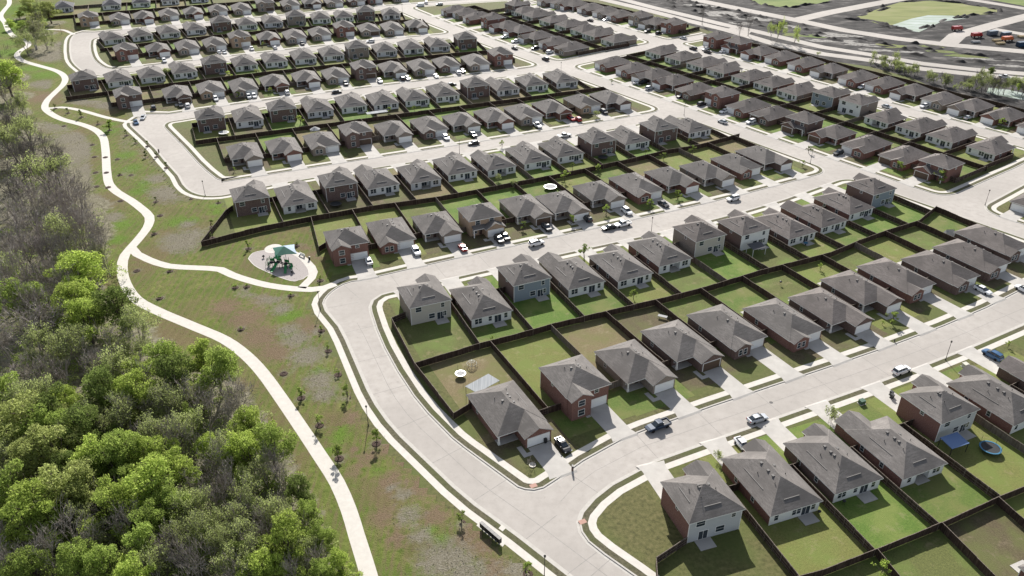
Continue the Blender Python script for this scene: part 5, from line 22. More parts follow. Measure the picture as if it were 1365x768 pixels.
YOUNG=[(-47.72,169.29,1.6),(-44.26,160.38,1.6),(-40.14,150.82,1.8),(-36.64,142.45,3.0),(-46.72,142.32,2.6),(-40.78,133.04,3.2),(-52.8,151.34,0.8),(-34.77,122.85,3.6),(-27.94,127.26,3.2),(-9.3,105.66,2.8),(2.68,94.22,2.6),(-94.08,184.84,1.0),(-68.01,169.9,1.0),(-75.42,162.67,0.7),(-72.58,191.0,1.2),(-106.18,199.88,0.8),(-96.7,199.66,1),(-78.27,213.24,2.6),(-113.12,236.13,0.9),(-109.98,222.93,1.4),(-97.43,245.76,1.0),(-107.95,249.07,0.9),(-93.66,227.82,2.2),(-91.31,220.3,1.8),(-130.58,247.56,0.8),(-139.5,258.78,0.8),(-145.86,271.95,0.8),(-152.64,286.85,0.8),(-118.45,246.72,1.6),(-141.24,298.5,2),(-133.5,287.23,2.2),(-125.91,276.56,2),(-135.89,269.46,0.9),(-199.36,344.46,2.4),(-191.05,338.37,2),(-182.64,333.04,3.2),(-171.61,323.9,1.6),(-163.82,316.59,4),(-154.33,310.42,2.2),(-147.11,301.53,2.2),(-137.22,286.16,2.6),(-184.82,321.77,0.8),(-183.26,311.29,0.9),(-163.46,300.05,0.8),(-156.98,287.23,0.8),(-149.78,272.09,0.8),(-143.78,259.43,0.8),(-147.31,284.88,0.9),(-139.99,269.66,1),(-64.42,215.17,1.4),(-53.11,194.36,1.6),(-59.33,186.31,1.3),(-75.58,190.52,1.3)]
YARDT=[(96.4,172.8,3.6,'g'),(68.01,134.39,3.8,'o'),(21.08,207.63,4.6,'d'),(30.27,237.09,3.5,'g'),(55.5,248.77,3.5,'g'),(18.78,229.95,3.2,'g'),(3.38,226.24,3,'d'),(45.15,242.23,3.2,'g'),(18.61,264.7,4,'g'),(30.98,272.94,3,'g'),(129.12,287.61,3.2,'g'),(139.19,272.94,4,'g'),(149.32,262.71,5,'g'),(201.29,321.12,3.8,'g'),(35.93,332.45,3.5,'o'),(21.91,275.06,2.6,'d'),(30.91,272.23,2.6,'d'),(50.57,289.92,2,'d'),(56.38,284.57,3,'d'),(69.44,301.12,2.5,'d'),(68.47,290.7,3.5,'d'),(-3.91,297.04,3,'g'),(-4.87,264.03,3,'o'),(0.65,258.78,3.2,'o'),(-52.89,339.37,2.6,'g'),(-42.43,341.39,2.4,'g'),(-44.25,394.16,3,'g'),(-29.46,439.72,3.2,'g'),(-137.24,390.31,4,'y'),(-125.58,398.08,3,'o'),(-123.75,359.42,3.2,'g'),(-111.17,367.32,2.6,'y'),(-137.16,452.56,2.6,'g'),(-122.58,459.22,2.4,'g'),(-87.75,323.9,4,'y'),(-100.07,272.94,1.8,'g'),(62.69,94.06,3.5,'y'),(32.31,184.53,3,'g'),(-4.82,165.03,1.5,'g'),(87.34,200.48,2.2,'g'),(-181.74,389.04,2.4,'o'),(-168.47,395.46,4.4,'o'),(-170.68,395.46,3.6,'o'),(-240.5,501.13,2.4,'g'),(4.08,120.95,2.6,'b'),(-50.98,204.01,1.5,'d'),(41.3,122.35,2.4,'o'),(112.85,291.48,2.8,'d'),(106.1,277.93,2.6,'g'),(107.55,328.6,2,'g'),(55.4,248.77,2,'d'),(120.33,162.12,1.8,'y'),(-130.83,304.45,0.8,'d'),(93.83,172.11,1.2,'g'),(47.52,383.41,2,'g'),(8.98,511.14,1.6,'d'),(207.91,315.7,3,'o')]
SILT=[(135.82,534.46,22,9,'silt'),(150.23,521.51,20,7,'silt'),(138.81,509.11,12,4,'silt'),(164.86,478.46,12,5,'turf_olive'),(174.28,476.66,16,5,'turf_green'),(185.72,478.46,18,6,'silt'),(191.7,462.62,12,5,'silt'),(208.58,454.21,12,5,'turf_yellow'),(194.67,455.87,14,4,'silt'),(249.5,426.02,26,3,'silt'),(241.41,432.02,14,4,'turf_olive'),(230.67,452.56,10,3,'turf_olive'),(231.74,441.29,12,4,'turf_olive'),(196.53,444.46,16,3,'silt'),(176.67,464.33,14,4,'silt'),(126.06,559.73,14,6,'silt'),(165.72,499.17,10,4,'silt'),(253.25,413.04,12,3,'silt'),(214.88,439.72,10,3,'silt')]
PERIT=[(148.26,462.62,14,'z'),(146.25,466.06,10,'z'),(155.45,454.21,11,'z'),(136.17,476.66,13,'b'),(115.51,505.09,12,'b'),(196.3,418.73,7,'y'),(185.33,407.49,5,'o'),(186.73,403.41,4,'o'),(191.25,400.73,4,'g'),(193.87,398.08,5,'g'),(199.78,396.77,6,'o'),(201.86,384.02,5,'o'),(202.68,392.87,4,'o'),(217.31,373.14,10,'b'),(219.77,370.79,9,'o'),(222.87,367.32,9,'b'),(224.54,363.9,8,'o'),(231.43,368.47,8,'y'),(233.43,392.87,5,'d'),(203.89,369.63,4,'o'),(202.77,375.51,4,'g'),(209.38,367.32,5,'o'),(183.06,414.45,3.5,'o'),(232.51,362.77,9,'y'),(161.44,430.5,3,'o'),(130.11,473.08,9,'b'),(195.37,405.54,3.8789926959525785,'o'),(187.77,411.14,6.497385617487737,'g'),(199.41,383.4,4.962206232245246,'o'),(203.27,375.91,5.991563820898915,'b'),(204.49,380.21,5.603485433759558,'o'),(204.53,382.12,5.67800580219323,'b'),(189.82,414.2,4.659107654247462,'b'),(188.16,408.14,4.2032575836323325,'o'),(204.63,378.43,6.20412488001398,'o'),(210.02,373.48,3.6123944928199085,'o'),(192.0,410.67,4.8687895252319,'b'),(195.96,396.3,6.1342295130965105,'g'),(191.67,408.12,5.095423982072948,'o'),(216.13,372.3,8.010864212155022,'o'),(196.85,394.07,4.353063468108866,'o'),(221.25,367.01,8.134807673542687,'b'),(193.39,397.94,4.529693831945762,'o'),(185.69,415.1,4.395059380702291,'b'),(191.78,405.47,3.9985449597063027,'o'),(193.85,406.04,4.4001342605758405,'o'),(219.28,364.87,8.207377324304147,'o'),(190.81,409.3,4.721464874251817,'o'),(208.37,372.68,3.785335161552573,'b'),(213.59,372.67,5.081852108839837,'o'),(220.2,365.02,9.440214692155493,'b'),(193.78,407.93,4.522378021173171,'o'),(216.53,367.27,6.508820548188234,'o'),(194.47,406.17,3.5993643972926965,'g'),(193.47,409.21,4.824571619651122,'o'),(192.29,402.46,5.934134911146486,'g'),(198.9,385.69,5.662883962378409,'o'),(219.26,376.18,9.285581539674807,'o'),(224.03,371.21,6.646780322035135,'b'),(190.02,412.74,5.624963364019539,'o'),(213.36,373.35,5.083637358844332,'o'),(203.89,376.2,4.652332978187897,'o'),(185.56,419.74,6.22655373245197,'o'),(231.17,368.58,7.389258081010462,'o'),(228.12,355.98,9.051447599846757,'b'),(212.16,375.25,5.8498202166394435,'b'),(211.12,369.28,4.955634751244759,'o'),(232.28,366.24,7.371485905282704,'o'),(222.47,364.29,8.684098713601808,'b'),(212.48,368.98,5.968070265552411,'b'),(194.52,396.05,5.699386869365074,'o'),(229.91,357.65,8.974885417683653,'b')]
WOOD=[(-114.12,184.1,13.0,8.27,'y'),(-108.03,170.59,13.0,5.64,'y'),(-102.31,163.7,13.0,5.06,'y'),(-96.73,168.83,13.0,6.46,'d'),(-122.66,171.66,13.0,5.67,'g'),(-88.82,160.09,13.0,4.97,'o'),(-112.86,160.09,13.0,9.54,'b'),(-92.53,153.5,13.0,6.03,'b'),(-101.6,148.16,13.0,5.49,'o'),(-92.28,143.07,13.0,5.36,'b'),(-85.29,146.72,13.0,5.84,'o'),(-77.66,145.86,13.0,5.04,'g'),(-70.65,139.55,13.0,5.64,'d'),(-70.48,148.4,11.1,3.9,'y'),(-64.12,142.62,12.6,4.57,'g'),(-96.1,139.93,11.6,4.12,'b'),(-106.7,142.25,13.0,6.48,'b'),(-85.99,135.38,13.0,4.79,'d'),(-79.09,135.51,12.2,4.41,'y'),(-104.89,133.41,12.9,4.74,'g'),(-98.53,132.86,13.0,5.09,'o'),(-66.03,132.11,13.0,5.07,'b'),(-57.62,133.41,12.9,4.74,'b'),(-61.98,128.24,13.0,4.97,'b'),(-55.17,130.49,11.9,4.29,'b'),(-97.54,124.75,13.0,6.97,'p'),(-79.71,124.75,13.0,4.88,'o'),(-71.24,124.75,13.0,4.88,'o'),(-78.06,128.64,11.8,4.25,'b'),(-52.26,125.17,10.9,3.81,'y'),(-85.65,130.39,11.1,3.92,'o'),(-57.82,126.73,11.0,3.84,'b'),(-86.12,117.08,13.0,5.01,'p'),(-90.19,115.0,13.0,4.95,'p'),(-78.73,115.13,11.9,4.28,'y'),(-73.58,115.23,12.7,4.62,'g'),(-65.19,120.42,12.2,4.41,'b'),(-56.54,115.0,13.0,4.95,'b'),(-50.51,116.73,12.0,4.32,'y'),(-63.23,111.64,11.7,4.19,'y'),(-65.98,106.41,13.0,6.28,'y'),(-69.74,102.82,12.6,4.61,'y'),(-81.2,105.49,13.0,5.31,'p'),(-77.61,107.84,12.2,4.42,'p'),(-84.31,99.47,13.0,6.63,'y'),(-89.8,106.32,12.9,4.71,'g'),(-53.43,106.83,11.5,4.07,'b'),(-58.15,109.17,10.1,3.48,'b'),(-46.69,106.83,11.5,4.07,'o'),(-74.92,96.45,13.0,5.02,'b'),(-70.14,95.4,10.8,3.79,'b'),(-76.76,92.69,12.0,4.31,'b'),(-55.45,97.58,11.6,4.15,'o'),(-57.94,95.4,10.8,3.79,'b'),(-62.6,94.46,10.8,3.76,'g'),(-51.04,95.09,10.8,3.78,'o'),(-47.43,96.3,11.5,4.11,'o'),(-46.29,100.08,11.1,3.9,'b'),(-58.0,90.82,10.6,3.67,'o'),(-48.47,90.82,10.6,3.67,'o'),(-43.5,91.42,10.6,3.69,'o'),(-82.26,92.58,11.3,4.01,'b'),(-66.31,90.82,10.6,3.67,'g'),(-71.32,90.82,10.6,3.67,'g'),(-41.24,89.85,9.3,3.08,'y'),(-46.52,119.59,12.2,4.39,'g'),(-44.88,115.32,10.4,3.6,'b'),(-41.76,110.21,10.9,3.83,'b'),(-38.87,108.19,8.7,2.81,'d'),(-43.98,103.65,11.3,3.99,'o'),(-35.65,102.67,8.5,2.72,'g'),(-37.82,94.37,12.1,4.36,'y'),(-33.34,97.8,8.3,2.64,'g'),(-31.79,92.54,9.4,3.13,'b'),(-28.2,91.39,8.1,2.53,'y'),(-39.54,91.07,8.7,2.81,'y'),(-42.39,100.3,10.4,3.6,'b'),(-35.52,94.58,8.8,2.88,'o'),(-165.41,255.86,17.0,9.08,'b'),(-163.19,263.44,17.0,6.82,'b'),(-160.55,239.27,17.0,8.6,'b'),(-151.39,247.34,17.0,8.84,'o'),(-140.85,234.52,17.0,8.47,'b'),(-145.97,224.35,17.0,8.17,'b'),(-136.25,217.95,17.0,7.46,'b'),(-132.92,222.18,17.0,7.03,'b'),(-143.57,210.84,17.0,7.27,'b'),(-135.72,206.45,17.0,8.17,'b'),(-126.45,202.21,17.0,6.03,'o'),(-121.27,206.45,17.0,6.13,'b'),(-115.06,200.88,16.6,5.49,'b'),(-135.29,198.84,13.0,8.28,'b'),(-128.11,194.45,13.0,7.18,'b'),(-133.48,187.32,13.0,6.52,'o'),(-112.12,196.85,10.9,3.83,'o'),(-121.95,184.1,13.0,5.51,'b'),(-139.65,198.84,13.0,5.84,'b'),(-182.42,282.1,17.0,7.21,'o'),(-179.74,288.54,17.0,6.68,'o'),(-197.75,307.55,17.0,7.04,'b'),(-214.27,337.08,17.0,6.85,'b'),(-225.72,359.56,17.0,7.24,'y'),(-243.22,388.77,17.0,7.74,'b'),(-200.18,318.82,17.0,5.81,'o'),(-172.1,270.65,17.0,5.7,'b'),(-126.25,211.28,15.9,5.17,'b'),(-123.04,198.84,13.0,5.84,'b'),(-116.65,196.19,13.0,5.3,'b'),(-120.05,172.74,13.0,5.26,'b'),(-111.09,164.04,13.0,5.49,'b'),(-116.17,154.42,13.0,5.25,'b'),(-106.25,155.96,13.0,5.29,'o'),(-100.43,140.53,12.5,4.53,'b'),(-99.62,152.89,13.0,4.81,'o'),(-77.59,140.08,13.0,4.9,'b'),(-69.97,130.11,12.7,4.66,'o'),(-93.12,128.96,12.7,4.63,'d'),(-84.55,123.4,12.4,4.49,'d'),(-83.02,113.15,10.3,3.56,'d'),(-71.42,119.69,11.4,4.04,'b'),(-63.14,123.4,12.4,4.49,'o'),(-55.05,120.74,11.4,4.07,'o'),(-46.84,114.13,10.4,3.58,'b'),(-50.94,109.39,11.6,4.13,'b'),(-55.71,103.13,11.3,3.98,'o'),(-60.63,104.0,11.3,4.0,'g'),(-73.33,100.97,10.5,3.61,'o'),(-80.84,100.58,11.1,3.92,'y'),(-66.53,98.93,11.0,3.87,'b'),(-62.03,98.93,11.0,3.87,'g'),(-49.67,100.58,11.1,3.92,'o'),(-42.91,96.87,10.2,3.52,'b'),(-51.99,91.87,10.6,3.7,'b'),(-77.94,89.65,10.5,3.65,'g'),(-60.68,88.92,10.5,3.63,'y'),(-44.98,88.92,10.5,3.63,'b'),(-34.84,89.24,9.9,3.35,'b'),(-74.3,112.68,11.0,3.88,'g'),(-95.38,115.62,11.2,3.95,'o'),(-91.94,123.4,12.4,4.49,'g'),(-97.87,121.16,9.9,3.38,'g'),(-68.1,116.62,11.2,3.97,'y'),(-48.63,112.65,9.6,3.22,'o'),(-39.08,101.76,9.1,3.01,'o'),(-36.88,100.45,8.4,2.68,'b'),(-30.93,90.2,8.0,2.51,'g'),(-134.67,195.14,13.8,5.94,'b'),(-121.2,188.16,10.1,7.3,'b'),(-169.25,276.51,14.9,4.87,'b'),(-136.02,214.63,12.1,5.95,'b'),(-131.94,213.36,12.3,5.52,'b'),(-145.79,228.6,12.3,7.48,'b'),(-125.62,182.3,11.0,6.65,'b'),(-194.97,297.1,13.6,6.07,'b'),(-129.46,211.9,13.7,5.04,'b'),(-114.73,181.24,12.0,6.79,'b'),(-171.07,283.23,10.2,6.06,'b'),(-112.7,175.18,12.9,5.63,'b'),(-139.95,230.23,12.4,6.72,'b'),(-162.72,254.57,12.5,5.01,'b'),(-118.14,203.97,10.9,4.95,'b'),(-154.94,256.38,15.8,6.08,'b'),(-157.47,238.15,14.6,5.95,'b'),(-140.05,241.48,10.8,6.65,'b'),(-149.9,230.79,15.8,7.22,'b'),(-169.3,257.14,11.8,7.33,'b'),(-161.85,269.95,11.0,5.05,'b'),(-129.76,188.08,14.5,6.31,'b'),(-143.47,219.78,13.3,7.34,'b'),(-147.07,247.79,13.1,5.37,'b'),(-193.47,301.3,10.4,6.94,'b'),(-132.42,224.69,13.1,7.13,'b'),(-189.42,303.83,12.6,5.24,'b'),(-155.36,249.73,11.4,7.24,'b'),(-152.38,223.57,13.0,6.65,'b'),(-119.37,201.86,14.6,6.5,'b'),(-116.28,183.1,11.6,5.94,'b'),(-131.77,202.88,14.9,7.39,'b'),(-172.01,266.56,15.3,6.65,'b'),(-116.54,167.8,14.5,5.89,'b'),(-128.56,198.31,12.2,6.25,'b'),(-119.05,169.61,11.9,5.26,'b'),(-156.66,261.45,14.1,6.65,'b'),(-132.62,206.56,11.7,5.02,'b'),(-145.83,210.48,12.4,5.82,'b'),(-128.64,182.48,14.9,6.09,'b'),(-158.52,244.3,11.5,5.1,'b'),(-130.18,220.44,10.5,6.98,'b'),(-62.17,105.92,8.8,3.88,'b'),(-102.95,167.73,9.0,3.9,'o'),(-55.94,93.94,9.9,3.46,'b'),(-87.14,153.63,8.6,4.19,'o'),(-52.16,89.18,9.7,4.42,'b'),(-70.0,133.17,10.0,3.3,'b'),(-88.43,129.16,8.9,4.11,'b'),(-77.43,133.63,8.5,3.25,'o'),(-80.02,141.7,7.4,3.17,'b'),(-81.21,133.33,7.0,3.93,'o'),(-71.6,99.39,8.4,3.63,'o'),(-74.69,132.27,8.9,3.82,'b'),(-40.46,104.76,8.1,3.23,'b'),(-41.93,94.05,7.6,4.24,'b'),(-83.01,103.72,9.8,2.98,'o'),(-94.12,150.15,7.6,3.65,'b'),(-80.78,109.27,8.0,3.9,'o'),(-87.92,99.04,7.9,3.25,'b'),(-87.42,104.03,8.8,3.67,'b'),(-76.79,148.08,9.4,2.83,'b'),(-93.75,157.74,7.0,3.26,'o'),(-119.23,156.94,7.5,3.74,'b'),(-67.54,104.44,7.6,3.99,'o'),(-89.67,103.15,7.7,3.77,'b'),(-88.06,138.24,9.7,3.41,'b'),(-54.37,111.32,8.2,4.16,'b'),(-84.46,106.91,7.9,3.46,'o'),(-89.47,151.54,8.5,3.32,'o'),(-104.2,150.31,7.5,4.44,'b'),(-84.93,142.75,8.8,4.21,'o'),(-75.19,137.3,9.7,4.24,'b'),(-74.15,104.26,9.1,4.05,'b'),(-63.67,91.34,7.5,3.47,'o'),(-74.8,141.56,8.3,4.01,'b'),(-104.68,130.13,9.4,4.29,'b'),(-65.72,139.28,9.1,4.24,'b'),(-107.43,138.15,9.0,3.19,'b'),(-80.22,93.85,7.9,3.23,'b'),(-92.44,147.55,9.5,4.11,'b'),(-87.6,107.03,8.5,4.35,'b'),(-85.96,95.32,9.6,4.48,'b'),(-98.71,129.86,10.0,4.27,'b'),(-58.14,103.55,8.2,4.07,'o'),(-111.22,151.79,7.7,3.38,'o'),(-72.66,130.44,7.7,4.33,'o'),(-94.66,135.57,8.4,3.35,'y'),(-85.3,102.91,7.7,3.1,'p'),(-66.31,129.24,8.3,2.3,'g'),(-84.81,119.04,8.0,3.02,'p'),(-76.58,104.26,8.1,2.22,'d'),(-59.44,121.32,7.7,3.08,'y'),(-83.31,144.64,8.7,3.35,'y'),(-76.96,112.51,9.3,2.93,'g'),(-68.62,136.67,8.0,3.18,'p'),(-79.38,98.82,8.0,2.34,'y'),(-53.08,97.94,7.2,3.38,'g'),(-93.49,121.69,8.6,2.86,'p'),(-45.04,93.33,8.4,2.38,'g'),(-46.54,103.7,7.7,2.77,'d'),(-53.8,117.96,9.2,3.27,'y'),(-74.31,121.36,8.3,2.29,'y'),(-71.17,111.21,9.4,2.68,'g'),(-82.87,115.81,8.0,2.61,'d'),(-64.26,101.55,7.2,3.22,'g'),(-86.85,126.66,7.5,2.25,'g'),(-93.85,118.53,8.6,2.3,'g'),(-76.55,115.77,9.0,2.5,'p'),(-258.07,443.96,17,9.5,'k'),(-256.45,432.66,13,6,'o'),(-280.78,507.73,13,6.5,'p'),(-301.6,525.59,11,6.5,'p'),(-298.48,530.29,10,6,'o'),(-272.01,483.15,14,5.5,'b'),(-296.92,491.61,6,3.5,'y'),(-306.86,520.42,5,3,'y'),(-282.68,477.66,8,4,'g'),(-252.61,444.48,12,5,'o'),(-275.71,483.85,12,6,'p'),(3.67,549.2,8,4,'d')]
MISC={'transformer': [(76.82,140.47),(106.09,154.12)],'bins': [(84.5,143.39),(6.86,127.72),(84.19,142.32)],'mail': [(11.93,119.46),(-134.42,291.87),(93.8,164.54)],'cluster': ((-5.68,104.62),(-2.0,100.61)),'pad': [(-6.5,105.24),(-5.71,106.33),(-0.87,101.55),(-1.66,100.27)],'link': [(-2.45,104.53),(-1.85,105.51),(-1.09,104.62),(-1.7,103.82)],'tramp': [(97.17,125.22,2.1,'blue'),(-11.83,150.33,1.25,'white'),(13.14,257.5,2.2,'white'),(33.87,284.95,1.9,'black'),(-57.92,243.4,1.9,'black'),(-115.73,311.73,2.0,'white')],'gazebo': [(-78.8,311.29,2.1)],'geodome': (-9.42,154.42),'patio': [((89.54,125.45),'blue'),((71.61,210.41),'grey')],'cover': [(-10.36,143.05),(-5.34,147.69),(-2.76,145.32),(-7.63,140.86)],'tent': (134.22,222.62),'furn': [(87.94,215.65)],'covers2': [((-57.08,332.45),)],'boat': (38.6,175.1)}
MANHOLES=[(57.12,141.0),(-31.9,187.65),(66.4,233.75),(-17.79,290.7)]
GRILLS=[(62.2,110.34),(56.69,107.71),(73.66,192.06),(45.55,159.91)]
RAMPS=[(4.13,115.34,0),(12.93,106.15,0)]
SOIL=[(-25.99,700.53),(60.99,584.63),(74.78,569.46),(107.84,503.1),(129.26,469.54),(145.61,444.46),(161.86,424.54),(182.0,411.64),(194.44,391.58),(199.7,367.32),(207.48,355.04),(215.4,341.39),(243.36,306.98),(329.17,339.37),(499.9,700.53),(214.22,779.82)]
FIELD1=[(166.23,611.6),(164.27,574.44),(167.13,562.14),(181.73,553.8),(212.08,570.7),(235.31,600.55)]
FIELD2=[(212.58,521.51),(220.51,515.24),(226.14,499.17),(229.75,499.17),(238.85,485.81),(265.5,515.24),(288.92,530.08),(310.38,536.67),(317.18,547.99),(306.8,567.0),(285.98,576.96),(263.39,571.94),(235.47,545.69)]
POND=[(225.24,499.17),(238.85,485.81),(264.56,513.18),(284.34,522.57),(279.4,530.08),(264.19,531.17),(249.61,521.51)]
FIELD3=[(323.1,589.85),(340.72,559.73),(368.42,527.91),(457.07,634.83),(362.02,634.83)]
CROADS=[(7.6,[(42.25,617.26),(63.34,579.5),(83.66,552.63),(109.95,514.21),(128.33,489.56),(145.63,459.22),(165.83,436.61),(186.63,423.81),(206.86,407.49),(228.35,397.42),(248.17,389.67),(285.72,371.96)]),(7.2,[(62.48,600.55),(76.99,579.5),(92.89,554.98),(112.54,527.91),(130.09,503.1),(143.8,487.68),(170.55,450.92),(190.92,435.07),(211.14,417.29),(232.64,406.12),(253.11,398.74),(291.97,381.56)]),(9.5,[(110.79,603.28),(126.43,579.5),(152.8,545.69),(171.29,523.63),(181.8,510.12),(196.48,490.51),(219.36,470.42),(242.85,455.87),(258.0,449.29),(276.26,441.29),(318.09,421.62)]),(9.5,[(179.12,519.41),(203.71,538.9),(239.85,563.59),(267.56,582.05),(312.19,611.6)]),(9.5,[(241.31,455.87),(257.4,477.56),(287.54,500.74),(322.35,525.98),(400.4,579.5)]),(8,[(308.78,587.23),(323.2,569.46),(336.22,551.46),(361.85,517.32)]),(7,[(286.75,493.37),(297.48,480.28),(321.7,452.56)])]
CROSSX=[(126.1,491.46),(133.25,499.17),(141.15,487.68),(133.99,473.08)]
PIECES=[(266.03,473.08,'truck','red'),(262.64,489.56,'truck','red'),(279.07,464.33,'truck','orange'),(280.74,452.56,'container','blue'),(271.74,457.54,'lumber','yellow'),(273.15,464.33,'lumber','yellow'),(292.27,473.08,'lumber','yellow'),(277.81,478.46,'container','slate'),(259.62,460.91,'lumber','white'),(283.74,474.86,'container','slate')]
BRUSHW=[(220.54,381.56),(237.26,369.63),(251.29,349.68),(243.85,337.37),(228.74,353.96),(213.53,367.32)]
CREEK=[(223.91,375.51),(231.55,371.96),(242.96,358.32),(238.02,349.68),(225.51,360.53),(218.72,367.32)]
BELT=[(-401.38,611.6),(-314.89,611.6),(-259.09,491.46),(-257.38,480.28),(-246.72,455.87),(-231.14,424.54),(-213.97,400.73),(-218.06,396.77),(-208.9,374.32),(-203.04,360.53),(-178.92,355.04),(-165.15,339.37),(-157.99,324.83),(-152.77,315.7),(-138.02,294.63),(-117.52,266.72),(-112.01,256.22),(-96.48,249.99),(-90.66,234.85),(-91.81,212.77),(-82.8,220.09),(-63.43,231.02),(-55.97,209.48),(-54.67,211.82),(-48.06,192.88),(-50.82,186.08),(-48.74,176.71),(-44.77,171.07),(-40.17,162.12),(-31.49,142.05),(-25.76,132.44),(-18.34,123.01),(-8.87,111.68),(0.74,102.33),(7.05,95.97),(14.15,84.73),(-19.0,64.24),(-102.31,64.24),(-231.7,229.41)]
XLOTS=[(39.4,89.3,63.5,98.1,66.0,89.0,37.2,80.7),(63.5,98.1,77.5,104.2,81.4,91.3,66.0,89.0),(77.5,104.2,91.0,110.5,95.5,96.0,81.4,91.3),(91.0,110.5,108.5,118.1,111.9,105.3,95.5,96.0)]
BRUSH=[(-164.8,294.6,18.1),(-150.1,265.4,15.1),(-138.3,247.6,9.8),(-127.9,234.9,5.0),(-186.4,324.8,14.0),(-139.9,234.9,9.0),(-166.5,283.1,12.5),(-174.9,307.0,11.2),(-153.4,275.8,10.2),(-214.6,384.0,9.1),(-217.0,377.9,7.5),(-224.1,381.6,7.7),(-99.2,216.6,8.1),(-98.2,221.6,6.2),(-103.4,220.1,4.8),(-116.5,253.7,10.0),(-128.3,283.1,6.7),(-137.4,294.6,6.0),(-125.0,266.7,5.6),(-273.0,521.5,1.2),(-245.1,439.7,17.0),(-242.8,427.5,11.3),(-251.7,455.9,11.0),(-199.2,366.2,8.2),(-190.0,357.2,12.3),(-178.3,349.7,9.6),(-170.0,349.7,5.3),(-53.2,165.7,4.4),(-56.0,169.7,3.4),(-48.8,158.4,5.4),(-44.1,148.6,4.6),(-41.9,143.4,3.5),(-60.3,179.6,3.5),(-64.7,185.3,4.8),(-70.7,188.8,4.3),(-77.0,192.9,2.5),(-47.5,169.7,2.8),(-19.1,107.5,2.9),(-20.6,112.9,2.1),(-22.8,114.8,1.7),(-10.8,97.6,5.1),(-16.5,102.5,2.8),(-8.0,94.4,5.0),(-23.4,100.6,1.6),(-13.1,96.8,4.3),(1.0,95.2,3.5),(-102.0,229.4,3.5),(-86.7,207.2,0.3),(-76.4,184.1,0.3),(-54.2,134.9,3.4),(-46.5,123.2,3.2),(-55.4,125.4,0.2),(-58.7,142.6,4.0),(-34.9,107.2,2.5),(-130.3,214.2,5.4)]
LUSH=[(-145.8,289.1,6.0),(-138.4,275.8,4.9),(-127.7,255.6,4.6),(-128.4,262.0,3.5),(-106.1,231.6,5.0),(-101.7,232.1,3.6),(-229.1,396.8,9.7),(-242.8,407.5,8.8),(-238.5,410.3,7.4),(-301.4,511.1,23.1),(-294.7,491.5,17.1),(-318.4,550.3,24.1),(-278.2,464.3,11.4),(-271.4,439.7,11.9),(-163.7,315.7,4.6),(-166.1,324.8,3.7),(-123.2,229.4,5.0),(-120.1,219.1,4.1),(-56.7,176.7,3.5),(-58.6,174.9,2.6),(-44.9,152.4,2.4),(-35.9,128.9,2.3),(-37.1,125.4,1.8),(-26.3,119.4,1.6),(-14.7,103.4,2.0),(-12.4,101.5,1.8),(-6.8,95.2,2.3),(-35.8,131.2,2.4),(-55.6,168.0,2.8),(-47.8,125.4,1.8),(-97.7,243.4,3.0),(-95.5,238.8,2.9),(-46.9,105.3,2.5),(-31.5,96.8,2.3)]
DRY=[(-42.2,166.3,3.3),(-37.3,153.8,3.7),(-32.1,142.6,3.5),(-34.3,136.1,2.4),(-25.1,127.7,3.7),(-18.3,121.1,3.6),(-11.8,112.9,3.4),(-5.8,105.3,3.7),(-28.9,132.4,2.9),(-21.4,122.1,2.7),(-32.5,125.4,1.8),(-23.5,114.8,2.6),(-66.4,184.1,3.6),(-54.3,174.9,2.9),(-90.0,214.2,0.3),(-106.8,214.2,0.3),(-31.4,118.9,2.2),(-20.4,101.8,2.8),(-8.4,101.8,3.2),(-62.6,166.3,7.2),(-57.3,159.9,6.0),(-67.8,174.9,6.3),(-23.9,107.2,3.3),(-23.7,116.9,3.1),(-75.2,180.4,5.3),(-17.7,114.8,3.9),(-14.2,107.2,3.3),(-29.1,123.2,2.7),(-5.6,100.1,3.6),(-3.5,95.2,3.9),(-211.9,360.5,11.4),(-24.9,125.4,2.3),(-34.1,134.9,2.4),(-51.3,169.7,4.0),(-57.7,209.5,4.0),(-62.1,214.2,2.7),(-66.6,214.2,0.3)]
F=1080.0
HC=112.4
SUN_STR=5.0
SKY_STR=.09
EXPO=0.9

R=math.radians
SUN_EL=32.5; SUN_AZ=-3.0     # sun stands behind the estate, seen from the camera
# ------------------------------------------------------------------ materials
MATS={}
def newmat(name):
    m=bpy.data.materials.new(name); m.use_nodes=True
    nt=m.node_tree; b=nt.nodes['Principled BSDF']
    b.inputs['Roughness'].default_value=.9
    if 'Specular IOR Level' in b.inputs: b.inputs['Specular IOR Level'].default_value=.25
    return m,nt,b
def N(nt,t,**kw):
    n=nt.nodes.new(t)
    for k,v in kw.items():
        if k in n.inputs: n.inputs[k].default_value=v
        else: setattr(n,k,v)
    return n
def c4(c): return (c[0],c[1],c[2],1)
def ramp(nt,fac,stops):
    n=nt.nodes.new('ShaderNodeValToRGB'); e=n.color_ramp.elements
    while len(e)<len(stops): e.new(.5)
    for i,(p,c) in enumerate(stops): e[i].position=p; e[i].color=c4(c)
    nt.links.new(fac,n.inputs[0]); return n.outputs[0]
def coords(nt,space='Object',scale=(1,1,1),rand=False):
    tc=nt.nodes.new('ShaderNodeTexCoord'); mp=nt.nodes.new('ShaderNodeMapping')
    mp.inputs['Scale'].default_value=scale
    nt.links.new(tc.outputs[space],mp.inputs[0])
    if rand:
        oi=nt.nodes.new('ShaderNodeObjectInfo'); mu=nt.nodes.new('ShaderNodeMath'); mu.operation='MULTIPLY'; mu.inputs[1].default_value=173.0
        nt.links.new(oi.outputs['Random'],mu.inputs[0]); nt.links.new(mu.outputs[0],mp.inputs['Location'])
    return mp.outputs[0]
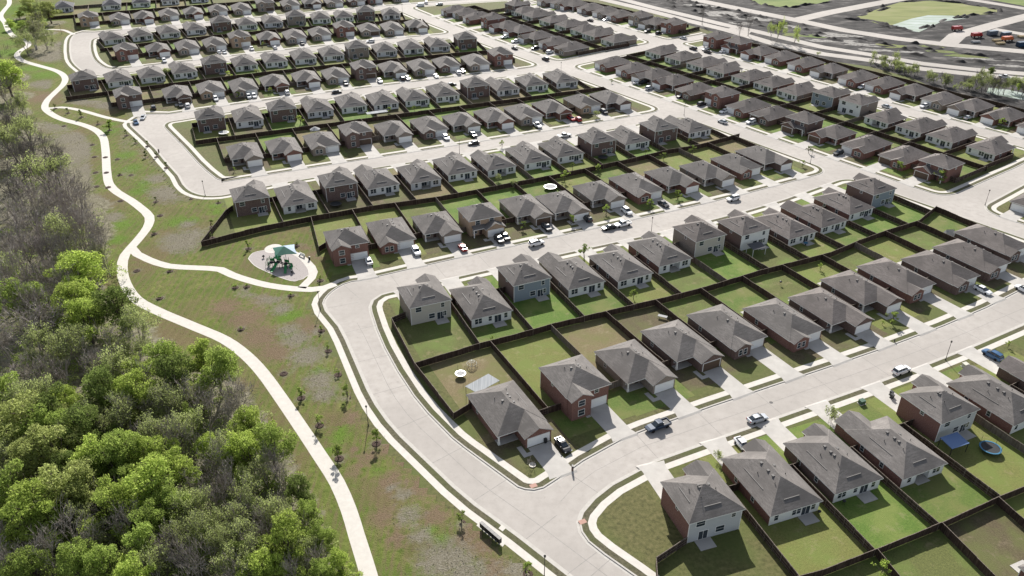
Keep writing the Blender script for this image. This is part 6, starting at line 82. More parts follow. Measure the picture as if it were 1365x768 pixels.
def world_xyz(nt,scale=(1,1,1)):
    g=nt.nodes.new('ShaderNodeNewGeometry'); mp=nt.nodes.new('ShaderNodeMapping'); mp.inputs['Scale'].default_value=scale
    nt.links.new(g.outputs['Position'],mp.inputs[0]); return mp.outputs[0]
def noi(nt,vec,scale,detail=4,rough=.55,dist=0):
    n=N(nt,'ShaderNodeTexNoise'); n.inputs['Scale'].default_value=scale; n.inputs['Detail'].default_value=detail; n.inputs['Roughness'].default_value=rough; n.inputs['Distortion'].default_value=dist
    nt.links.new(vec,n.inputs['Vector']); return n.outputs['Fac']
def mix(nt,fac,a,b,mode='MIX'):
    n=nt.nodes.new('ShaderNodeMix'); n.data_type='RGBA'; n.blend_type=mode
    for s,v in ((0,fac),(6,a),(7,b)):
        if isinstance(v,(int,float)): n.inputs[s].default_value=v
        elif isinstance(v,tuple): n.inputs[s].default_value=c4(v)
        else: nt.links.new(v,n.inputs[s])
    return n.outputs[2]
def noisemat(name,cols,scale=1,space='Object',detail=5,rough=.9,stretch=(1,1,1),rand=True,spec=.2,big=None,lo=.3,hi=.7,bump=0,bscale=None):
    m,nt,b=newmat(name)
    v=world_xyz(nt,stretch) if space=='World' else coords(nt,space,stretch,rand)
    f=noi(nt,v,scale,detail,.6)
    n=len(cols); c=ramp(nt,f,[(lo+(hi-lo)*i/(n-1),cc) for i,cc in enumerate(cols)])
    if big:
        sc_,cc,amt=big
        v2=world_xyz(nt) ; f2=noi(nt,v2,sc_,3)
        r=nt.nodes.new('ShaderNodeMapRange'); r.inputs[1].default_value=.42; r.inputs[2].default_value=.62; r.inputs[4].default_value=amt
        nt.links.new(f2,r.inputs[0]); c=mix(nt,r.outputs[0],c,cc)
    nt.links.new(c,b.inputs['Base Color']); b.inputs['Roughness'].default_value=rough; b.inputs['Specular IOR Level'].default_value=spec
    if bump:
        bp=nt.nodes.new('ShaderNodeBump'); bp.inputs['Strength'].default_value=bump; bp.inputs['Distance'].default_value=.1
        f3=noi(nt,v,bscale or scale*2,4); nt.links.new(f3,bp.inputs['Height']); nt.links.new(bp.outputs[0],b.inputs['Normal'])
    MATS[name]=m; return m
def plain(name,c,rough=.6,spec=.3,metal=0):
    m,nt,b=newmat(name); b.inputs['Base Color'].default_value=c4(c); b.inputs['Roughness'].default_value=rough
    b.inputs['Specular IOR Level'].default_value=spec; b.inputs['Metallic'].default_value=metal
    MATS[name]=m; return m
# paving
noisemat('concrete_road',[(.315,.292,.268),(.36,.334,.308),(.39,.363,.336)],.5,'World',10,.9,lo=.3,hi=.7,big=(.03,(.285,.264,.243),.6))
_m=MATS['concrete_road']; _nt=_m.node_tree; _b=_nt.nodes['Principled BSDF']; _s=_b.inputs['Base Color'].links[0].from_socket
_f=noi(_nt,world_xyz(_nt),.55,6,.7); _w=ramp(_nt,_f,[(.60,(0,0,0)),(.72,(.55,.55,.55))]); _f2=noi(_nt,world_xyz(_nt),7,3,.7); _c=mix(_nt,_w,_s,(.235,.218,.20)); _nt.links.new(mix(_nt,ramp(_nt,_f2,[(.35,(.14,.14,.14)),(.6,(0,0,0))]),_c,(.2,.185,.17)),_b.inputs['Base Color'])
noisemat('concrete_walk',[(.44,.415,.38),(.51,.485,.445)],.8,'World',6,.9)
noisemat('concrete_drive',[(.35,.333,.31),(.43,.412,.385)],.5,'World',8,.9,big=(.12,(.31,.295,.28),.5))
noisemat('concrete_curb',[(.36,.34,.312),(.43,.41,.38)],1.5,'World',5,.9)
noisemat('joint',[(.20,.19,.18),(.28,.265,.25)],2,'World')
# soils
noisemat('soil',[(.007,.0065,.007),(.02,.0185,.0185),(.045,.042,.041),(.12,.11,.103)],.10,'World',14,.95,lo=.36,hi=.68,stretch=(1,1.6,1),bump=.8,bscale=.4)
noisemat('mulch',[(.03,.02,.015),(.07,.045,.035)],6,'Object')
noisemat('pond',[(.16,.20,.13),(.30,.345,.335),(.20,.245,.19),(.33,.37,.36)],.07,'World',8,.7,spec=.2,stretch=(.5,2.4,1))
noisemat('field_grass',[(.07,.105,.03),(.13,.17,.05),(.19,.20,.08)],.05,'World',8,.95,stretch=(.6,2.0,1))
noisemat('field_yellow',[(.10,.12,.04),(.16,.175,.06),(.21,.20,.10)],.06,'World',8,.95,stretch=(.6,2.0,1))
noisemat('litter',[(.05,.043,.03),(.10,.088,.062),(.16,.14,.10)],.7,'World',8,.95)
noisemat('playsand',[(.27,.245,.235),(.33,.30,.29)],2,'World')
# turf variants:  (a,b) fine mix, big patches
TURF={'bright':((.055,.105,.018),(.115,.175,.035),(.15,.18,.05),(.19,.19,.085)),'green':((.06,.095,.022),(.115,.16,.036),(.14,.145,.05),(.18,.165,.08)),
 'olive':((.07,.08,.027),(.125,.135,.043),(.11,.15,.038),(.19,.165,.085)),'yellow':((.10,.108,.032),(.17,.175,.055),(.13,.165,.042),(.22,.19,.10)),
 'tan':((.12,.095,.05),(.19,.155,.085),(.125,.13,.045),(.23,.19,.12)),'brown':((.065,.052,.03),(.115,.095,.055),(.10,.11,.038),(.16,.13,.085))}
for k,(a,b_,c_,d_) in TURF.items():
    q_=1.0
    a,b_,c_,d_=[tuple(x*q_ for x in t_) for t_ in (a,b_,c_,d_)]
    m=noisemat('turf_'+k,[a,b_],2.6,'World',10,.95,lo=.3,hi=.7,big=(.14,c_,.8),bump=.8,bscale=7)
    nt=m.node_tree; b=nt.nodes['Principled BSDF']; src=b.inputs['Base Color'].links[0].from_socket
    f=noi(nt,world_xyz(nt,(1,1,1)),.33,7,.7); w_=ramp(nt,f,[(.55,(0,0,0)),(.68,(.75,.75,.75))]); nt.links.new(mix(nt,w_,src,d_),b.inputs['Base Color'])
noisemat('turf_base',[(.05,.05,.02),(.095,.092,.036),(.135,.12,.055)],1.2,'World',10,.95,big=(.07,(.085,.105,.03),.8),bump=.8,bscale=6)
noisemat('turf_verge',[(.045,.042,.025),(.085,.078,.048),(.12,.108,.07)],1.5,'World',9,.95,big=(.10,(.07,.08,.028),.8),bump=.8,bscale=6)
noisemat('silt',[(.10,.095,.088),(.25,.24,.225),(.08,.075,.07)],.25,'World',8,.9,lo=.38,hi=.62)
# buildings
def brick(name,a,b_,c_): noisemat(name,[a,b_,c_],1,'Object',3,.9,stretch=(4.2,4.2,12),lo=.34,hi=.66)
brick('brick_red',(.125,.062,.05),(.185,.096,.078),(.26,.155,.13))
brick('brick_dark',(.095,.062,.054),(.135,.092,.08),(.20,.145,.125))
brick('brick_tan',(.26,.18,.125),(.33,.24,.17),(.40,.30,.22))
brick('brick_grey',(.17,.135,.115),(.235,.195,.165),(.31,.27,.235))
def siding(name,c,d=.82):
    m,nt,b=newmat(name)
    v=coords(nt,'Object'); w=N(nt,'ShaderNodeTexWave',bands_direction='Z',wave_profile='SAW'); w.inputs['Scale'].default_value=.31*2.2
    nt.links.new(v,w.inputs['Vector'])
    f=noi(nt,coords(nt,'Object',(1,1,3),True),.9,4)
    cc=ramp(nt,w.outputs['Fac'],[(0,tuple(x*d for x in c)),(.14,c),(1,c)])
    cc=mix(nt,f,cc,tuple(x*.86 for x in c))
    nt.links.new(cc,b.inputs['Base Color']); b.inputs['Roughness'].default_value=.7; MATS[name]=m
siding('siding_white',(.74,.74,.72)); siding('siding_grey',(.50,.51,.51)); siding('siding_slate',(.235,.275,.315)); siding('siding_beige',(.50,.46,.40)); siding('siding_pale',(.60,.615,.62))
def shingle(name,a,b_,c_):
    m,nt,b=newmat(name)
    v=coords(nt,'Object',(1,1,1),True)
    f1=noi(nt,v,6.5,6,.75); f2=noi(nt,coords(nt,'Object',(.6,.6,6),True),1.2,3); f3=noi(nt,coords(nt,'Object',(1,1,1),True),.22,3)
    c1=ramp(nt,f1,[(.33,a),(.5,b_),(.67,c_)])
    c1=mix(nt,.35,c1,ramp(nt,f2,[(.35,a),(.65,c_)]))
    c1=mix(nt,ramp(nt,f3,[(.4,(0,0,0)),(.65,(.9,.9,.9))]),c1,tuple(x*.78 for x in b_))
    oi=nt.nodes.new('ShaderNodeObjectInfo'); hs=nt.nodes.new('ShaderNodeHueSaturation')
    mr=nt.nodes.new('ShaderNodeMapRange'); mr.inputs[3].default_value=.9; mr.inputs[4].default_value=1.1
    nt.links.new(oi.outputs['Random'],mr.inputs[0]); nt.links.new(mr.outputs[0],hs.inputs['Value']); nt.links.new(c1,hs.inputs['Color'])
    nt.links.new(hs.outputs[0],b.inputs['Base Color']); b.inputs['Roughness'].default_value=.92
    bp=nt.nodes.new('ShaderNodeBump'); bp.inputs['Strength'].default_value=.35; bp.inputs['Distance'].default_value=.04
    nt.links.new(f1,bp.inputs['Height']); nt.links.new(bp.outputs[0],b.inputs['Normal']); MATS[name]=m
shingle('shingle_weathered',(.078,.071,.067),(.135,.124,.117),(.225,.207,.195))
shingle('shingle_brown',(.074,.064,.06),(.128,.113,.106),(.215,.19,.179))
shingle('shingle_charcoal',(.055,.056,.062),(.085,.086,.094),(.12,.12,.128))
plain('trim_white',(.72,.71,.68),.6); plain('trim_tan',(.40,.36,.31),.6); plain('door_white',(.76,.76,.75),.5); plain('door_brown',(.10,.065,.045),.5); plain('door_dark',(.06,.035,.03),.5)
plain('glass',(.03,.04,.05),.08,.6); plain('vent_grey',(.13,.123,.118),.7); plain('vent_dark',(.07,.065,.065),.6)
def fencemat(name,a,b_,c_): noisemat(name,[a,b_,c_],1,'World',3,.9,stretch=(3.5,3.5,.35),lo=.32,hi=.68)
fencemat('fence_brown',(.025,.016,.012),(.05,.032,.024),(.088,.06,.046)); fencemat('fence_grey',(.085,.068,.056),(.13,.108,.09),(.18,.155,.13)); fencemat('fence_weathered',(.09,.072,.058),(.14,.115,.095),(.20,.17,.145))
# vehicles
for n,c,m_ in (('white',(.78,.78,.78),0),('silver',(.48,.5,.52),.4),('black',(.012,.012,.014),0),('navy',(.02,.035,.065),.2),('blue',(.03,.09,.19),.2),('red',(.30,.018,.02),.1),('slate',(.10,.12,.15),0),('orange',(.55,.13,.04),0),('yellow',(.55,.36,.08),0)):
    m=plain('paint_'+n,c,.28,.5,m_); 
    b=m.node_tree.nodes['Principled BSDF']
    if 'Coat Weight' in b.inputs: b.inputs['Coat Weight'].default_value=.25; b.inputs['Coat Roughness'].default_value=.2
plain('tyre',(.015,.015,.016),.85,.1); plain('rim',(.42,.42,.43),.35,.5,.6); plain('headlight',(.7,.72,.74),.15,.5); plain('tail_red',(.28,.01,.01),.3,.4); plain('plastic_black',(.02,.02,.022),.5)
# street things
plain('metal_dark',(.045,.042,.04),.5,.4,.3); plain('metal_black',(.018,.018,.02),.45,.4,.2); plain('metal_pale',(.55,.56,.56),.45,.4,.3); plain('box_green',(.05,.10,.07),.6); plain('box_pale',(.50,.49,.42),.6)
plain('play_green',(.02,.22,.06),.45,.4); plain('sail_green',(.015,.10,.07),.7); plain('sail_blue',(.22,.30,.40),.7); plain('canvas_blue',(.10,.16,.30),.7); plain('canvas_white',(.33,.33,.33),.9,.05); plain('mat_black',(.015,.017,.02),.7); plain('rim_blue',(.025,.12,.21),.6)
plain('brick_pad',(.36,.22,.18),.9,.2); plain('stone_pale',(.50,.47,.42),.9,.2); plain('wood_pale',(.42,.33,.20),.8,.2); plain('lamp_head',(.06,.055,.05),.4); plain('terracotta',(.30,.14,.08),.8)
noisemat('steel_roof',[(.22,.23,.24),(.33,.345,.355)],1,'Object',2,.85,spec=.05,stretch=(4,.1,1))
# vegetation
def leafmat(name,a,b_,tr=.55):
    m=bpy.data.materials.new(name); m.use_nodes=True; nt=m.node_tree; nt.nodes.clear()
    o=nt.nodes.new('ShaderNodeOutputMaterial'); d=nt.nodes.new('ShaderNodeBsdfDiffuse'); t=nt.nodes.new('ShaderNodeBsdfTranslucent'); mx=nt.nodes.new('ShaderNodeMixShader')
    v=coords(nt,'Object',(1,1,1),True); f=noi(nt,v,.55,3); f2=noi(nt,v,5,2)
    oi=nt.nodes.new('ShaderNodeObjectInfo')
    cc=ramp(nt,f,[(.33,a),(.67,b_)]); cc=mix(nt,f2,cc,tuple((x+y)*.42 for x,y in zip(a,b_)))
    hs=nt.nodes.new('ShaderNodeHueSaturation'); mr=nt.nodes.new('ShaderNodeMapRange'); mr.inputs[3].default_value=.8; mr.inputs[4].default_value=1.2
    nt.links.new(oi.outputs['Random'],mr.inputs[0]); nt.links.new(mr.outputs[0],hs.inputs['Value']); nt.links.new(cc,hs.inputs['Color'])
    nt.links.new(hs.outputs[0],d.inputs[0]); nt.links.new(hs.outputs[0],t.inputs[0]); mx.inputs[0].default_value=tr
    nt.links.new(d.outputs[0],mx.inputs[1]); nt.links.new(t.outputs[0],mx.inputs[2]); nt.links.new(mx.outputs[0],o.inputs[0]); MATS[name]=m
leafmat('leaf_y',(0.290,0.401,0.079),(0.497,0.590,0.150),.6); leafmat('leaf_g',(0.220,0.306,0.070),(0.372,0.461,0.121),.6); leafmat('leaf_p',(0.284,0.333,0.108),(0.451,0.497,0.181),.6); leafmat('leaf_d',(0.124,0.172,0.046),(0.216,0.275,0.082)); leafmat('leaf_o',(0.235,0.281,0.101),(0.378,0.433,0.171),.6); leafmat('leaf_k',(0.171,0.186,0.094),(0.282,0.292,0.150))
noisemat('bark',[(.055,.042,.034),(.10,.08,.066),(.15,.125,.105)],2,'Object'); noisemat('twig_dark',[(.07,.06,.055),(.13,.113,.103),(.23,.207,.192)],.8,'Object',4); noisemat('twig',[(.15,.128,.113),(.26,.226,.204),(.42,.385,.355)],.8,'Object',4)
leafmat('scrub',(.19,.17,.13),(.31,.285,.235)); leafmat('weed',(.14,.20,.035),(.22,.30,.07))

# ------------------------------------------------------------------ mesh builder
class MB:
    def __init__(s): s.v=[];s.f=[];s.mi=[]
    def add(s,vs,fs,mi=0):
        o=len(s.v); s.v+= [tuple(p) for p in vs]; s.f+=[tuple(i+o for i in f) for f in fs]; s.mi+=[mi]*len(fs); return s
    def box(s,x0,x1,y0,y1,z0,z1,mi=0,M=None):
        vs=[(x0,y0,z0),(x1,y0,z0),(x1,y1,z0),(x0,y1,z0),(x0,y0,z1),(x1,y0,z1),(x1,y1,z1),(x0,y1,z1)]
        if M is not None: vs=[M@Vector(p) for p in vs]
        return s.add(vs,[(3,2,1,0),(4,5,6,7),(0,1,5,4),(1,2,6,5),(2,3,7,6),(3,0,4,7)],mi)
    def poly(s,pts,mi=0): return s.add(pts,[tuple(range(len(pts)))],mi)
    def tube(s,pts,rads,n=5,mi=0,cap=True):
        pts=[Vector(p) for p in pts]; rings=[]
        for i,p in enumerate(pts):
            d=(pts[min(i+1,len(pts)-1)]-pts[max(i-1,0)])
            if d.length<1e-6: d=Vector((0,0,1))
            d.normalize(); a=Vector((0,0,1)) if abs(d.z)<.9 else Vector((1,0,0)); u=d.cross(a).normalized(); w=d.cross(u)
            rings.append([p+(u*math.cos(2*math.pi*k/n)+w*math.sin(2*math.pi*k/n))*rads[i] for k in range(n)])
        vs=[q for r in rings for q in r]; fs=[]
        for i in range(len(pts)-1):
            for k in range(n): fs.append((i*n+k,i*n+(k+1)%n,(i+1)*n+(k+1)%n,(i+1)*n+k))
        if cap and n>2: fs.append(tuple(range(n))[::-1]); fs.append(tuple((len(pts)-1)*n+k for k in range(n)))
        return s.add(vs,fs,mi)
    def lathe(s,prof,n=16,mi=0,c=(0,0,0),ax='z'):
        vs=[];fs=[]
        for r,z in prof:
            for k in range(n):
                a=2*math.pi*k/n
                p=(c[0]+r*math.cos(a),c[1]+r*math.sin(a),c[2]+z) if ax=='z' else (c[0]+z,c[1]+r*math.cos(a),c[2]+r*math.sin(a))
                vs.append(p)
        for i in range(len(prof)-1):
            for k in range(n): fs.append((i*n+k,i*n+(k+1)%n,(i+1)*n+(k+1)%n,(i+1)*n+k))
        fs.append(tuple(range(n))[::-1]); fs.append(tuple((len(prof)-1)*n+k for k in range(n)))
        return s.add(vs,fs,mi)
    def prism(s,poly,z0,z1,mi=0):
        n=len(poly); vs=[(x,y,z0) for x,y in poly]+[(x,y,z1) for x,y in poly]
        return s.add(vs,[tuple(range(n))[::-1],tuple(range(n,2*n))]+[(i,(i+1)%n,(i+1)%n+n,i+n) for i in range(n)],mi)
    def mesh(s,name,mats,smooth=False):
        me=bpy.data.meshes.new(name); me.from_pydata(s.v,[],s.f)
        for m in (mats if isinstance(mats,(list,tuple)) else [mats]): me.materials.append(MATS[m])
        if any(s.mi): me.polygons.foreach_set('material_index',s.mi)
        if smooth: me.polygons.foreach_set('use_smooth',[True]*len(me.polygons))
        me.update(); return me
def obj(name,me,parent=None,loc=None,rotz=None,mat=None):
    o=bpy.data.objects.new(name,me); col.objects.link(o)
    if parent is not None: o.parent=parent
    if loc is not None: o.location=loc
    if rotz is not None: o.rotation_euler=(0,0,rotz)
    if mat is not None: setmat(o,mat)
    return o
def setmat(o,mat,i=0):
    sl=o.material_slots[i]; sl.link='OBJECT'; sl.material=MATS[mat]
def empty(name,loc,rotz=0,s=1):
    o=bpy.data.objects.new(name,None); col.objects.link(o); o.location=loc; o.rotation_euler=(0,0,rotz); o.scale=(s,s,s); o.empty_display_size=.5; return o
USED={}
def tag(o,label,cat,group=None):
    o['label']=label; o['category']=cat
    if group: o['group']=group
    USED.setdefault(label,[]).append(o); return o
def struct(o,kind='structure'): o['kind']=kind; return o
ORD=['first','second','third','fourth','fifth','sixth','seventh','eighth','ninth','tenth','eleventh','twelfth','thirteenth','fourteenth']
ORD+=['fifteenth','sixteenth','seventeenth','eighteenth','nineteenth']+[t+('' if not u else '') for t in ('twentieth',) for u in (0,)]
for t,tt in (('twenty','thirtieth'),('thirty','fortieth'),('forty','fiftieth')):
    ORD+=[t+'-'+u for u in ORD[:9]]+[tt]
def kids(o,acc): return acc.get(o.name,[])
def recalc(me):
    bm=bmesh.new(); bm.from_mesh(me); bmesh.ops.recalc_face_normals(bm,faces=bm.faces); bm.to_mesh(me); bm.free(); return me
def flat(name,pts,z,mat,skirt=None,kind='structure'):
    P=[Vector((x,y,0)) for x,y in pts]
    tris=tessellate_polygon([P]); mb=MB(); n=len(P)
    vs=[(p.x,p.y,z) for p in P]; fs=[]
    for a,b,c in tris:
        ar=(P[b]-P[a]).cross(P[c]-P[a]).z
        fs.append((a,b,c) if ar>0 else (a,c,b))
    mb.add(vs,fs)
    if skirt is not None:
        mb.add([(p.x,p.y,z) for p in P]+[(p.x,p.y,skirt) for p in P],[(i,(i+1)%n,(i+1)%n+n,i+n) for i in range(n)])
    return struct(obj(name,mb.mesh(name,mat)),kind)
def offs(ch,o,closed=False):
    n=len(ch); out=[]
    for i in range(n):
        a=Vector(ch[(i-1)%n] if closed or i>0 else ch[i]); b=Vector(ch[(i+1)%n] if closed or i<n-1 else ch[i]); p=Vector(ch[i])
        d=b-a
        if d.length<1e-6: d=Vector((1,0))
        d.normalize(); nn=Vector((-d.y,d.x)); m=1
        if (p-a).length>1e-6:
            d1=(p-a).normalized(); m=1/max(nn.dot(Vector((-d1.y,d1.x))),.6)
        out.append(tuple(p+nn*o*m))
    return out
def strip(name,ch,o0,o1,z,mat,closed=False,mb=None,thick=None):
    own=mb is None
    if own: mb=MB()
    A=offs(ch,o0,closed);B=offs(ch,o1,closed); n=len(ch); fs=[]
    for i in range(n if closed else n-1):
        j=(i+1)%n; fs.append((i,j,n+j,n+i) if o0<o1 else (n+i,n+j,j,i))
    # chain left = +offset ; winding so normal is up
    fs=[tuple(reversed(f)) if o0<o1 else tuple(reversed(f)) for f in fs]
    vs=[(x,y,z) for x,y in A]+[(x,y,z) for x,y in B]
    a,b,c=[Vector(vs[k]) for k in fs[0][:3]]
    if (b-a).cross(c-a).z<0: fs=[tuple(reversed(f)) for f in fs]
    mb.add(vs,fs)
    if own: return struct(obj(name,mb.mesh(name,mat)))
# ------------------------------------------------------------------ ground
def rect(x0,x1,y0,y1): return [(x0,y0),(x1,y0),(x1,y1),(x0,y1)]
mh=MB(); mh.lathe([(.42,0),(.42,.012),(.01,.014)],16); MH=mh.mesh('manhole','metal_dark')
for x,y in MANHOLES: struct(obj('manhole',MH,None,(x,y,-.128)))
flat('street',rect(-1500,1500,-250,1600),-.13,'concrete_road')
for k,p in POLYS.items(): flat('ground',p,0,'turf_base')
for k,(sd,ch) in CHAINS.items():
    closed=k in('I','II','III','V','VI')
    mb=MB(); n=len(ch); m=n if closed else n-1
    mb.add([(x,y,.006) for x,y in ch]+[(x,y,-.14) for x,y in ch],[(i,(i+1)%n,(i+1)%n+n,i+n) for i in range(m)])
    strip('curb',ch,0,.32*sd,.006,None,closed,mb)
    struct(obj('curb',mb.mesh('curb','concrete_curb')))
    if k in('west','I','IV','II','III','V','VI','east','east2','VIII'):
        strip('verge',ch,.33*sd,1.56*sd,.008,'turf_verge',closed)
        strip('sidewalk',ch,1.55*sd,3.05*sd,.012,'concrete_walk',closed)
# gutter pan along the kerbs, a slightly different concrete
for k,(sd,ch) in CHAINS.items():
    strip('gutter',ch,-.55*sd,-.02*sd,-.124,'concrete_curb',k in('I','II','III','V','VI'))
# construction joints across the concrete streets
def joints(ch,sd,l0,l1,step,wd):
    acc=0; mb=MB()
    for a,b in zip(ch[:-1],ch[1:]):
        L=math.dist(a,b)
        if L<.01: continue
        d=Vector((b[0]-a[0],b[1]-a[1]))/L; n=Vector((-d.y,d.x))*(-sd); s=(-acc)%step
        while s<L:
            if l0<=acc+s<=l1:
                p=Vector(a)+d*s; q=p+n*wd; p=p+n*.6; h=d*.055
                mb.add([(p.x-h.x,p.y-h.y,-.122),(p.x+h.x,p.y+h.y,-.122),(q.x+h.x,q.y+h.y,-.122),(q.x-h.x,q.y-h.y,-.122)],[(0,1,2,3)])
            s+=step
        acc+=L
    struct(obj('street_joint',recalc_up(mb.mesh('street_joint','joint'))))
def recalc_up(me):
    for p in me.polygons:
        if p.normal.z<0: p.flip()
    return me
joints(CHAINS['west'][1],CHAINS['west'][0],0,215,13.5,8.8)
joints(CHAINS['west'][1],CHAINS['west'][0],215,420,18,9)
joints(CHAINS['IV'][1],CHAINS['IV'][0],150,500,16,9)
strip('street_joint',[p for p in CHAINS['west'][1] if p[1]<175],-4.6*CHAINS['west'][0]-.05,-4.6*CHAINS['west'][0]+.05,-.121,'joint')
strip('street_joint',CHAINS['IV'][1][:12],-4.8*CHAINS['IV'][0]-.04,-4.8*CHAINS['IV'][0]+.04,-.121,'joint')
for nm,w,ch in PATHS: strip('path',ch,-w/2,w/2,.016 if nm!='main' else .02,'concrete_walk')
flat('play_surface',PLAYPAD,.024,'playsand'); strip('play_kerb',PLAYPAD,-.12,.12,.05,'concrete_walk',True)
flat('path',[(PLAYDISC[0]+2.6*math.cos(a*.4),PLAYDISC[1]+2.9*math.sin(a*.4)) for a in range(16)],.028,'concrete_walk')
# construction land beyond the estate
flat('soil',SOIL,.02,'soil')
flat('field',FIELD1,.04,'field_grass'); flat('field',FIELD2,.04,'field_yellow'); flat('water',POND,.05,'pond'); flat('field',FIELD3,.04,'field_grass')
flat('water',CREEK,.05,'pond')
for i,(w,ch) in enumerate(CROADS): strip('road',ch,-w/2,w/2,.06+.005*i,'concrete_road')
flat('road',CROSSX,.11,'concrete_road')
def blob(name,cx,cy,rx,ry,rot,seed,z,mat):
    P=[]
    for k in range(22):
        a=2*math.pi*k/22; r=1+.55*noise.noise(Vector((math.cos(a)*1.6,math.sin(a)*1.6,seed)))+.25*noise.noise(Vector((math.cos(a)*5,math.sin(a)*5,seed)))
        x=rx*r*math.cos(a);y=ry*r*math.sin(a); P.append((cx+x*math.cos(rot)-y*math.sin(rot),cy+x*math.sin(rot)+y*math.cos(rot)))
    flat(name,P,z,mat)
for k,(x,y,rx,ry,m) in enumerate(SILT): blob('soil' if m=='silt' else 'grass_patch',x,y,rx*.7,ry*.8,-.25,k*1.7,.045+.002*k,m)
# spoil heaps: low lumpy ridges of dark soil between the new roads
def heap(name,cx,cy,rx,ry,h,rot,seed):
    mb=MB(); n=14; m=9; vs=[];fs=[]
    for i in range(m):
        r=i/(m-1)
        for k in range(n):
            a=2*math.pi*k/n; rr=r*(1+.25*noise.noise(Vector((math.cos(a)*1.5,math.sin(a)*1.5,seed))))
            x=rx*rr*math.cos(a);y=ry*rr*math.sin(a); z=h*(math.cos(r*math.pi)*.5+.5)*(1+.9*noise.noise(Vector((x*.35,y*.35,seed+3))))
            vs.append((cx+x*math.cos(rot)-y*math.sin(rot),cy+x*math.sin(rot)+y*math.cos(rot),max(z,0)-(.05 if r==1 else 0)))
    for i in range(m-1):
        for k in range(n): fs.append((i*n+k,(i+1)*n+k,(i+1)*n+(k+1)%n,i*n+(k+1)%n))
    mb.add(vs,fs); return struct(obj(name,mb.mesh(name,'soil',True)))
def lerp_chain(ch,t):
    L=[0]
    for a,b in zip(ch[:-1],ch[1:]): L.append(L[-1]+math.dist(a,b))
    s=t*L[-1]
    for i in range(len(ch)-1):
        if L[i+1]>=s:
            u=(s-L[i])/max(L[i+1]-L[i],1e-6); a=ch[i];b=ch[i+1]
            return (a[0]+(b[0]-a[0])*u,a[1]+(b[1]-a[1])*u, math.atan2(b[1]-a[1],b[0]-a[0]))
    a,b=ch[-2:]; return (b[0],b[1],math.atan2(b[1]-a[1],b[0]-a[0]))
rn=random.Random(5)
for i in range(90):
    t=rn.uniform(.1,.93); a=lerp_chain(CROADS[1][1],t); b=lerp_chain(CROADS[2][1],min(1,t*.97)); u=rn.uniform(.22,.85)
    heap('soil',a[0]+(b[0]-a[0])*u,a[1]+(b[1]-a[1])*u,rn.uniform(3,9),rn.uniform(1.5,4),rn.uniform(.3,1.5),a[2]+rn.uniform(-.5,.5),i)
for ring_,cnt in ((FIELD2,46),(FIELD1,16)):
    for i in range(cnt):
        a=ring_[i%len(ring_)];b=ring_[(i+1)%len(ring_)];u=rn.random()
        heap('soil',a[0]+(b[0]-a[0])*u+rn.uniform(-3,3),a[1]+(b[1]-a[1])*u+rn.uniform(-3,3),rn.uniform(4,11),rn.uniform(1.2,2.5),rn.uniform(.4,1.4),math.atan2(b[1]-a[1],b[0]-a[0]),i+200)

# ------------------------------------------------------------------ houses
HI={}
PITCH=.5; OH=.42
def hip(mb,x0,x1,y0,y1,z,front='hip'):
    """hip roof over wall rectangle with overhang; ridge along the longer side"""
    X0,X1,Y0,Y1=x0-OH,x1+OH,y0-OH,y1+OH; w=X1-X0;l=Y1-Y0
    e=z
    if l>=w:
        h=w/2*PITCH; a=((X0+X1)/2,Y0+w/2,e+h); b=((X0+X1)/2,Y1-w/2+.001,e+h)
        A=[(X0,Y0,e),(X1,Y0,e),(X1,Y1,e),(X0,Y1,e)]
        mb.add(A+[a,b],[(0,1,4),(1,2,5,4),(2,3,5),(3,0,4,5)],0); top=(a,b)
    else:
        h=l/2*PITCH; a=(X0+l/2,(Y0+Y1)/2,e+h); b=(X1-l/2,(Y0+Y1)/2,e+h)
        A=[(X0,Y0,e),(X1,Y0,e),(X1,Y1,e),(X0,Y1,e)]
        mb.add(A+[a,b],[(0,1,5,4),(1,2,5),(2,3,4,5),(3,0,4)],0); top=(a,b)
    # fascia and soffit
    d=.17
    B=[(x,y,zz-d) for x,y,zz in A]
    mb.add(A+B,[(0,4,5,1),(1,5,6,2),(2,6,7,3),(3,7,4,0)],1); mb.add(B,[(3,2,1,0)],1)
    return top
def gable_wing(mb,x0,x1,yb,yf,z):
    """gable roof, ridge along y, open gable at yf"""
    X0,X1=x0-OH+.02,x1+OH-.02; xm=(X0+X1)/2; h=(X1-X0)/2*PITCH; Y=yf+.35; t=.16
    prof=[(X0,z),(xm,z+h),(X1,z),(X1,z-t),(xm,z+h-t),(X0,z-t)]
    vs=[(x,yb,zz) for x,zz in prof]+[(x,Y,zz) for x,zz in prof]
    mb.add(vs,[(0,1,7,6),(1,2,8,7)],0)
    mb.add(vs,[(2,3,9,8),(3,4,10,9),(4,5,11,10),(5,0,6,11),(6,7,8,9,10,11)],1)
    mb.add([vs[6],vs[7],vs[10],vs[11]],[(0,1,2,3)],1); mb.add([vs[7],vs[8],vs[9],vs[10]],[(0,1,2,3)],1)
def wing_walls(mb,x0,x1,yb,yf,z,zb=0):
    xm=(x0+x1)/2; X0=x0-OH+.02; h=(xm-X0)*PITCH-.17
    zz=z-.17; ze=zz+ (x0-X0)*PITCH
    pts=[(x0,zb),(x1,zb),(x1,ze),(xm,z+h-.02),(x0,ze)]
    vs=[(x,yf,a) for x,a in pts]+[(x,yb,a) for x,a in pts]
    mb.add(vs,[(4,3,2,1,0),(1,2,7,6),(0,5,9,4)],0)
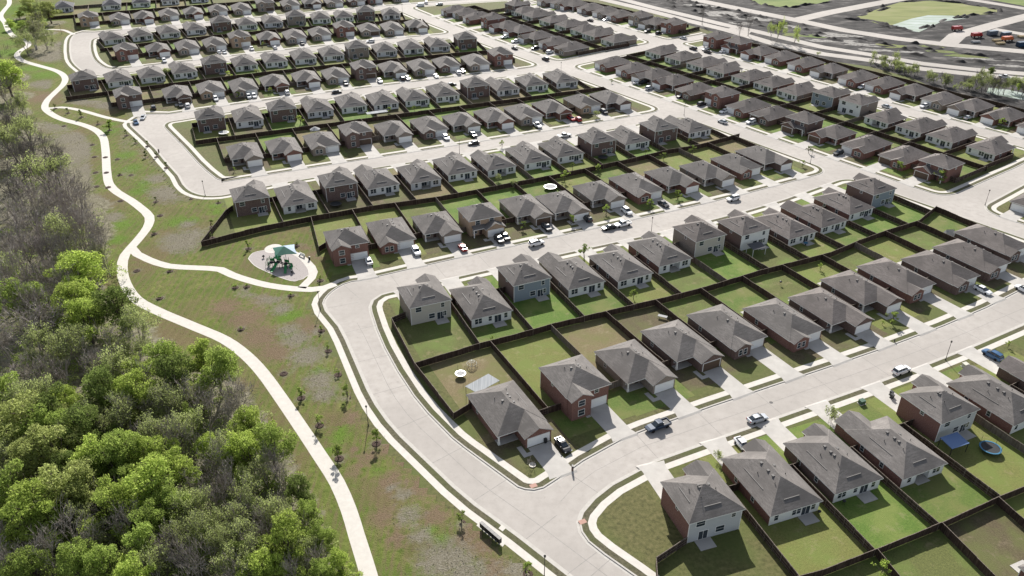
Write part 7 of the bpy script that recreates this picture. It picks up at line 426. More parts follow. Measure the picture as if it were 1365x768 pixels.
def win(mbf,mbp,face,c,w,h,z0,mull=True):
    """face: 'R' rear(y=c0,-y) 'F' front(+y) 'L' (-x) 'X' (+x); c=(pos along, plane)"""
    s,pl=c; t=.05
    def bx(mb,a0,a1,z0_,z1_,d0,d1):
        if face=='R': mb.box(a0,a1,pl-d1,pl-d0,z0_,z1_)
        elif face=='F': mb.box(a0,a1,pl+d0,pl+d1,z0_,z1_)
        elif face=='L': mb.box(pl-d1,pl-d0,a0,a1,z0_,z1_)
        else: mb.box(pl+d0,pl+d1,a0,a1,z0_,z1_)
    f=.09
    bx(mbf,s-w/2-f,s-w/2,z0-f,z0+h+f,.003,t); bx(mbf,s+w/2,s+w/2+f,z0-f,z0+h+f,.003,t)
    bx(mbf,s-w/2,s+w/2,z0-f,z0,.003,t); bx(mbf,s-w/2,s+w/2,z0+h,z0+h+f,.003,t)
    if mull: bx(mbf,s-w/2,s+w/2,z0+h/2-.025,z0+h/2+.025,.025,t-.01)
    bx(mbp,s-w/2,s+w/2,z0,z0+h,.004,.022)
def house_proto(st,front,rear,L,lod):
    """returns list of (partname,mesh,slotrole,[subparts])"""
    W=10.7 if st==1 else 10.5; hw=W/2; e=2.75 if st==1 else 5.3
    parts=[]
    roof=MB(); wall=MB(); rw=MB()
    zt=e-.17
    pr=1.0 if front in('c','m') else 3.2           # protrusion of wing
    if front=='m': pr=1.9
    if front=='p': pr=2.6
    Lm=L-pr if front in('a','p','m') else L-1.5
    gx0,gx1=-hw+.13,-hw+6.1
    fx0,fx1=hw-4.9,hw-.13
    tops=hip(roof,-hw,hw,0,Lm,e)
    porch=None
    if front=='a':
        gable_wing(roof,gx0,gx1,Lm-4.2,L,e); wing_walls(wall,gx0,gx1,Lm-.5,L,e)
        yg=L; yd=Lm-1.8; xw0=gx1
        # main walls with recessed entry
        wall.add([(-hw,0,0),(-hw,Lm,0),(-hw,Lm,zt),(-hw,0,zt)],[(0,1,2,3)][::1]); wall.add([(hw,0,0),(hw,yd,0),(hw,yd,zt),(hw,0,zt)],[(3,2,1,0)])
        wall.add([(gx1-.05,yd,0),(hw,yd,0),(hw,yd,zt),(gx1-.05,yd,zt)],[(0,1,2,3)]); wall.add([(-hw,Lm,0),(gx1,Lm,0),(gx1,Lm,zt),(-hw,Lm,zt)],[(0,1,2,3)])
        wall.add([(gx1-.05,yd,0),(gx1-.05,Lm,0),(gx1-.05,Lm,zt),(gx1-.05,yd,zt)],[(0,1,2,3)])
        col_=MB(); col_.box(hw-.35,hw-.05,Lm-.35,Lm-.05,0,zt); col_.box(hw-.42,hw+.02,Lm-.42,Lm+.02,0,.7)
        parts.append(('porch_column',col_.mesh('porch_column','trim_white'),None,[]))
        sl=MB(); sl.box(gx1+.05,hw-.02,yd+.02,Lm+.1,.01,.12); parts.append(('porch_slab',sl.mesh('porch_slab','concrete_drive'),None,[]))
        wf=[('F',((gx1+hw)/2+.9,yd),1.5,1.5,.8)]; door=(gx1+1.0,yd)
    elif front=='c':
        gable_wing(roof,fx0,fx1,Lm-3.8,L,e); wing_walls(wall,fx0,fx1,Lm-.5,L,e); yg=Lm
        mw=[(-hw,0),(hw,0),(hw,Lm),(-hw,Lm)]
        for a,b in ((1,2),(2,3),(3,0)):
            p,q=mw[a],mw[b]; wall.add([(p[0],p[1],0),(q[0],q[1],0),(q[0],q[1],zt),(p[0],p[1],zt)],[(0,1,2,3)])
        wf=[('F',((fx0+fx1)/2-.75,L),.95,1.5,.8),('F',((fx0+fx1)/2+.75,L),.95,1.5,.8)]; door=(gx1+.55-.6,Lm)
        door=(fx0-.75,Lm)
        sl=MB(); sl.box(gx1-.4,fx0+1.2,Lm+.02,L+.6,.01,.1); parts.append(('porch_slab',sl.mesh('porch_slab','concrete_drive'),None,[]))
    else:
        if front=='m':
            gable_wing(roof,fx0,fx1,Lm-3.8,L,e); wing_walls(wall,fx0,fx1,Lm-.5,L,e); yg=Lm
            wf=[('F',((fx0+fx1)/2,L),1.5,1.5,.8),('F',((fx0+fx1)/2,L),1.5,1.4,3.4),('F',(gx0+3,Lm),1.0,1.0,3.9)]; door=(fx0-.7,Lm)
            sl=MB(); sl.box(gx1-.3,fx0+1.2,Lm+.02,L+.6,.01,.1); parts.append(('porch_slab',sl.mesh('porch_slab','concrete_drive'),None,[]))
        else:
            gable_wing(roof,gx0,gx1,Lm-.3,L,2.75); wing_walls(wall,gx0,gx1,Lm-.2,L,2.75); yg=L
            # porch roof beside the garage
            roof.add([(gx1-.3,Lm+.01,3.5),(hw-.5,Lm+.01,3.5),(hw-.5,L-.9,2.75),(gx1-.3,L-.9,2.75)],[(3,2,1,0)],0)
            roof.add([(gx1-.3,L-.9,2.75),(hw-.5,L-.9,2.75),(hw-.5,L-.9,2.58),(gx1-.3,L-.9,2.58)],[(3,2,1,0)],1)
            col_=MB(); col_.box(hw-.95,hw-.7,L-1.3,L-1.05,0,2.6); parts.append(('porch_column',col_.mesh('porch_column','trim_white'),None,[]))
            wf=[('F',(hw-2.6,Lm),1.4,1.4,3.5),('F',(-1.9,Lm),1.4,1.2,3.9),('F',(hw-1.6,Lm),1.2,1.5,.8)]; door=(gx1+.9,Lm)
        mw=[(-hw,0),(hw,0),(hw,Lm),(-hw,Lm)]
        for a,b in ((1,2),(2,3),(3,0)):
            p,q=mw[a],mw[b]; wall.add([(p[0],p[1],0),(q[0],q[1],0),(q[0],q[1],zt),(p[0],p[1],zt)],[(0,1,2,3)])
    # rear wall (siding) with a turn of the corner
    rp=0
    if rear=='p' and st==1:
        a,b=-1.7,1.7; d=2.2
        segs=[((-hw,0),(a,0)),((a,0),(a,d)),((a,d),(b,d)),((b,d),(b,0)),((b,0),(hw,0))]; rp=d
    else: segs=[((-hw,0),(hw,0))]
    for p,q in segs: rw.add([(p[0],p[1],0),(q[0],q[1],0),(q[0],q[1],zt),(p[0],p[1],zt)],[(0,1,2,3)])
    subw=[]
    for sx in(-1,1): cb=MB(); cb.box(sx*hw-.07,sx*hw+.07,-.03,.07,0,zt); subw.append(('corner_board',cb.mesh('corner_board','trim_white'),None))
    # frieze under rear eave
    parts.insert(0,('wall',recalc(wall.mesh('wall','brick_red')),'wall',[]))
    parts.insert(1,('rear_wall',rw.mesh('rear_wall','siding_white'),'rear',subw))
    # roof with its vents
    rv=[]
    a,b=tops; ym=(a[1]+b[1])/2; zr=a[2]
    def onroof(x,y): 
        zx=e+(hw+OH-abs(x))*PITCH; zy=e+(y+OH)*PITCH; zf=e+(Lm+OH-y)*PITCH; return min(zx,zy,zf)
    vy=[b[1]-.2,b[1]-1.6,(a[1]+b[1])/2,a[1]+.9] if st==1 else [a[1]+.2,ym,b[1]-.1]
    for i,y in enumerate(vy):
        for sx in ((1,) if i==1 else (-1,)):
            x=sx*.95; z=onroof(x,y); v=MB(); v.box(x-.2,x+.2,y-.2,y+.2,z-.25,z+.13); v.box(x-.25,x+.25,y-.25,y+.25,z+.13,z+.19); rv.append(('roof_vent',v.mesh('roof_vent','vent_grey'),None))
    for (x,y) in ((-2.6,Lm*.55),(1.9,Lm*.4),(-1.6,Lm*.3)):
        z=onroof(x,y); v=MB(); v.tube([(x,y,z-.1),(x,y,z+.42)],[.07,.07],6); rv.append(('vent_pipe',v.mesh('vent_pipe','vent_dark'),None))
    # long low vent strips on the slopes
    def slab(pts): 
        v=MB(); n=len(pts); v.add(pts,[]) ; return v
    x=-hw+1.6; y0=Lm*.32;y1=Lm*.72; z=e+(hw+OH-abs(x))*PITCH
    v=MB(); v.box(x-.07,x+.07,y0,y1,z-.1,z+.075); rv.append(('vent_strip',v.mesh('vent_strip','vent_grey'),None))
    y=1.55; z=e+(y+OH)*PITCH; v=MB(); v.box(-1.7,1.7,y-.07,y+.07,z-.1,z+.075); rv.append(('vent_strip',v.mesh('vent_strip','vent_grey'),None))
    parts.append(('roof',roof.mesh('roof',['shingle_weathered','trim_white']),'roof',rv))
    # garage
    gc=(gx0+gx1)/2-(0 if front in'ap' else .1); g=MB(); gp=yg
    g.box(gc-2.45,gc+2.45,gp+.003,gp+.05,0.02,2.15)
    for k in range(4): g.box(gc-2.4,gc+2.4,gp+.05,gp+.065,.1+k*.52,.1+k*.52+.44)
    gt=MB()
    for sx in(-1,1): gt.box(gc+sx*2.53-.08,gc+sx*2.53+.08,gp+.003,gp+.09,0,2.32)
    gt.box(gc-2.45,gc+2.45,gp+.003,gp+.09,2.16,2.32)
    parts.append(('garage_door',g.mesh('garage_door','door_white'),'garage',[('door_frame',gt.mesh('door_frame','trim_white'),None)]))
    d=MB(); d.box(door[0]-.48,door[0]+.48,door[1]+.003,door[1]+.06,.1,2.2); hd=MB(); hd.box(door[0]+.3,door[0]+.36,door[1]+.06,door[1]+.12,1.0,1.15)
    parts.append(('front_door',d.mesh('front_door','door_dark'),None,[('handle',hd.mesh('handle','metal_pale'),None)]))
    # windows
    wl=list(wf)
    if st==1:
        if rear=='p': rwin=[('R',(-3.5,0),.9,1.45,.85),('R',(3.0,0),.85,1.45,.85),('R',(4.0,0),.85,1.45,.85)]
        elif rear=='x': rwin=[('R',(-4.1,0),.85,1.45,.85),('R',(-3.1,0),.85,1.45,.85),('R',(-.4,0),.85,1.3,.95),('R',(3.9,0),.85,1.45,.85)]
        else: rwin=[('R',(-4.0,0),.85,1.45,.85),('R',(-.1,0),.85,1.45,.85),('R',(.9,0),.85,1.45,.85),('R',(4.1,0),.85,1.45,.85)]
        side=[('L',(Lm*.35,-hw),.8,1.2,1.0),('L',(Lm*.7,-hw),.8,1.2,1.0),('X',(Lm*.3,hw),.8,1.2,1.0)]
    else:
        rwin=[('R',(-3.2,0),1.5,1.3,3.5),('R',(.2,0),1.5,1.35,.85),('R',(3.2,0),.9,1.2,3.5),('R',(3.6,0),.9,1.35,.85)]
        if rear=='x': rwin=[('R',(-3.0,0),1.7,1.3,3.5),('R',(1.2,0),1.7,1.35,.9),('R',(3.6,0),.8,.9,3.7)]
        side=[('L',(Lm*.45,-hw),.8,.8,4.0),('X',(Lm*.45,hw),.8,.8,4.0)]
    for f,c,w,h,z0 in wl+rwin+side:
        a=MB();b=MB(); win(a,b,f,c,w,h,z0); parts.append(('window',a.mesh('window','trim_white'),None,[('pane',b.mesh('pane','glass'),None)]))
    # sliding patio door + slab
    sx=0 if rear=='p' else (2.5 if rear!='x' else -2.2 if st==2 else 1.7); a=MB();b=MB(); win(a,b,'R',(sx,rp),1.8,2.0,.12,False); a.box(sx-.03,sx+.03,rp-.045,rp-.024,.12,2.12)
    parts.append(('patio_door',a.mesh('patio_door','trim_white'),None,[('pane',b.mesh('pane','glass'),None)]))
    s=MB(); s.box(sx-1.6,sx+1.6,-2.4 if rear!='p' else -.8,rp-.05,.01,.09); parts.append(('patio_slab',s.mesh('patio_slab','concrete_drive'),None,[]))
    return parts
PROTO={}
def get_proto(key):
    if key not in PROTO: PROTO[key]=house_proto(*key)
    return PROTO[key]
WALLC={'r':'brick_red','d':'brick_dark','t':'brick_tan','n':'brick_grey'}
REARC={'w':'siding_white','g':'siding_pale','s':'siding_slate','t':'siding_beige','b':'brick_dark','n':'brick_grey','B':'brick_dark'}
ROWTXT={'R0':'at the bottom right corner','R1':'near side of the nearest street','R2':'far side of the nearest street','R3':'near side of the second street','R4':'far side of the second street',
'R5':'near side of the third street','R6':'far side of the third street','R7':'near side of the fourth street','R8':'far side of the fourth street','R9':'near side of the fifth street','R10':'far side of the fifth street',
'R11':'near side of the sixth street','R12':'far side of the sixth street','R13':'behind the sixth street at top left','R14':'right side of the long diagonal road','R15':'left side of the rightmost road','R16':'right side of the rightmost road',
'R17':'upper diagonal road, right side','R18':'upper rightmost road, left side','R19':'upper rightmost road, right side','R20':'on the corner lot at right edge'}
RCOUNT={}
for h in HOUSES: RCOUNT[h[0]]=RCOUNT.get(h[0],0)+1
def ordtxt(i,n): 
    if n==1: return 'only one'
    return ORD[i]+' from left'
def add_house(h):
    row,i,x,y,rot,st,c,f,p,L,mir,d,fc=h
    rr=random.Random(hash((row,i))&0 if False else (int(row[1:])*100+i))
    rear='p' if p else ('x' if rr.random()<.4 else 'n')
    Lq=round(L*2)/2; dist=y
    key=(st,f,rear,Lq,0 if y<300 else 1)
    parts=get_proto(key)
    root=empty('house',(x,y,0),R(rot))
    if mir: root.scale=(-1,1,1)
    if fc in 'AB':
        rearm=REARC[c]; wallm=rearm if c in 'bnB' else ('brick_red','brick_dark','brick_grey')[rr.randrange(3)]
        if c=='t': wallm='brick_grey'
        if row=='R1': wallm='brick_red' if st==2 else ('brick_dark','brick_red')[i%2]
        if row=='R1' and st==2: rearm='siding_grey'
        if row=='R3' and st==2 and c!='t': wallm='brick_dark'
    else:
        wallm=WALLC[c]; rearm=('siding_white','siding_pale','brick_grey')[rr.randrange(3)] if st==1 else wallm
        if row in('R2','R4') and wallm!='brick_tan' : wallm=('brick_red','brick_dark','brick_red','brick_grey')[rr.randrange(4)] if c=='r' else wallm
    roofm='shingle_brown' if int(row[1:]) in(14,15,16,17,18,19,20) or (row in('R2','R3','R1') and i>5) else 'shingle_weathered'
    if row=='R13': roofm='shingle_charcoal'
    gm='door_white'
    if fc not in 'AB' and rr.random()<.12 or (row,i) in(('R2',3),('R4',4),('R6',3),('R10',9)): gm='door_brown'
    for nm,me,role,subs in parts:
        o=obj(nm,me,root)
        if role=='wall': setmat(o,wallm)
        elif role=='rear': setmat(o,rearm)
        elif role=='roof': setmat(o,roofm)
        elif role=='garage': setmat(o,gm)
        if nm in('window','patio_door') and y>470: 
            pass
        for sn,sm,sr in subs: obj(sn,sm,o)
    wt={'brick_red':'red brick','brick_dark':'dark brick','brick_tan':'tan brick','brick_grey':'grey-brown brick'}[wallm]
    back='' 
    if fc in 'AB': back={'siding_white':' with white rear siding','siding_pale':' with pale grey rear siding','siding_grey':' with grey rear siding','siding_slate':' with slate blue rear siding','siding_beige':' with beige rear siding'}.get(rearm,'')
    stt='two-storey' if st==2 else 'one-storey'
    lab='%s %s house%s, %s, %s'%(stt,wt,back,ordtxt(i,RCOUNT[row]),ROWTXT[row])
    ws=lab.split()
    if len(ws)>16: lab='%s %s house, %s, %s'%(stt,wt,ordtxt(i,RCOUNT[row]),ROWTXT[row])
    tag(root,lab,'house','houses of the estate')
    HI[(row,i)]=h
    # driveway and front walk (structure)
    r=R(rot); ux,uy=math.cos(r),math.sin(r)
    sgn=-1 if mir else 1
    def wp(lx,ly): lx*=sgn; return (x+ux*lx-uy*ly,y+uy*lx+ux*ly)
    W=10.7 if st==1 else 10.5; gc=-W/2+3.1
    yg={'a':L,'p':L}.get(f,(L-1.5 if f=='c' else L-1.9))
    yc=L+d
    pts=[wp(gc-2.55,yg+.05),wp(gc+2.55,yg+.05),wp(gc+2.55,yc-1.5),wp(gc+3.0,yc+.0),wp(gc-3.0,yc+.0),wp(gc-2.55,yc-1.5)]
    mb=MB(); mb.add([(a,b,.018) for a,b in pts],[(0,1,2,5),(5,2,3,4)] if sgn>0 else [(5,2,1,0),(4,3,2,5)])
    # apron down to the gutter
    e0,e1=wp(gc-3.0,yc),wp(gc+3.0,yc); g0,g1=wp(gc-3.1,yc+.5),wp(gc+3.1,yc+.5)
    mb.add([(e0[0],e0[1],.018),(e1[0],e1[1],.018),(g1[0],g1[1],-.12),(g0[0],g0[1],-.12)],[(0,1,2,3)] if sgn>0 else [(3,2,1,0)])
    struct(obj('driveway',recalc_up(mb.mesh('driveway','concrete_drive'))))
    dx={'a':-W/2+6.1+1.0,'c':W/2-4.9-.75,'m':W/2-4.9-.7,'p':-W/2+6.1+.9}[f]
    y0=L-1.2 if f=='a' else L+.5
    mb=MB(); q=[wp(dx-.55,y0),wp(dx+.55,y0),wp(dx+.55,L+2.2),wp(dx-.55,L+2.2)]; mb.add([(a,b,.022) for a,b in q],[(0,1,2,3)])
    if gc+2.5<dx-.6: q=[wp(gc+2.5,L+1.2),wp(dx-.55,L+1.2),wp(dx-.55,L+2.2),wp(gc+2.5,L+2.2)]; mb.add([(a,b,.022) for a,b in q],[(0,1,2,3)])
    struct(obj('path',recalc_up(mb.mesh('path','concrete_drive'))))
def recalc_up(me):
    for p in me.polygons:
        if p.normal.z<0: p.flip()
    return me
for h in HOUSES: add_house(h)
# ------------------------------------------------------------------ lawns
TSEL={('R1',90):'olive',('R1',91):'olive',('R1',92):'brown',('R1',93):'yellow',('R1',0):'green',('R1',1):'yellow',('R1',2):'bright',('R1',3):'green',('R1',4):'yellow',('R1',5):'green',('R3',0):'olive',('R3',1):'green',('R3',2):'bright',('R3',3):'green',('R3',4):'yellow',('R3',5):'olive',('R3',6):'bright',('R3',7):'olive',('R3',8):'yellow',('R3',9):'green',('R3',10):'bright',('R3',11):'bright',
 ('R2',0):'tan',('R2',1):'yellow',('R2',2):'tan',('R2',3):'brown',('R2',4):'olive',('R2',5):'green',('R4',0):'yellow',('R4',3):'bright',('R5',0):'yellow',('R5',1):'olive',('R5',2):'brown',('R5',3):'brown',('R5',4):'tan',('R5',5):'yellow',('R5',9):'bright',('R5',10):'bright',('R5',11):'olive',('R7',2):'bright',('R7',4):'bright',('R9',13):'bright'}
rn=random.Random(11)
for l in LOTS+[('R1',90+k)+q for k,q in enumerate(XLOTS)]:
    row,i=l[0],l[1];
    if row=='R0' or (row,i)==('R1',0): continue
    q=[(l[2+2*k],l[3+2*k]) for k in range(4)]
    k=TSEL.get((row,i)) or rn.choice(['green','bright','olive','yellow','tan','tan','brown','yellow'] if row not in('R14','R15','R16','R18') else ['green','bright','bright','yellow','olive'])
    mb=MB(); mb.add([(a,b,.005) for a,b in q],[(0,1,2,3)]); struct(obj('lawn',recalc_up(mb.mesh('lawn','turf_'+k))))
    hh=HI.get((row,i))
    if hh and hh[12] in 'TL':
        # front garden: mostly browner turf, its colour standing for dark mulch and house shade
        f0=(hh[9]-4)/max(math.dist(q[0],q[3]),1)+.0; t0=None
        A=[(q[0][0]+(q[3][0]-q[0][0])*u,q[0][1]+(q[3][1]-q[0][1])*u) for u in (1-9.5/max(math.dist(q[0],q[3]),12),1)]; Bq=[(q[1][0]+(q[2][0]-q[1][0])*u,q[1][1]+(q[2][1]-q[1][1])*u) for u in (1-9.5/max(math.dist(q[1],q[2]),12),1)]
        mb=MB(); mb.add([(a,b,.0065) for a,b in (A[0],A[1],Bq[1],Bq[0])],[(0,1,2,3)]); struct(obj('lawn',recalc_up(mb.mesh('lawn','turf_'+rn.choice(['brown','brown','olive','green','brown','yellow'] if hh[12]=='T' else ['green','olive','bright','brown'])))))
# ------------------------------------------------------------------ fences
def fence_mesh(ch,h=1.85,seed=0):
    mb=MB()
    for a,b in zip(ch[:-1],ch[1:]):
        a=Vector(a);b=Vector(b); L=(b-a).length
        if L<.3: continue
        d=(b-a)/L; n=Vector((-d.y,d.x)); k=max(1,int(L/2.4)); 
        for j in range(k):
            p=a+d*(L*j/k); q=a+d*(L*(j+1)/k); hh=h+noise.noise(Vector((p.x*.3,p.y*.3,seed)))*.12+random.uniform(-.03,.03)
            M=Matrix.Translation((p.x,p.y,0))@Matrix.Rotation(math.atan2(d.y,d.x),4,'Z'); l=L/k
            mb.box(.01,l-.01,-.02,.02,.04,hh,0,M)
            mb.box(-.05,.05,.021,.12,0,hh-.03,1,M)
            for z in(.35,1.0,1.6): mb.box(.05,l-.05,.022,.07,z,z+.09,1,M)
            mb.box(-.0,l,-.05,.06,hh+.001,hh+.035,1,M)
    return mb
def fence(ch,label,seed=0,group='wooden yard fences'):
    mb=fence_mesh(ch,seed=seed); o=obj('fence',mb.mesh('fence',['fence_brown','fence_weathered'])); tag(o,label,'fence',group)
BT={'R1_R0':'behind the nearest row of back yards','R2_R3':'between back yards of the nearest and second streets','R4_R5':'between back yards of the second and third streets','R6_R7':'between back yards of the third and fourth streets','R8_R9':'between back yards of the fourth and fifth streets','R10_R11':'between back yards of the fifth and sixth streets','R12_R13':'behind the sixth street at the top left','R14_R15':'between yards of the diagonal and rightmost roads','R16':'along the rear of the rightmost yards by the dirt','R17_R18':'between yards of the upper diagonal and rightmost roads','R19':'behind the upper right houses along the new road'}
for k,ch in BACK.items(): fence(ch,'long dark wooden back fence '+BT[k],len(k))
retd={}
for r in RET: retd.setdefault((r[0],r[1]),[]).append(r[2:])
for f in FENCES:
    row,i=f[0],f[1]; n=RCOUNT[row]
    if row=='R0' or (row,i) in(('R1',0),('R2',0),('R3',0),('R4',0),('R5',0)): continue
    mb=fence_mesh([(f[2],f[3]),(f[4],f[5])],seed=i)
    for q in retd.get((row,i),[]):
        m2=fence_mesh([(q[0],q[1]),(q[2],q[3])],seed=i); mb.add(m2.v,m2.f,0); 
        for t in range(len(m2.mi)): mb.mi[len(mb.mi)-len(m2.mi)+t]=m2.mi[t]
    o=obj('fence',mb.mesh('fence',['fence_grey' if (i*5+len(row)+int(row[1:]))%7==0 else 'fence_brown','fence_weathered']))
    pos='left of the %s house'%ORD[i] if i<n else 'right of the last house'
    tag(o,'wooden side fence %s, %s'%(pos,ROWTXT[row]),'fence','wooden yard fences')
for ch,l in zip(XF,['dark wooden fence round the corner yard inside the big road bend','dark wooden fence between the playground lawn and the brick corner house','dark wooden fence round the yard left above the playground','dark wooden fence beside the nearest corner house at the bottom','left of three short wooden fences at the bottom right edge','middle of three short wooden fences at the bottom right edge','right of three short wooden fences at the bottom right edge']): fence(ch,l,3)
# ------------------------------------------------------------------ greenbelt meadow (fine sheet with painted ground types)
def in_poly(px,py,poly):
    x=px;y=py;c=np.zeros(x.shape,bool); n=len(poly)
    for i in range(n):
        x0,y0=poly[i];x1,y1=poly[(i+1)%n]
        if y0==y1: continue
        m=((y0>y)!=(y1>y))&(x<(x1-x0)*(y-y0)/(y1-y0)+x0); c^=m
    return c
def seg_dist(px,py,ch):
    d=np.full(px.shape,1e9)
    for (x0,y0),(x1,y1) in zip(ch[:-1],ch[1:]):
        vx,vy=x1-x0,y1-y0; l=vx*vx+vy*vy+1e-9
        t=np.clip(((px-x0)*vx+(py-y0)*vy)/l,0,1); d=np.minimum(d,np.hypot(px-x0-t*vx,py-y0-t*vy))
    return d
def belt():
    P=BELT; st=1.8
    xs=[p[0] for p in P];ys=[p[1] for p in P]
    x0=max(min(xs),-430);x1=max(xs);y0=max(min(ys),60);y1=min(max(ys),640)
    gx=np.arange(x0,x1,st);gy=np.arange(y0,y1,st); X,Y=np.meshgrid(gx,gy)
    ins=in_poly(X,Y,P)&(seg_dist(X,Y,CHAINS['west'][1])>3.15)
    dp=np.full(X.shape,1e9)
    for nm,w,ch in PATHS: dp=np.minimum(dp,seg_dist(X,Y,ch)-w/2)
    wc=np.array([(a,b,m) for a,b,h,m,k in WOOD])
    dw=np.full(X.shape,1e9)
    for a,b,m in wc: dw=np.minimum(dw,np.hypot(X-a,Y-b)-m)
    Z=np.zeros(X.shape); 
    f=np.vectorize(lambda a,b:noise.noise(Vector((a*.06,b*.06,.5)))*.35+noise.noise(Vector((a*.25,b*.25,4.)))*.16+noise.noise(Vector((a*.9,b*.9,9.)))*.05)
    amp=np.clip((dp-2.6)/5,0,1); Z=.012+amp*(f(X,Y)*.9+.12)
    ce=seg_dist(X,Y,P+[P[0]]); Z=.012+(Z-.012)*np.clip((ce-1)/5,0,1)
    dpad=seg_dist(X,Y,PLAYPAD+[PLAYPAD[0]]); Z=np.where((dpad<4)|in_poly(X,Y,PLAYPAD),.010,Z)
    Z=np.maximum(Z,.008)
    # ground types: R grey brush, G lush, B wood litter, A dry brown
    def splat(L):
        w=np.zeros(X.shape)
        for a,b,r in L: w=np.maximum(w,np.exp(-((X-a)**2+(Y-b)**2)/(r*r)))
        return w
    br=splat(BRUSH); lu=splat(LUSH); br2=splat(DRY)
    margin=np.clip(1-(dp-2.8)/1.4,0,1)
    yr=splat([(a,b,1.9) for a,b,h in YOUNG])
    br*=1-margin*.9; br=np.maximum(br,yr*.85); lu=np.maximum(lu,margin*.32*(Y<330))
    lit_=np.clip(1-dw/3.5,0,1)*(1-margin)
    cols=np.stack([br,lu,lit_,br2],-1)
    idx=-np.ones(X.shape,int); k=0; vs=[];cs=[]
    ok=ins
    idx[ok]=np.arange(ok.sum()); vs=np.stack([X[ok],Y[ok],Z[ok]],-1); cs=cols[ok]
    fs=[]
    I=idx
    a=I[:-1,:-1];b=I[:-1,1:];c=I[1:,1:];d=I[1:,:-1]; m=(a>=0)&(b>=0)&(c>=0)&(d>=0)
    fs=np.stack([a[m],b[m],c[m],d[m]],-1)
    me=bpy.data.meshes.new('meadow'); me.from_pydata(vs.tolist(),[],fs.tolist())
    at_=me.color_attributes.new('ground','FLOAT_COLOR','POINT'); at_.data.foreach_set('color',cs.astype(np.float32).ravel())
    me.polygons.foreach_set('use_smooth',[True]*len(me.polygons))
    m,nt,b=newmat('meadow')
    v=world_xyz(nt); at2=nt.nodes.new('ShaderNodeAttribute'); at2.attribute_name='ground'
    sep=nt.nodes.new('ShaderNodeSeparateColor'); nt.links.new(at2.outputs['Color'],sep.inputs[0])
    f1=noi(nt,v,.7,9,.65); f2=noi(nt,v,3.5,6,.7); f3=noi(nt,v,.12,4); 
    vs_=world_xyz(nt,(1.4,.28,1)); f4=noi(nt,vs_,.8,6,.65,.4)
    grass=ramp(nt,f1,[(.33,(.068,.092,.02)),(.5,(.115,.14,.034)),(.66,(.175,.172,.062))])
    grass=mix(nt,ramp(nt,f3,[(.42,(0,0,0)),(.6,(.8,.8,.8))]),grass,(.085,.115,.026)); f5=noi(nt,v,.05,5); grass=mix(nt,ramp(nt,f5,[(.5,(0,0,0)),(.62,(.85,.85,.85))]),grass,(.13,.10,.055))
    wv=N(nt,'ShaderNodeTexWave'); wv.inputs['Scale'].default_value=.16; wv.inputs['Distortion'].default_value=2.5; wv.inputs['Detail'].default_value=3; nt.links.new(world_xyz(nt,(1,.35,1)),wv.inputs['Vector']); grass=mix(nt,ramp(nt,wv.outputs['Fac'],[(.55,(0,0,0)),(.9,(.45,.45,.45))]),grass,(.145,.125,.06))
    grass=mix(nt,ramp(nt,f4,[(.5,(0,0,0)),(.66,(.8,.8,.8))]),grass,(.13,.098,.058))
    def wmask(sock,spread=.55):
        # break the edge of a ground type with noise
        ad=nt.nodes.new('ShaderNodeMath');ad.operation='MULTIPLY_ADD'; nt.links.new(f1,ad.inputs[0]); ad.inputs[1].default_value=1.5; ad.inputs[2].default_value=-.75
        a2=nt.nodes.new('ShaderNodeMath'); nt.links.new(sock,a2.inputs[0]); nt.links.new(ad.outputs[0],a2.inputs[1])
        mr=nt.nodes.new('ShaderNodeMapRange'); mr.inputs[1].default_value=.3; mr.inputs[2].default_value=.3+spread; nt.links.new(a2.outputs[0],mr.inputs[0]); return mr.outputs[0]
    brush=ramp(nt,f2,[(.3,(.095,.085,.055)),(.5,(.155,.14,.105)),(.68,(.23,.212,.168))])
    lush=ramp(nt,f2,[(.3,(.06,.10,.015)),(.7,(.13,.20,.035))])
    litter=ramp(nt,f1,[(.3,(.085,.08,.045)),(.7,(.25,.23,.17))])
    dry=ramp(nt,f2,[(.3,(.10,.068,.042)),(.7,(.19,.145,.095))])
    c=mix(nt,wmask(at2.outputs['Alpha']),grass,dry); c=mix(nt,wmask(sep.outputs[1]),c,lush); c=mix(nt,wmask(sep.outputs[0]),c,brush); c=mix(nt,wmask(sep.outputs[2]),c,litter)
    nt.links.new(c,b.inputs['Base Color']); b.inputs['Roughness'].default_value=1; b.inputs['Specular IOR Level'].default_value=.1
    bp=nt.nodes.new('ShaderNodeBump'); bp.inputs['Strength'].default_value=.9; bp.inputs['Distance'].default_value=.25
    nt.links.new(f2,bp.inputs['Height']); nt.links.new(bp.outputs[0],b.inputs['Normal'])
    me.materials.append(m); struct(obj('meadow',me))
    # tufts of dry brush and weeds standing in it (nobody could count them)
    rg=np.random.RandomState(4)
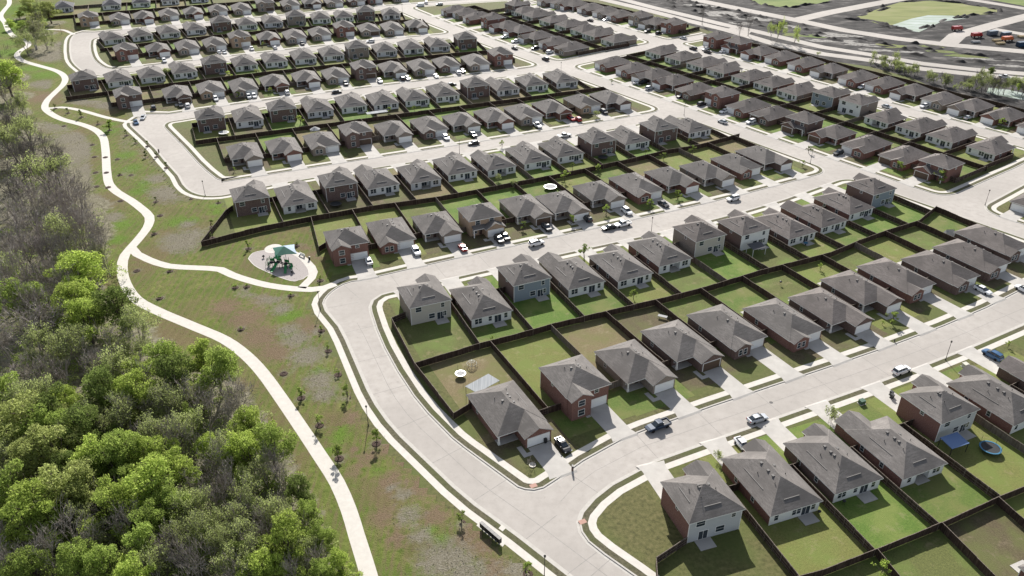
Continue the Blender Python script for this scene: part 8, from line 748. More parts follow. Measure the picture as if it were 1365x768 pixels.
    for nm,w,mat,cnt,hh in (('dry_brush',br*.9+lit_*.4,'scrub',9000,.18),('weeds',lu*.9+.05,'weed',8000,.15)):
        wt=(w*ok*(dp>1.5)*np.clip((Y-60)/1,0,1)).ravel(); wt[wt<.12]=0; pr=wt/wt.sum()
        pick=rg.choice(len(pr),cnt,p=pr); vv=[];ff=[]
        px=X.ravel()[pick]+rg.uniform(-.9,.9,cnt);py=Y.ravel()[pick]+rg.uniform(-.9,.9,cnt);pz=Z.ravel()[pick]
        for q in range(cnt):
            h=hh*rg.uniform(.35,1.2)
            for t in range(3):
                a=rg.uniform(0,6.28);ca,sa=math.cos(a),math.sin(a);w_=rg.uniform(.12,.32)*hh/.6; lx,ly=rg.uniform(-.35,.35,2)*h
                o=len(vv); vv+=[(px[q]-ca*w_,py[q]-sa*w_,pz[q]),(px[q]+ca*w_,py[q]+sa*w_,pz[q]),(px[q]+lx+ca*w_*.5,py[q]+ly+sa*w_*.5,pz[q]+h),(px[q]+lx-ca*w_*.4,py[q]+ly-sa*w_*.4,pz[q]+h*.8)]
                ff.append((o,o+1,o+2,o+3))
        me=bpy.data.meshes.new(nm); me.from_pydata(vv,[],ff); me.materials.append(MATS[mat]); o=struct(obj(nm,me),'stuff')
        tag(o,'dry grey brush scattered over the greenbelt' if nm=='dry_brush' else 'low green weeds scattered over the greenbelt','undergrowth')
belt()
# ------------------------------------------------------------------ trees
def rvec(r): 
    while True:
        v=Vector((r.uniform(-1,1),r.uniform(-1,1),r.uniform(-1,1)))
        if .05<v.length<1: return v.normalized()
def limb(mb,r,p0,p1,r0,r1,k=4,wob=.12,n=5):
    pts=[];rad=[]; L=(p1-p0).length
    for i in range(k+1):
        t=i/k; q=p0.lerp(p1,t)+ (rvec(r)*L*wob*math.sin(t*math.pi) if 0<i<k else Vector((0,0,0)))+Vector((0,0,L*.10*math.sin(t*math.pi)))
        pts.append(q);rad.append(r0+(r1-r0)*t)
    mb.tube(pts,rad,n,cap=False); return pts
def leafy_proto(seed,H=9.,Rc=4.,lobes=17,per=260,leaf=.21,sparse=1.0,zlo=.32):
    r=random.Random(seed); tr=MB(); cr=MB()
    th=H*.3; lean=Vector((r.uniform(-.5,.5),r.uniform(-.5,.5),0))
    base=Vector((0,0,-.2)); top=Vector((lean.x,lean.y,th))
    limb(tr,r,base,top,.30*H/9,.2*H/9,4,.05,7)
    C=[]
    for i in range(lobes):
        # lobe centres spread over an uneven dome
        for _ in range(60):
            a=r.uniform(0,2*math.pi); u=r.uniform(.0,1)**.5; zz=r.uniform(zlo,1.0)
            env=math.sqrt(max(0,1-((zz-.55)/.5)**2)); rr=Rc*env*u*.86*(1+.25*math.sin(a*2+seed)+.18*math.sin(a*3+seed*2))
            c=Vector((rr*math.cos(a),rr*math.sin(a),zz*H*.93)); 
            if all((c-d[0]).length>Rc*.30 for d in C): break
        s=Rc*r.uniform(.17,.36); C.append((c,s))
    for c,s in C:
        mid=top.lerp(c,.45)+Vector((0,0,.3))
        limb(tr,r,top if r.random()<.6 else top*.8,mid,.13*H/9,.08*H/9,3,.12,5); limb(tr,r,mid,c,.08*H/9,.03,3,.15,4)
        for q in range(4): 
            d=rvec(r); d.z=abs(d.z)*.7; limb(tr,r,c-d*s*.1,c+d*s*.95,.03,.008,2,.15,3)
        if r.random()<.3:
            for q in range(3):
                d=rvec(r); d.z=abs(d.z)*.5+.3; limb(tr,r,c,c+d*s*1.5,.025,.008,3,.2,3)
        n=int(per*sparse*(s/(Rc*.33))**2*r.choice((.35,.7,1,1.15,1.3)))
        for q in range(n):
            d=rvec(r); rad=r.uniform(.45,1)**.6
            p=c+Vector((d.x*s*1.08,d.y*s*1.08,d.z*s*.72))*rad*(1+.42*noise.noise(d*2.6+Vector((seed,c.x,c.z))))
            nrm=(rvec(r)+d*.5+Vector((0,0,.55))).normalized(); t=nrm.orthogonal().normalized(); b=nrm.cross(t); a=r.uniform(0,6.28); t,b=t*math.cos(a)+b*math.sin(a),b*math.cos(a)-t*math.sin(a)
            w=leaf*r.uniform(.55,1.15); h=w*r.uniform(.5,.8)
            cr.add([p-t*w,p-b*h*.8+t*w*.1,p+t*w,p+b*h],[(0,1,2,3)])
    return tr.mesh('trunk','bark',True),cr.mesh('crown','leaf_g')
def bare_proto(seed,H=9.,Rc=4.,leaves=0):
    r=random.Random(seed); tr=MB(); br=MB(); lf=MB()
    n0=r.choice((1,2,3)); 
    def grow(p,d,L,rad,lev):
        if lev>=6 or L<.3: return
        k=3; pts=[p]; q=p; dd=d.copy()
        for i in range(k):
            dd=(dd+rvec(r)*.22+Vector((0,0,.06))).normalized(); q=q+dd*L/k; pts.append(q)
        r1=rad*.62; mb=tr if lev<2 else br
        mb.tube(pts,[rad+(r1-rad)*i/k for i in range(k+1)],6 if lev<2 else 3,cap=False)
        if leaves and lev>=3:
            for _ in range(leaves):
                c=pts[r.randrange(1,k+1)]+rvec(r)*.35; nrm=(rvec(r)+Vector((0,0,.5))).normalized(); t=nrm.orthogonal().normalized(); b=nrm.cross(t); w=r.uniform(.07,.16)
                lf.add([c-t*w,c-b*w*.6,c+t*w,c+b*w*.6],[(0,1,2,3)])
        nb=(3 if lev<1 else 3 if lev<4 else 2)
        for i in range(nb):
            t=r.uniform(.45,1) if i else 1; pp=pts[min(k,int(t*k+.5))]
            sp=.75 if lev else .55
            nd=(dd+rvec(r)*sp+Vector((0,0,.05 if lev<3 else -.02))).normalized()
            grow(pp,nd,L*r.uniform(.62,.82),max(r1*r.uniform(.6,.85),.024),lev+1)
    for i in range(n0):
        d=Vector((r.uniform(-.35,.35),r.uniform(-.35,.35),1)).normalized(); grow(Vector((r.uniform(-.3,.3),r.uniform(-.3,.3),-.2)),d,H*.34,.2*H/9/(n0**.4),0)
    out=[tr.mesh('trunk','twig',True),br.mesh('branches','twig')]
    if leaves: out.append(lf.mesh('crown','leaf_o'))
    return out
LEAFY=[leafy_proto(s,9,4,26,560,.165) for s in(1,2,3,4,5)]
SPARSE=[bare_proto(s,9,4,6) for s in(11,12,13)]
BARE=[bare_proto(s,9,4) for s in(21,22,23,24,25)]
ZMAX=[max(v.co.z for v in b[1].vertices) for b in BARE]; ZMAXS=[max(v.co.z for v in b[1].vertices) for b in SPARSE]
KTXT={'y':'bright yellow-green leafy tree','g':'mid green leafy tree','p':'pale green leafy tree','d':'dark green leafy tree','o':'olive half-leafed tree','b':'bare grey-brown tree','k':'tall dark grey-green tree','z':'tall airy green tree'}
rn=random.Random(9)
def place_tree(x,y,h,m,k,nm='tree'):
    root=empty(nm,(x,y,0),rn.uniform(0,6.28))
    if k=='b':
        i=rn.randrange(len(BARE)); P=BARE[i]; sz=h*1.1/ZMAX[i]; sx=m/4*.82; names=('trunk','branches')
    elif k in 'okz':
        i=rn.randrange(len(SPARSE)); P=SPARSE[i]; sz=h*1.03/ZMAXS[i]; sx=m/4*.9; names=('trunk','branches','crown')
    else:
        P=LEAFY[rn.randrange(len(LEAFY))]; sz=h/9*1.02; sx=m/4; names=('trunk','crown')
    root.scale=(sx,sx,sz)
    for n_,me in zip(names,P):
        o=obj(n_,me,root)
        if n_ in('branches','trunk') and k in 'bo' and y>235: setmat(o,'twig_dark')
        if n_=='crown': setmat(o,'leaf_'+(k if k in 'ygpdok' else 'y'))
    return root
# labels: by kind and by place in the wood, read off along horizontal bands of the view
def view(x,y,z=0):
    p=R(30.55); z-=HC; d=y*math.cos(p)-z*math.sin(p); v=-(y*math.sin(p)+z*math.cos(p)); return (682.5+F*x/d,384+F*v/d)
bands=[(0,110,'at the top left corner'),(110,260,'upper left wood beside the gravel'),(260,370,'left wood level with the playground'),(370,480,'wood just under the path fork'),(480,560,'middle of the lower left wood'),(560,640,'lower part of the left wood'),(640,710,'near the foot of the left wood'),(710,900,'along the bottom edge of the wood')]
wl={}
for t in WOOD:
    vx,vy=view(t[0],t[1],t[2]*.6)
    if vx>600: key=(t[4],'at the top beside the upper street')
    else: key=(t[4],[b[2] for b in bands if b[0]<=vy<b[1]][0] if vy>=0 else bands[0][2])
    wl.setdefault(key,[]).append((vx,t))
for (k,bt),L in wl.items():
    L.sort(key=lambda q:q[0])
    for i,(vx,t) in enumerate(L):
        root=place_tree(*t); lab=KTXT[k]+', '+((ORD[i]+' such from left, ') if len(L)>1 else '')+bt
        tag(root,lab,'tree','woodland trees')
# undergrowth bushes in the wood: one mass
def bush_mass():
    r=random.Random(3); mb=MB(); mb2=MB()
    ctr=[t for t in WOOD if view(t[0],t[1])[0]<600]
    for t in WOOD:
        if view(t[0],t[1])[0]>600: continue
        for q in range(8 if t[1]<225 else 2):
            a=r.uniform(0,6.28); d=t[3]*r.uniform(.2,1.15); c=Vector((t[0]+d*math.cos(a),t[1]+d*math.sin(a),r.uniform(.4,2.2))); s=r.uniform(.6,1.5)
            M=mb if r.random()<.45 else mb2
            for w in range(60):
                dd=rvec(r); p=c+Vector((dd.x*s,dd.y*s,abs(dd.z)*s*.9-.2)); nrm=(rvec(r)+Vector((0,0,.6))).normalized(); u=nrm.orthogonal().normalized(); b=nrm.cross(u); z=r.uniform(.1,.26)
                M.add([p-u*z,p-b*z*.6,p+u*z,p+b*z*.6],[(0,1,2,3)])
    o=obj('undergrowth',mb.mesh('undergrowth','leaf_g')); struct(o,'stuff'); tag(o,'green undergrowth between the woodland trunks','undergrowth')
    o=obj('undergrowth',mb2.mesh('undergrowth','leaf_o')); struct(o,'stuff'); tag(o,'olive and brown undergrowth between the woodland trunks','undergrowth')
bush_mass()
# young trees
YP=[leafy_proto(s,3.,1.0,10,120,.11,1,.36) for s in(31,32,33)]
YR=[leafy_proto(s,4.,1.7,9,90,.2,1,.35) for s in(41,42)]
YB=[bare_proto(s,3.,1.0) for s in(51,)]; YS=[bare_proto(s,3,1.,4) for s in(53,)]
mring=MB(); mring.lathe([(.95,.0),(.9,.1),(.45,.16),(.35,.06)],14); MR=mring.mesh('mulch_bed','mulch')
trim_=MB(); 
L=sorted(YOUNG,key=lambda t:t[1])
lowi=0; 
def near_row(x,y):
    b=min(HOUSES,key=lambda h:math.dist((h[2],h[3]),(x,y))); return b
SIDE=[]
for j,(x,y,h) in enumerate(L):
    struct(obj('mulch_bed',MR,None,(x,y,.03)))
    # which stretch of the greenbelt it stands in
    vx,vy=view(x,y)
    if h<.95:
        P=YB[0]; names=('trunk','branches'); s=h/3*1.0; kt='tiny bare sapling'
    elif h<1.5: P=YS[0]; names=('trunk','branches','crown'); s=h/3; kt='small thin sapling'
    else: P=YP[j%3]; names=('trunk','crown'); s=h/3*1.15; kt='young green tree'
    root=empty('young_tree',(x,y,0),j*1.3,s)
    if h>3.5 and vy<250: root.scale=(s*1.6,s*1.6,s)
    for n_,me in zip(names,P):
        o=obj(n_,me,root); 
        if n_=='crown': setmat(o,'leaf_d' if vy<330 and h<3.5 else 'leaf_g')
    zone='in a mulch ring below the playground' if vy>385 else 'beside the playground lawn' if vx>250 and vy>300 else 'along the winding path above the fork' if vy>190 else 'by the path at the upper left'
    SIDE.append((root,kt,zone))
cnt={}
for r_,kt,z in SIDE: cnt.setdefault((kt,z),[]).append(r_)
for (kt,z),Ls in cnt.items():
    for i,r_ in enumerate(Ls): tag(r_,kt+', '+((ORD[i] if i<14 else '%dth'%(i+1))+' such from the bottom, ' if len(Ls)>1 else '')+z,'young tree','young trees of the greenbelt')
def house_text(x,y):
    b=min(HOUSES,key=lambda h:math.dist((h[2]-math.sin(R(h[4]))*h[9]*.5,h[3]+math.cos(R(h[4]))*h[9]*.5),(x,y)))
    return 'the %s house, %s'%(ORD[b[1]],ROWTXT[b[0]])
yl={}
for j,(x,y,h,k) in enumerate(YARDT):
    if k=='b': P=YB[0]; names=('trunk','branches'); s=h/3
    elif k=='o': P=YS[0]; names=('trunk','branches','crown'); s=h/3
    else: P=YR[j%2]; names=('trunk','crown'); s=h/4
    root=empty('yard_tree',(x,y,0),j*2.1,s)
    for n_,me in zip(names,P):
        o=obj(n_,me,root)
        if n_=='crown': setmat(o,'leaf_'+(k if k!='b' else 'o'))
    kt={'g':'green yard tree','y':'yellow-green bush','d':'dark green shrub','o':'thin olive tree','b':'bare little tree in a white ring'}[k]
    yl.setdefault((kt+' by '+house_text(x,y)),[]).append((view(x,y)[0],root))
for lab,Ls in yl.items():
    Ls.sort(key=lambda q:q[0])
    for i,(v,r_) in enumerate(Ls): tag(r_,((('left ','right ','far right ')[i] if len(Ls)>1 else '')+lab).replace('bare little tree in a white ring','bare ringed tree'),'yard tree','trees in the yards')
    
mb=MB(); mb.lathe([(.62,0),(.7,.16),(.55,.16),(.5,.02)],18); x,y=YARDT[[i for i,t in enumerate(YARDT) if t[3]=='b'][0]][:2]
tag(obj('tree_ring',mb.mesh('tree_ring','stone_pale'),None,(x,y,.01)),'white stone ring round the bare little tree on the corner lawn','tree ring')
pl={}
for x,y,h,k in PERIT: pl.setdefault(k,[]).append((view(x,y)[0],x,y,h))
for k,Ls in pl.items():
    Ls.sort()
    for i,(v,x,y,h) in enumerate(Ls):
        root=place_tree(x,y,h,h*(.42 if h<9 else .26),'o' if k in 'gy' and h<9 else k); tag(root,KTXT[k]+', '+(ORD[i]+' such from left, ' if len(Ls)>1 else '')+'along the new road at upper right','tree','trees along the perimeter road')
# ------------------------------------------------------------------ vehicles (x = forward)
def loft(secs,mi=0):
    mb=MB(); n=len(secs[0]); vs=[p for s in secs for p in s]; fs=[]
    for i in range(len(secs)-1):
        for k in range(n): fs.append((i*n+k,i*n+(k+1)%n,(i+1)*n+(k+1)%n,(i+1)*n+k))
    fs.append(tuple(range(n))[::-1]); fs.append(tuple((len(secs)-1)*n+k for k in range(n))); mb.add(vs,fs,mi); return mb
def sect(x,w,z0,z1,r=.14):
    h=w/2; r=min(r,(z1-z0)*.45); return [(x,-h+.05,z0),(x,h-.05,z0),(x,h,z0+.12),(x,h,z1-r),(x,h-r*.9,z1),(x,-h+r*.9,z1),(x,-h,z1-r),(x,-h,z0+.12)]
def car_proto(kind):
    if kind in('sedan','muscle'):
        L=4.75;W=1.84; body=[(-2.37,1.5,.42,.80),(-2.25,1.74,.28,.98),(-1.5,1.84,.22,1.02),(-.6,1.84,.2,.96),(.75,1.84,.2,.94),(1.6,1.82,.22,.88),(2.2,1.66,.28,.74),(2.37,1.4,.36,.62)]
        cab=[(-1.95,1.3,.96,1.0),(-1.2,1.32,.96,1.40),(-.3,1.32,.94,1.46),(.25,1.3,.93,1.42),(1.1,1.36,.92,.96)]; wb=1.38; wr=.33
    elif kind=='suv':
        L=4.8;W=1.92; body=[(-2.4,1.7,.45,1.0),(-2.32,1.86,.34,1.12),(-1.5,1.92,.27,1.16),(0,1.92,.25,1.12),(1.2,1.92,.26,1.10),(2.0,1.86,.3,1.0),(2.4,1.55,.42,.82)]
        cab=[(-2.3,1.46,1.1,1.14),(-2.0,1.46,1.1,1.66),(-.8,1.46,1.1,1.74),(.35,1.44,1.08,1.68),(1.25,1.5,1.06,1.12)]; wb=1.42; wr=.38
    elif kind=='van':
        L=5.6;W=2.0; body=[(-2.8,1.85,.4,2.1),(-2.7,1.98,.32,2.2),(0,2.0,.3,2.25),(1.2,2.0,.3,2.1),(1.7,1.98,.3,1.3),(2.6,1.85,.36,1.05),(2.8,1.6,.45,.85)]; cab=[(.7,1.7,1.2,2.02),(1.1,1.72,1.2,2.06),(1.74,1.72,1.15,1.3)]; wb=1.75; wr=.36
    else:
        L=5.8;W=2.0; body=[(-2.9,1.85,.5,.9),(-2.82,1.98,.45,.92),(-1.0,2.0,.42,.92),(-.9,2.0,.42,1.12),(1.2,2.0,.42,1.12),(2.3,1.94,.46,1.08),(2.9,1.7,.55,.9)]
        cab=[(-.95,1.55,1.08,1.6),(-.8,1.55,1.08,1.84),(.2,1.55,1.08,1.86),(.5,1.54,1.08,1.8),(1.2,1.6,1.06,1.12)]; wb=1.8; wr=.41
    P=[('body',loft([sect(*s) for s in body]).mesh('body','paint_white',False),'paint',[])]
    if kind=='pickup':
        mb=MB()
        for a in(-1,1): mb.box(-2.82,-1.0,a*.95-.07,a*.95+.07,.9,1.14)
        mb.box(-2.88,-2.76,-.9,.9,.9,1.14); P.append(('bed_wall',mb.mesh('bed_wall','paint_white'),'paint',[]))
        mb=MB(); mb.box(-2.7,-1.0,-.86,.86,.925,.94); P.append(('bed_floor',mb.mesh('bed_floor','plastic_black'),None,[]))
    g=loft([sect(x,w,z0,z1,.22) for x,w,z0,z1 in cab]).mesh('glasshouse','glass')
    P.append(('glasshouse',g,None,[]))
    if kind!='van':
        rf=loft([sect(x,w*.93,z1-.05,z1+.022,.05) for x,w,z0,z1 in cab[1:-1]]); P.append(('roof',rf.mesh('roof','paint_white'),'paint',[]))
        pil=MB()
        for a in(-1,1):
            for i in ((1,2,3) if kind!='pickup' else (1,3)):
                x,w,z0,z1=cab[i]; x0,w0=cab[i][0],cab[i][1]
                pil.tube([(x-.06,a*(w/2+.012),z0),(x,a*(w/2-.06),z1-.1)],[.05,.05],4)
        P.append(('pillars',pil.mesh('pillars','paint_white'),'paint',[]))
    t=MB(); t.lathe([(wr*.62,-.11),(wr*.95,-.11),(wr,-.07),(wr,.07),(wr*.95,.11),(wr*.62,.11)],14,0,(0,0,0),'y'); 
    t.v=[(p[1],p[0],p[2]) for p in t.v]
    rm=MB(); rm.lathe([(wr*.6,-.09),(wr*.62,.09)],12,0,(0,0,0),'y'); rm.v=[(p[1],p[0],p[2]) for p in rm.v]
    tm=t.mesh('tyre','tyre'); rmm=rm.mesh('rim','rim')
    for sx in(-1,1):
        for sy in(-1,1): P.append(('wheel',tm,None,[('rim',rmm,None)],(sx*wb,sy*(W/2-.1),wr)))
    zl=body[-2][3]-.14
    for sy in(-1,1):
        a=MB(); a.box(body[-2][0]-.05,body[-2][0]+.13,sy*.62-.2,sy*.62+.2,zl-.08,zl+.06); P.append(('headlight',a.mesh('headlight','headlight'),None,[]))
        a=MB(); a.box(body[0][0]-.03,body[1][0]+.03,sy*.68-.16,sy*.68+.16,body[1][3]-.28,body[1][3]-.12); P.append(('taillight',a.mesh('taillight','tail_red'),None,[]))
    for sy in(-1,1):
        a=MB(); a.box(.72,.9,sy*(W/2+.08)-.1,sy*(W/2+.08)+.1,.95 if kind!='van' else 1.2,1.1 if kind!='van' else 1.35); P.append(('mirror',a.mesh('mirror','plastic_black'),None,[]))
    return P
CP={k:car_proto(k) for k in('sedan','suv','pickup','van','muscle')}
CTX={'sedan':'sedan','suv':'suv','pickup':'pickup truck','van':'van','muscle':'coupe with black rear deck'}
cl={}
for j,(x,y,ang,kind,c,row,i,mode) in enumerate(CARS):
    flipd=180 if (j*7)%5<3 and mode=='d' else 0
    z=-.12 if mode=='s' else .03
    root=empty('parked_car',(x,y,z),R(ang+(180 if mode=='d' else 0)+(0 if not flipd else 180)))
    for p in CP[kind]:
        o=obj(p[0],p[1],root,p[4] if len(p)>4 else None)
        if p[2]=='paint': setmat(o,'paint_'+c)
        if j==0 and p[0]=='body': pass
        for sn,sm,sr in p[3]: obj(sn,sm,o)
    lab='%s %s %s %s house, %s'%({'navy':'dark blue'}.get(c,c),CTX[kind],'on the driveway of the' if mode=='d' else 'in the street by the',ORD[i],ROWTXT[row])
    cl.setdefault(lab,[]).append((view(x,y)[0],root))
for lab,Ls in cl.items():
    Ls.sort(key=lambda q:q[0])
    for i,(v,r_) in enumerate(Ls):
        l=(('left ','right ','far right ')[i]+lab) if len(Ls)>1 else lab
        w=l.split()
        if len(w)>16: l=l.replace('on the driveway of the','at').replace('in the street by the','near')
        tag(r_,l,'car','parked cars')
# ------------------------------------------------------------------ street lamps
def lamp_proto(h=5.0):
    a=MB(); a.tube([(0,0,0),(0,0,.5),(0,0,.55),(0,0,h)],[.13,.12,.075,.05],8)
    b=MB(); b.lathe([(.17,0),(.17,.06),(.12,.14)],10)
    c=MB(); c.lathe([(.07,h),(.17,h+.05),(.2,h+.3),(.23,h+.34),(.1,h+.52),(.02,h+.6)],10)
    return [('pole',a.mesh('pole','metal_dark')),('base',b.mesh('base','metal_dark')),('lamp_head',c.mesh('lamp_head','lamp_head'))]
LP=lamp_proto()
LT=['beside the nearest street before the brick houses','at the bottom by the bend sidewalk','on the outer bend of the third street','beside the second street between two houses','along the third street verge','at the diagonal road corner above the second street','at the right corner of the crossroads','at the upper diagonal road junction','along the diagonal road by the third street','at the top junction of the sixth street','by the playground path at the big bend','at the top left path end','on the path beside the playground pad','by the outer sidewalk of the curved road']
for (x,y),t in zip(LAMPS,LT):
    root=empty('street_lamp',(x,y,.0))
    for n_,me in LP: obj(n_,me,root)
    tag(root,'dark slender street lamp '+t,'street lamp','street lamps')
# ------------------------------------------------------------------ playground
px,py=PLAY['sail']
root=empty('shade_sail',(px,py,.02),R(20))
a=MB(); a.tube([(0,0,0),(0,0,5.0)],[.1,.08],10); obj('mast',a.mesh('mast','metal_pale'),root)
s=3.1; cor=[(-s,-s,3.5),(s,-s,3.5),(s,s,3.5),(-s,s,3.5)]; top=(0,0,5.0)
for nm,i0,mat in (('canopy',0,'sail_green'),('canopy',1,'sail_blue'),('canopy',2,'sail_blue'),('canopy',3,'sail_green')):
    p,q=Vector(cor[i0]),Vector(cor[(i0+1)%4]); mid=(p+q)/2*.9; mid.z=3.75; T=Vector(top); mb=MB()
    def up(v): return v+Vector((0,0,.03))
    vs=[p,mid,q,T]; mb.add(vs+[up(v) for v in vs],[(3,1,0),(3,2,1),(4,5,7),(5,6,7),(0,1,5,4),(1,2,6,5),(2,3,7,6),(3,0,4,7)]); obj(nm,mb.mesh('canopy',mat),root)
a=MB()
for c in cor: a.tube([(0,0,4.9),c],[.035,.025],5)
obj('strut',a.mesh('strut','metal_pale'),root)
tag(root,'square green and blue shade sail on a mast over the playground','shade sail')
ex,ey=PLAY['eq']
root=empty('play_structure',(ex,ey,.02),R(-15))
def part(nm,mb,mat): return obj(nm,mb.mesh(nm,mat),root)
for x0,y0,zz in ((-2.2,0,1.2),(0,0,1.6),(2.2,.4,1.2)):
    for ax in(-.7,.7):
        for ay in(-.7,.7): b=MB(); b.tube([(x0+ax,y0+ay,0),(x0+ax,y0+ay,zz+1.7)],[.06,.06],6); part('post',b,'metal_black')
    b=MB(); b.box(x0-.7,x0+.7,y0-.7,y0+.7,zz-.06,zz); part('platform',b,'mat_black')
    b=MB(); b.box(x0-.66,x0+.66,y0+.62,y0+.68,zz+.1,zz+.95); part('panel',b,'play_green')
b=MB(); b.add([(-.9,-.9,3.1),(.9,-.9,3.1),(.9,.9,3.1),(-.9,.9,3.1),(0,0,4.0)],[(0,1,4),(1,2,4),(2,3,4),(3,0,4),(3,2,1,0)]); part('roof',b,'play_green')
def slide(pts,w=.5):
    mb=MB(); P=[Vector(p) for p in pts]; vs=[]
    for i,p in enumerate(P):
        d=P[min(i+1,len(P)-1)]-P[max(i-1,0)]; n=Vector((-d.y,d.x,0)).normalized()*w/2
        vs+=[p-n+Vector((0,0,.22)),p-n,p+n,p+n+Vector((0,0,.22))]
    fs=[]
    for i in range(len(P)-1):
        for k in range(3): fs.append((i*4+k,i*4+k+1,i*4+k+5,i*4+k+4))
    mb.add(vs,fs); return mb
part('slide',slide([(2.5,-.3,1.2),(2.9,-1.2,.95),(3.4,-2.2,.45),(3.7,-2.9,.25),(3.8,-3.3,.22)],.7),'play_green')
part('slide',slide([(0,-.7,1.6),(0,-1.5,1.2),(-.2,-2.6,.55),(-.3,-3.2,.3),(-.3,-3.6,.28)],.9),'play_green')
part('slide',slide([(2.9,.4,1.2),(3.7,.9,.9),(4.2,.2,.6),(3.9,-.6,.35)],.7),'play_green')
b=MB()
for k in range(5): b.box(-2.2+.45*k*0-1.0,-2.2-.7-.0,-.5+.2*k,-.42+.2*k,.2,1.2)
b.tube([(-2.9,-.7,0),(-3.6,-.9,1.4),(-2.9,-.7,2.2)],[.05,.05,.05],5); b.tube([(-2.9,.7,0),(-3.6,.9,1.4),(-2.9,.7,2.2)],[.05,.05,.05],5)
part('climber',b,'play_green')
b=MB(); b.box(-1.5,-.7,-.5,.5,1.3,1.36); b.box(.7,1.5,-.3,.6,1.35,1.41); part('bridge',b,'mat_black')
tag(root,'green playground climbing structure with slides on the gravel pad','play structure')
cx_,cy_=PLAY['climb']; root=empty('arch_climber',(cx_,cy_,.02),R(10))
for k in range(2):
    b=MB(); b.tube([(-1.4+1.0*k*0,-.4+.9*k,0),(-1.0,-.4+.9*k,1.6),(0,-.4+.9*k,2.3),(1.0,-.4+.9*k,1.6),(1.4,-.4+.9*k,0)],[.06]*5,6); obj('rail',b.mesh('rail','play_green'),root)
b=MB()
for q in((-1.25,.6),(-1.0,1.5),(-.5,2.05),(.5,2.05),(1.0,1.5),(1.25,.6)): b.tube([(q[0],-.4,q[1]),(q[0],.5,q[1])],[.05,.05],5)
obj('rungs',b.mesh('rungs','metal_black'),root); tag(root,'dark green arched climber left of the play structure','climber')
for key,lab in (('spring','small spring rider at the left of the playground pad'),('spin','small spinner seat at the lower right of the playground pad')):
    x,y=PLAY[key]; root=empty('spring_rider',(x,y,.02)); b=MB(); b.tube([(0,0,0),(0,0,.5)],[.12,.1],8); obj('spring',b.mesh('spring','metal_dark'),root)
    b=MB(); b.lathe([(.05,.48),(.4,.5),(.42,.62),(.2,.8),(.1,1.0)],10); obj('seat',b.mesh('seat','metal_black'),root); tag(root,lab,'spring rider')
x,y=PLAY['bench']; root=empty('park_bench',(x,y,.03),R(-38))
b=MB(); b.box(-1.2,1.2,-.22,.22,.42,.48); obj('seat',b.mesh('seat','metal_pale'),root); b=MB(); b.box(-1.2,1.2,.22,.28,.55,.95); obj('backrest',b.mesh('backrest','metal_pale'),root)
for a in(-1,1): b=MB(); b.box(a*1.0-.05,a*1.0+.05,-.2,.25,0,.42); obj('leg',b.mesh('leg','metal_dark'),root)
tag(root,'pale metal bench on the walk beside the playground','bench')
x,y=PLAY['bin']; root=empty('litter_bin',(x,y,.03)); b=MB(); b.lathe([(.26,0),(.3,.85),(.3,.9)],12); obj('bin_body',b.mesh('bin_body','metal_black'),root); b=MB(); b.lathe([(.32,.9),(.3,1.0),(.05,1.05)],12); obj('lid',b.mesh('lid','metal_dark'),root); tag(root,'black litter bin at the end of the playground bench','litter bin')
# ------------------------------------------------------------------ cluster mailboxes
(a0,a1)=MISC['cluster']; d=Vector(a1)-Vector(a0); n=6; ang=math.atan2(d.y,d.x)
flat('path',MISC['pad'],.022,'concrete_walk'); flat('path',MISC['link'],.024,'concrete_walk')
for k in range(n):
    p=Vector(a0)+d*((k+.5)/n); root=empty('cluster_mailbox',(p.x,p.y,.02),ang)
    w=d.length/n*.9
    b=MB(); b.box(-w/2,w/2,-.28,.28,.45,1.55); b.box(-w/2-.03,w/2+.03,-.31,.31,1.55,1.62); obj('box',b.mesh('box','metal_black'),root)
    b=MB()
    for r_ in range(4): 
        for c_ in range(2): b.box(-w/2+.05+c_*(w/2-.03),-w/2+.02+c_*(w/2-.03)+w/2-.08,-.30,-.281,.52+r_*.25,.74+r_*.25)
    obj('doors',b.mesh('doors','metal_dark'),root)
    b=MB(); b.box(-.12,.12,-.12,.12,0,.45); obj('pedestal',b.mesh('pedestal','metal_pale'),root)
    tag(root,'black pedestal mailbox unit, %s from left in the row at bottom sidewalk'%ORD[k],'mailbox','cluster mailboxes at the bottom sidewalk')
for (x,y),lab in zip(MISC['mail'],['dark post mailbox at the kerb of the nearest corner house','dark post box on the outer sidewalk at the third street bend','low fire hydrant on the verge before the nearest brick houses']):
    if 'hydrant' in lab:
        root=empty('fire_hydrant',(x,y,.01)); b=MB(); b.lathe([(.16,0),(.16,.06),(.11,.08),(.11,.55),(.15,.57),(.13,.68),(.04,.76)],10); obj('barrel',b.mesh('barrel','metal_dark'),root); b=MB(); b.tube([(-.22,0,.42),(.22,0,.42)],[.06,.06],8); obj('nozzle',b.mesh('nozzle','metal_dark'),root); tag(root,lab,'hydrant')
    else:
        root=empty('mailbox',(x,y,.01)); b=MB(); b.box(-.2,.2,-.2,.2,0,1.05); obj('pillar',b.mesh('pillar','brick_dark'),root); b=MB(); b.box(-.16,.16,-.3,.3,1.05,1.35); obj('box',b.mesh('box','metal_black'),root); tag(root,lab,'mailbox')
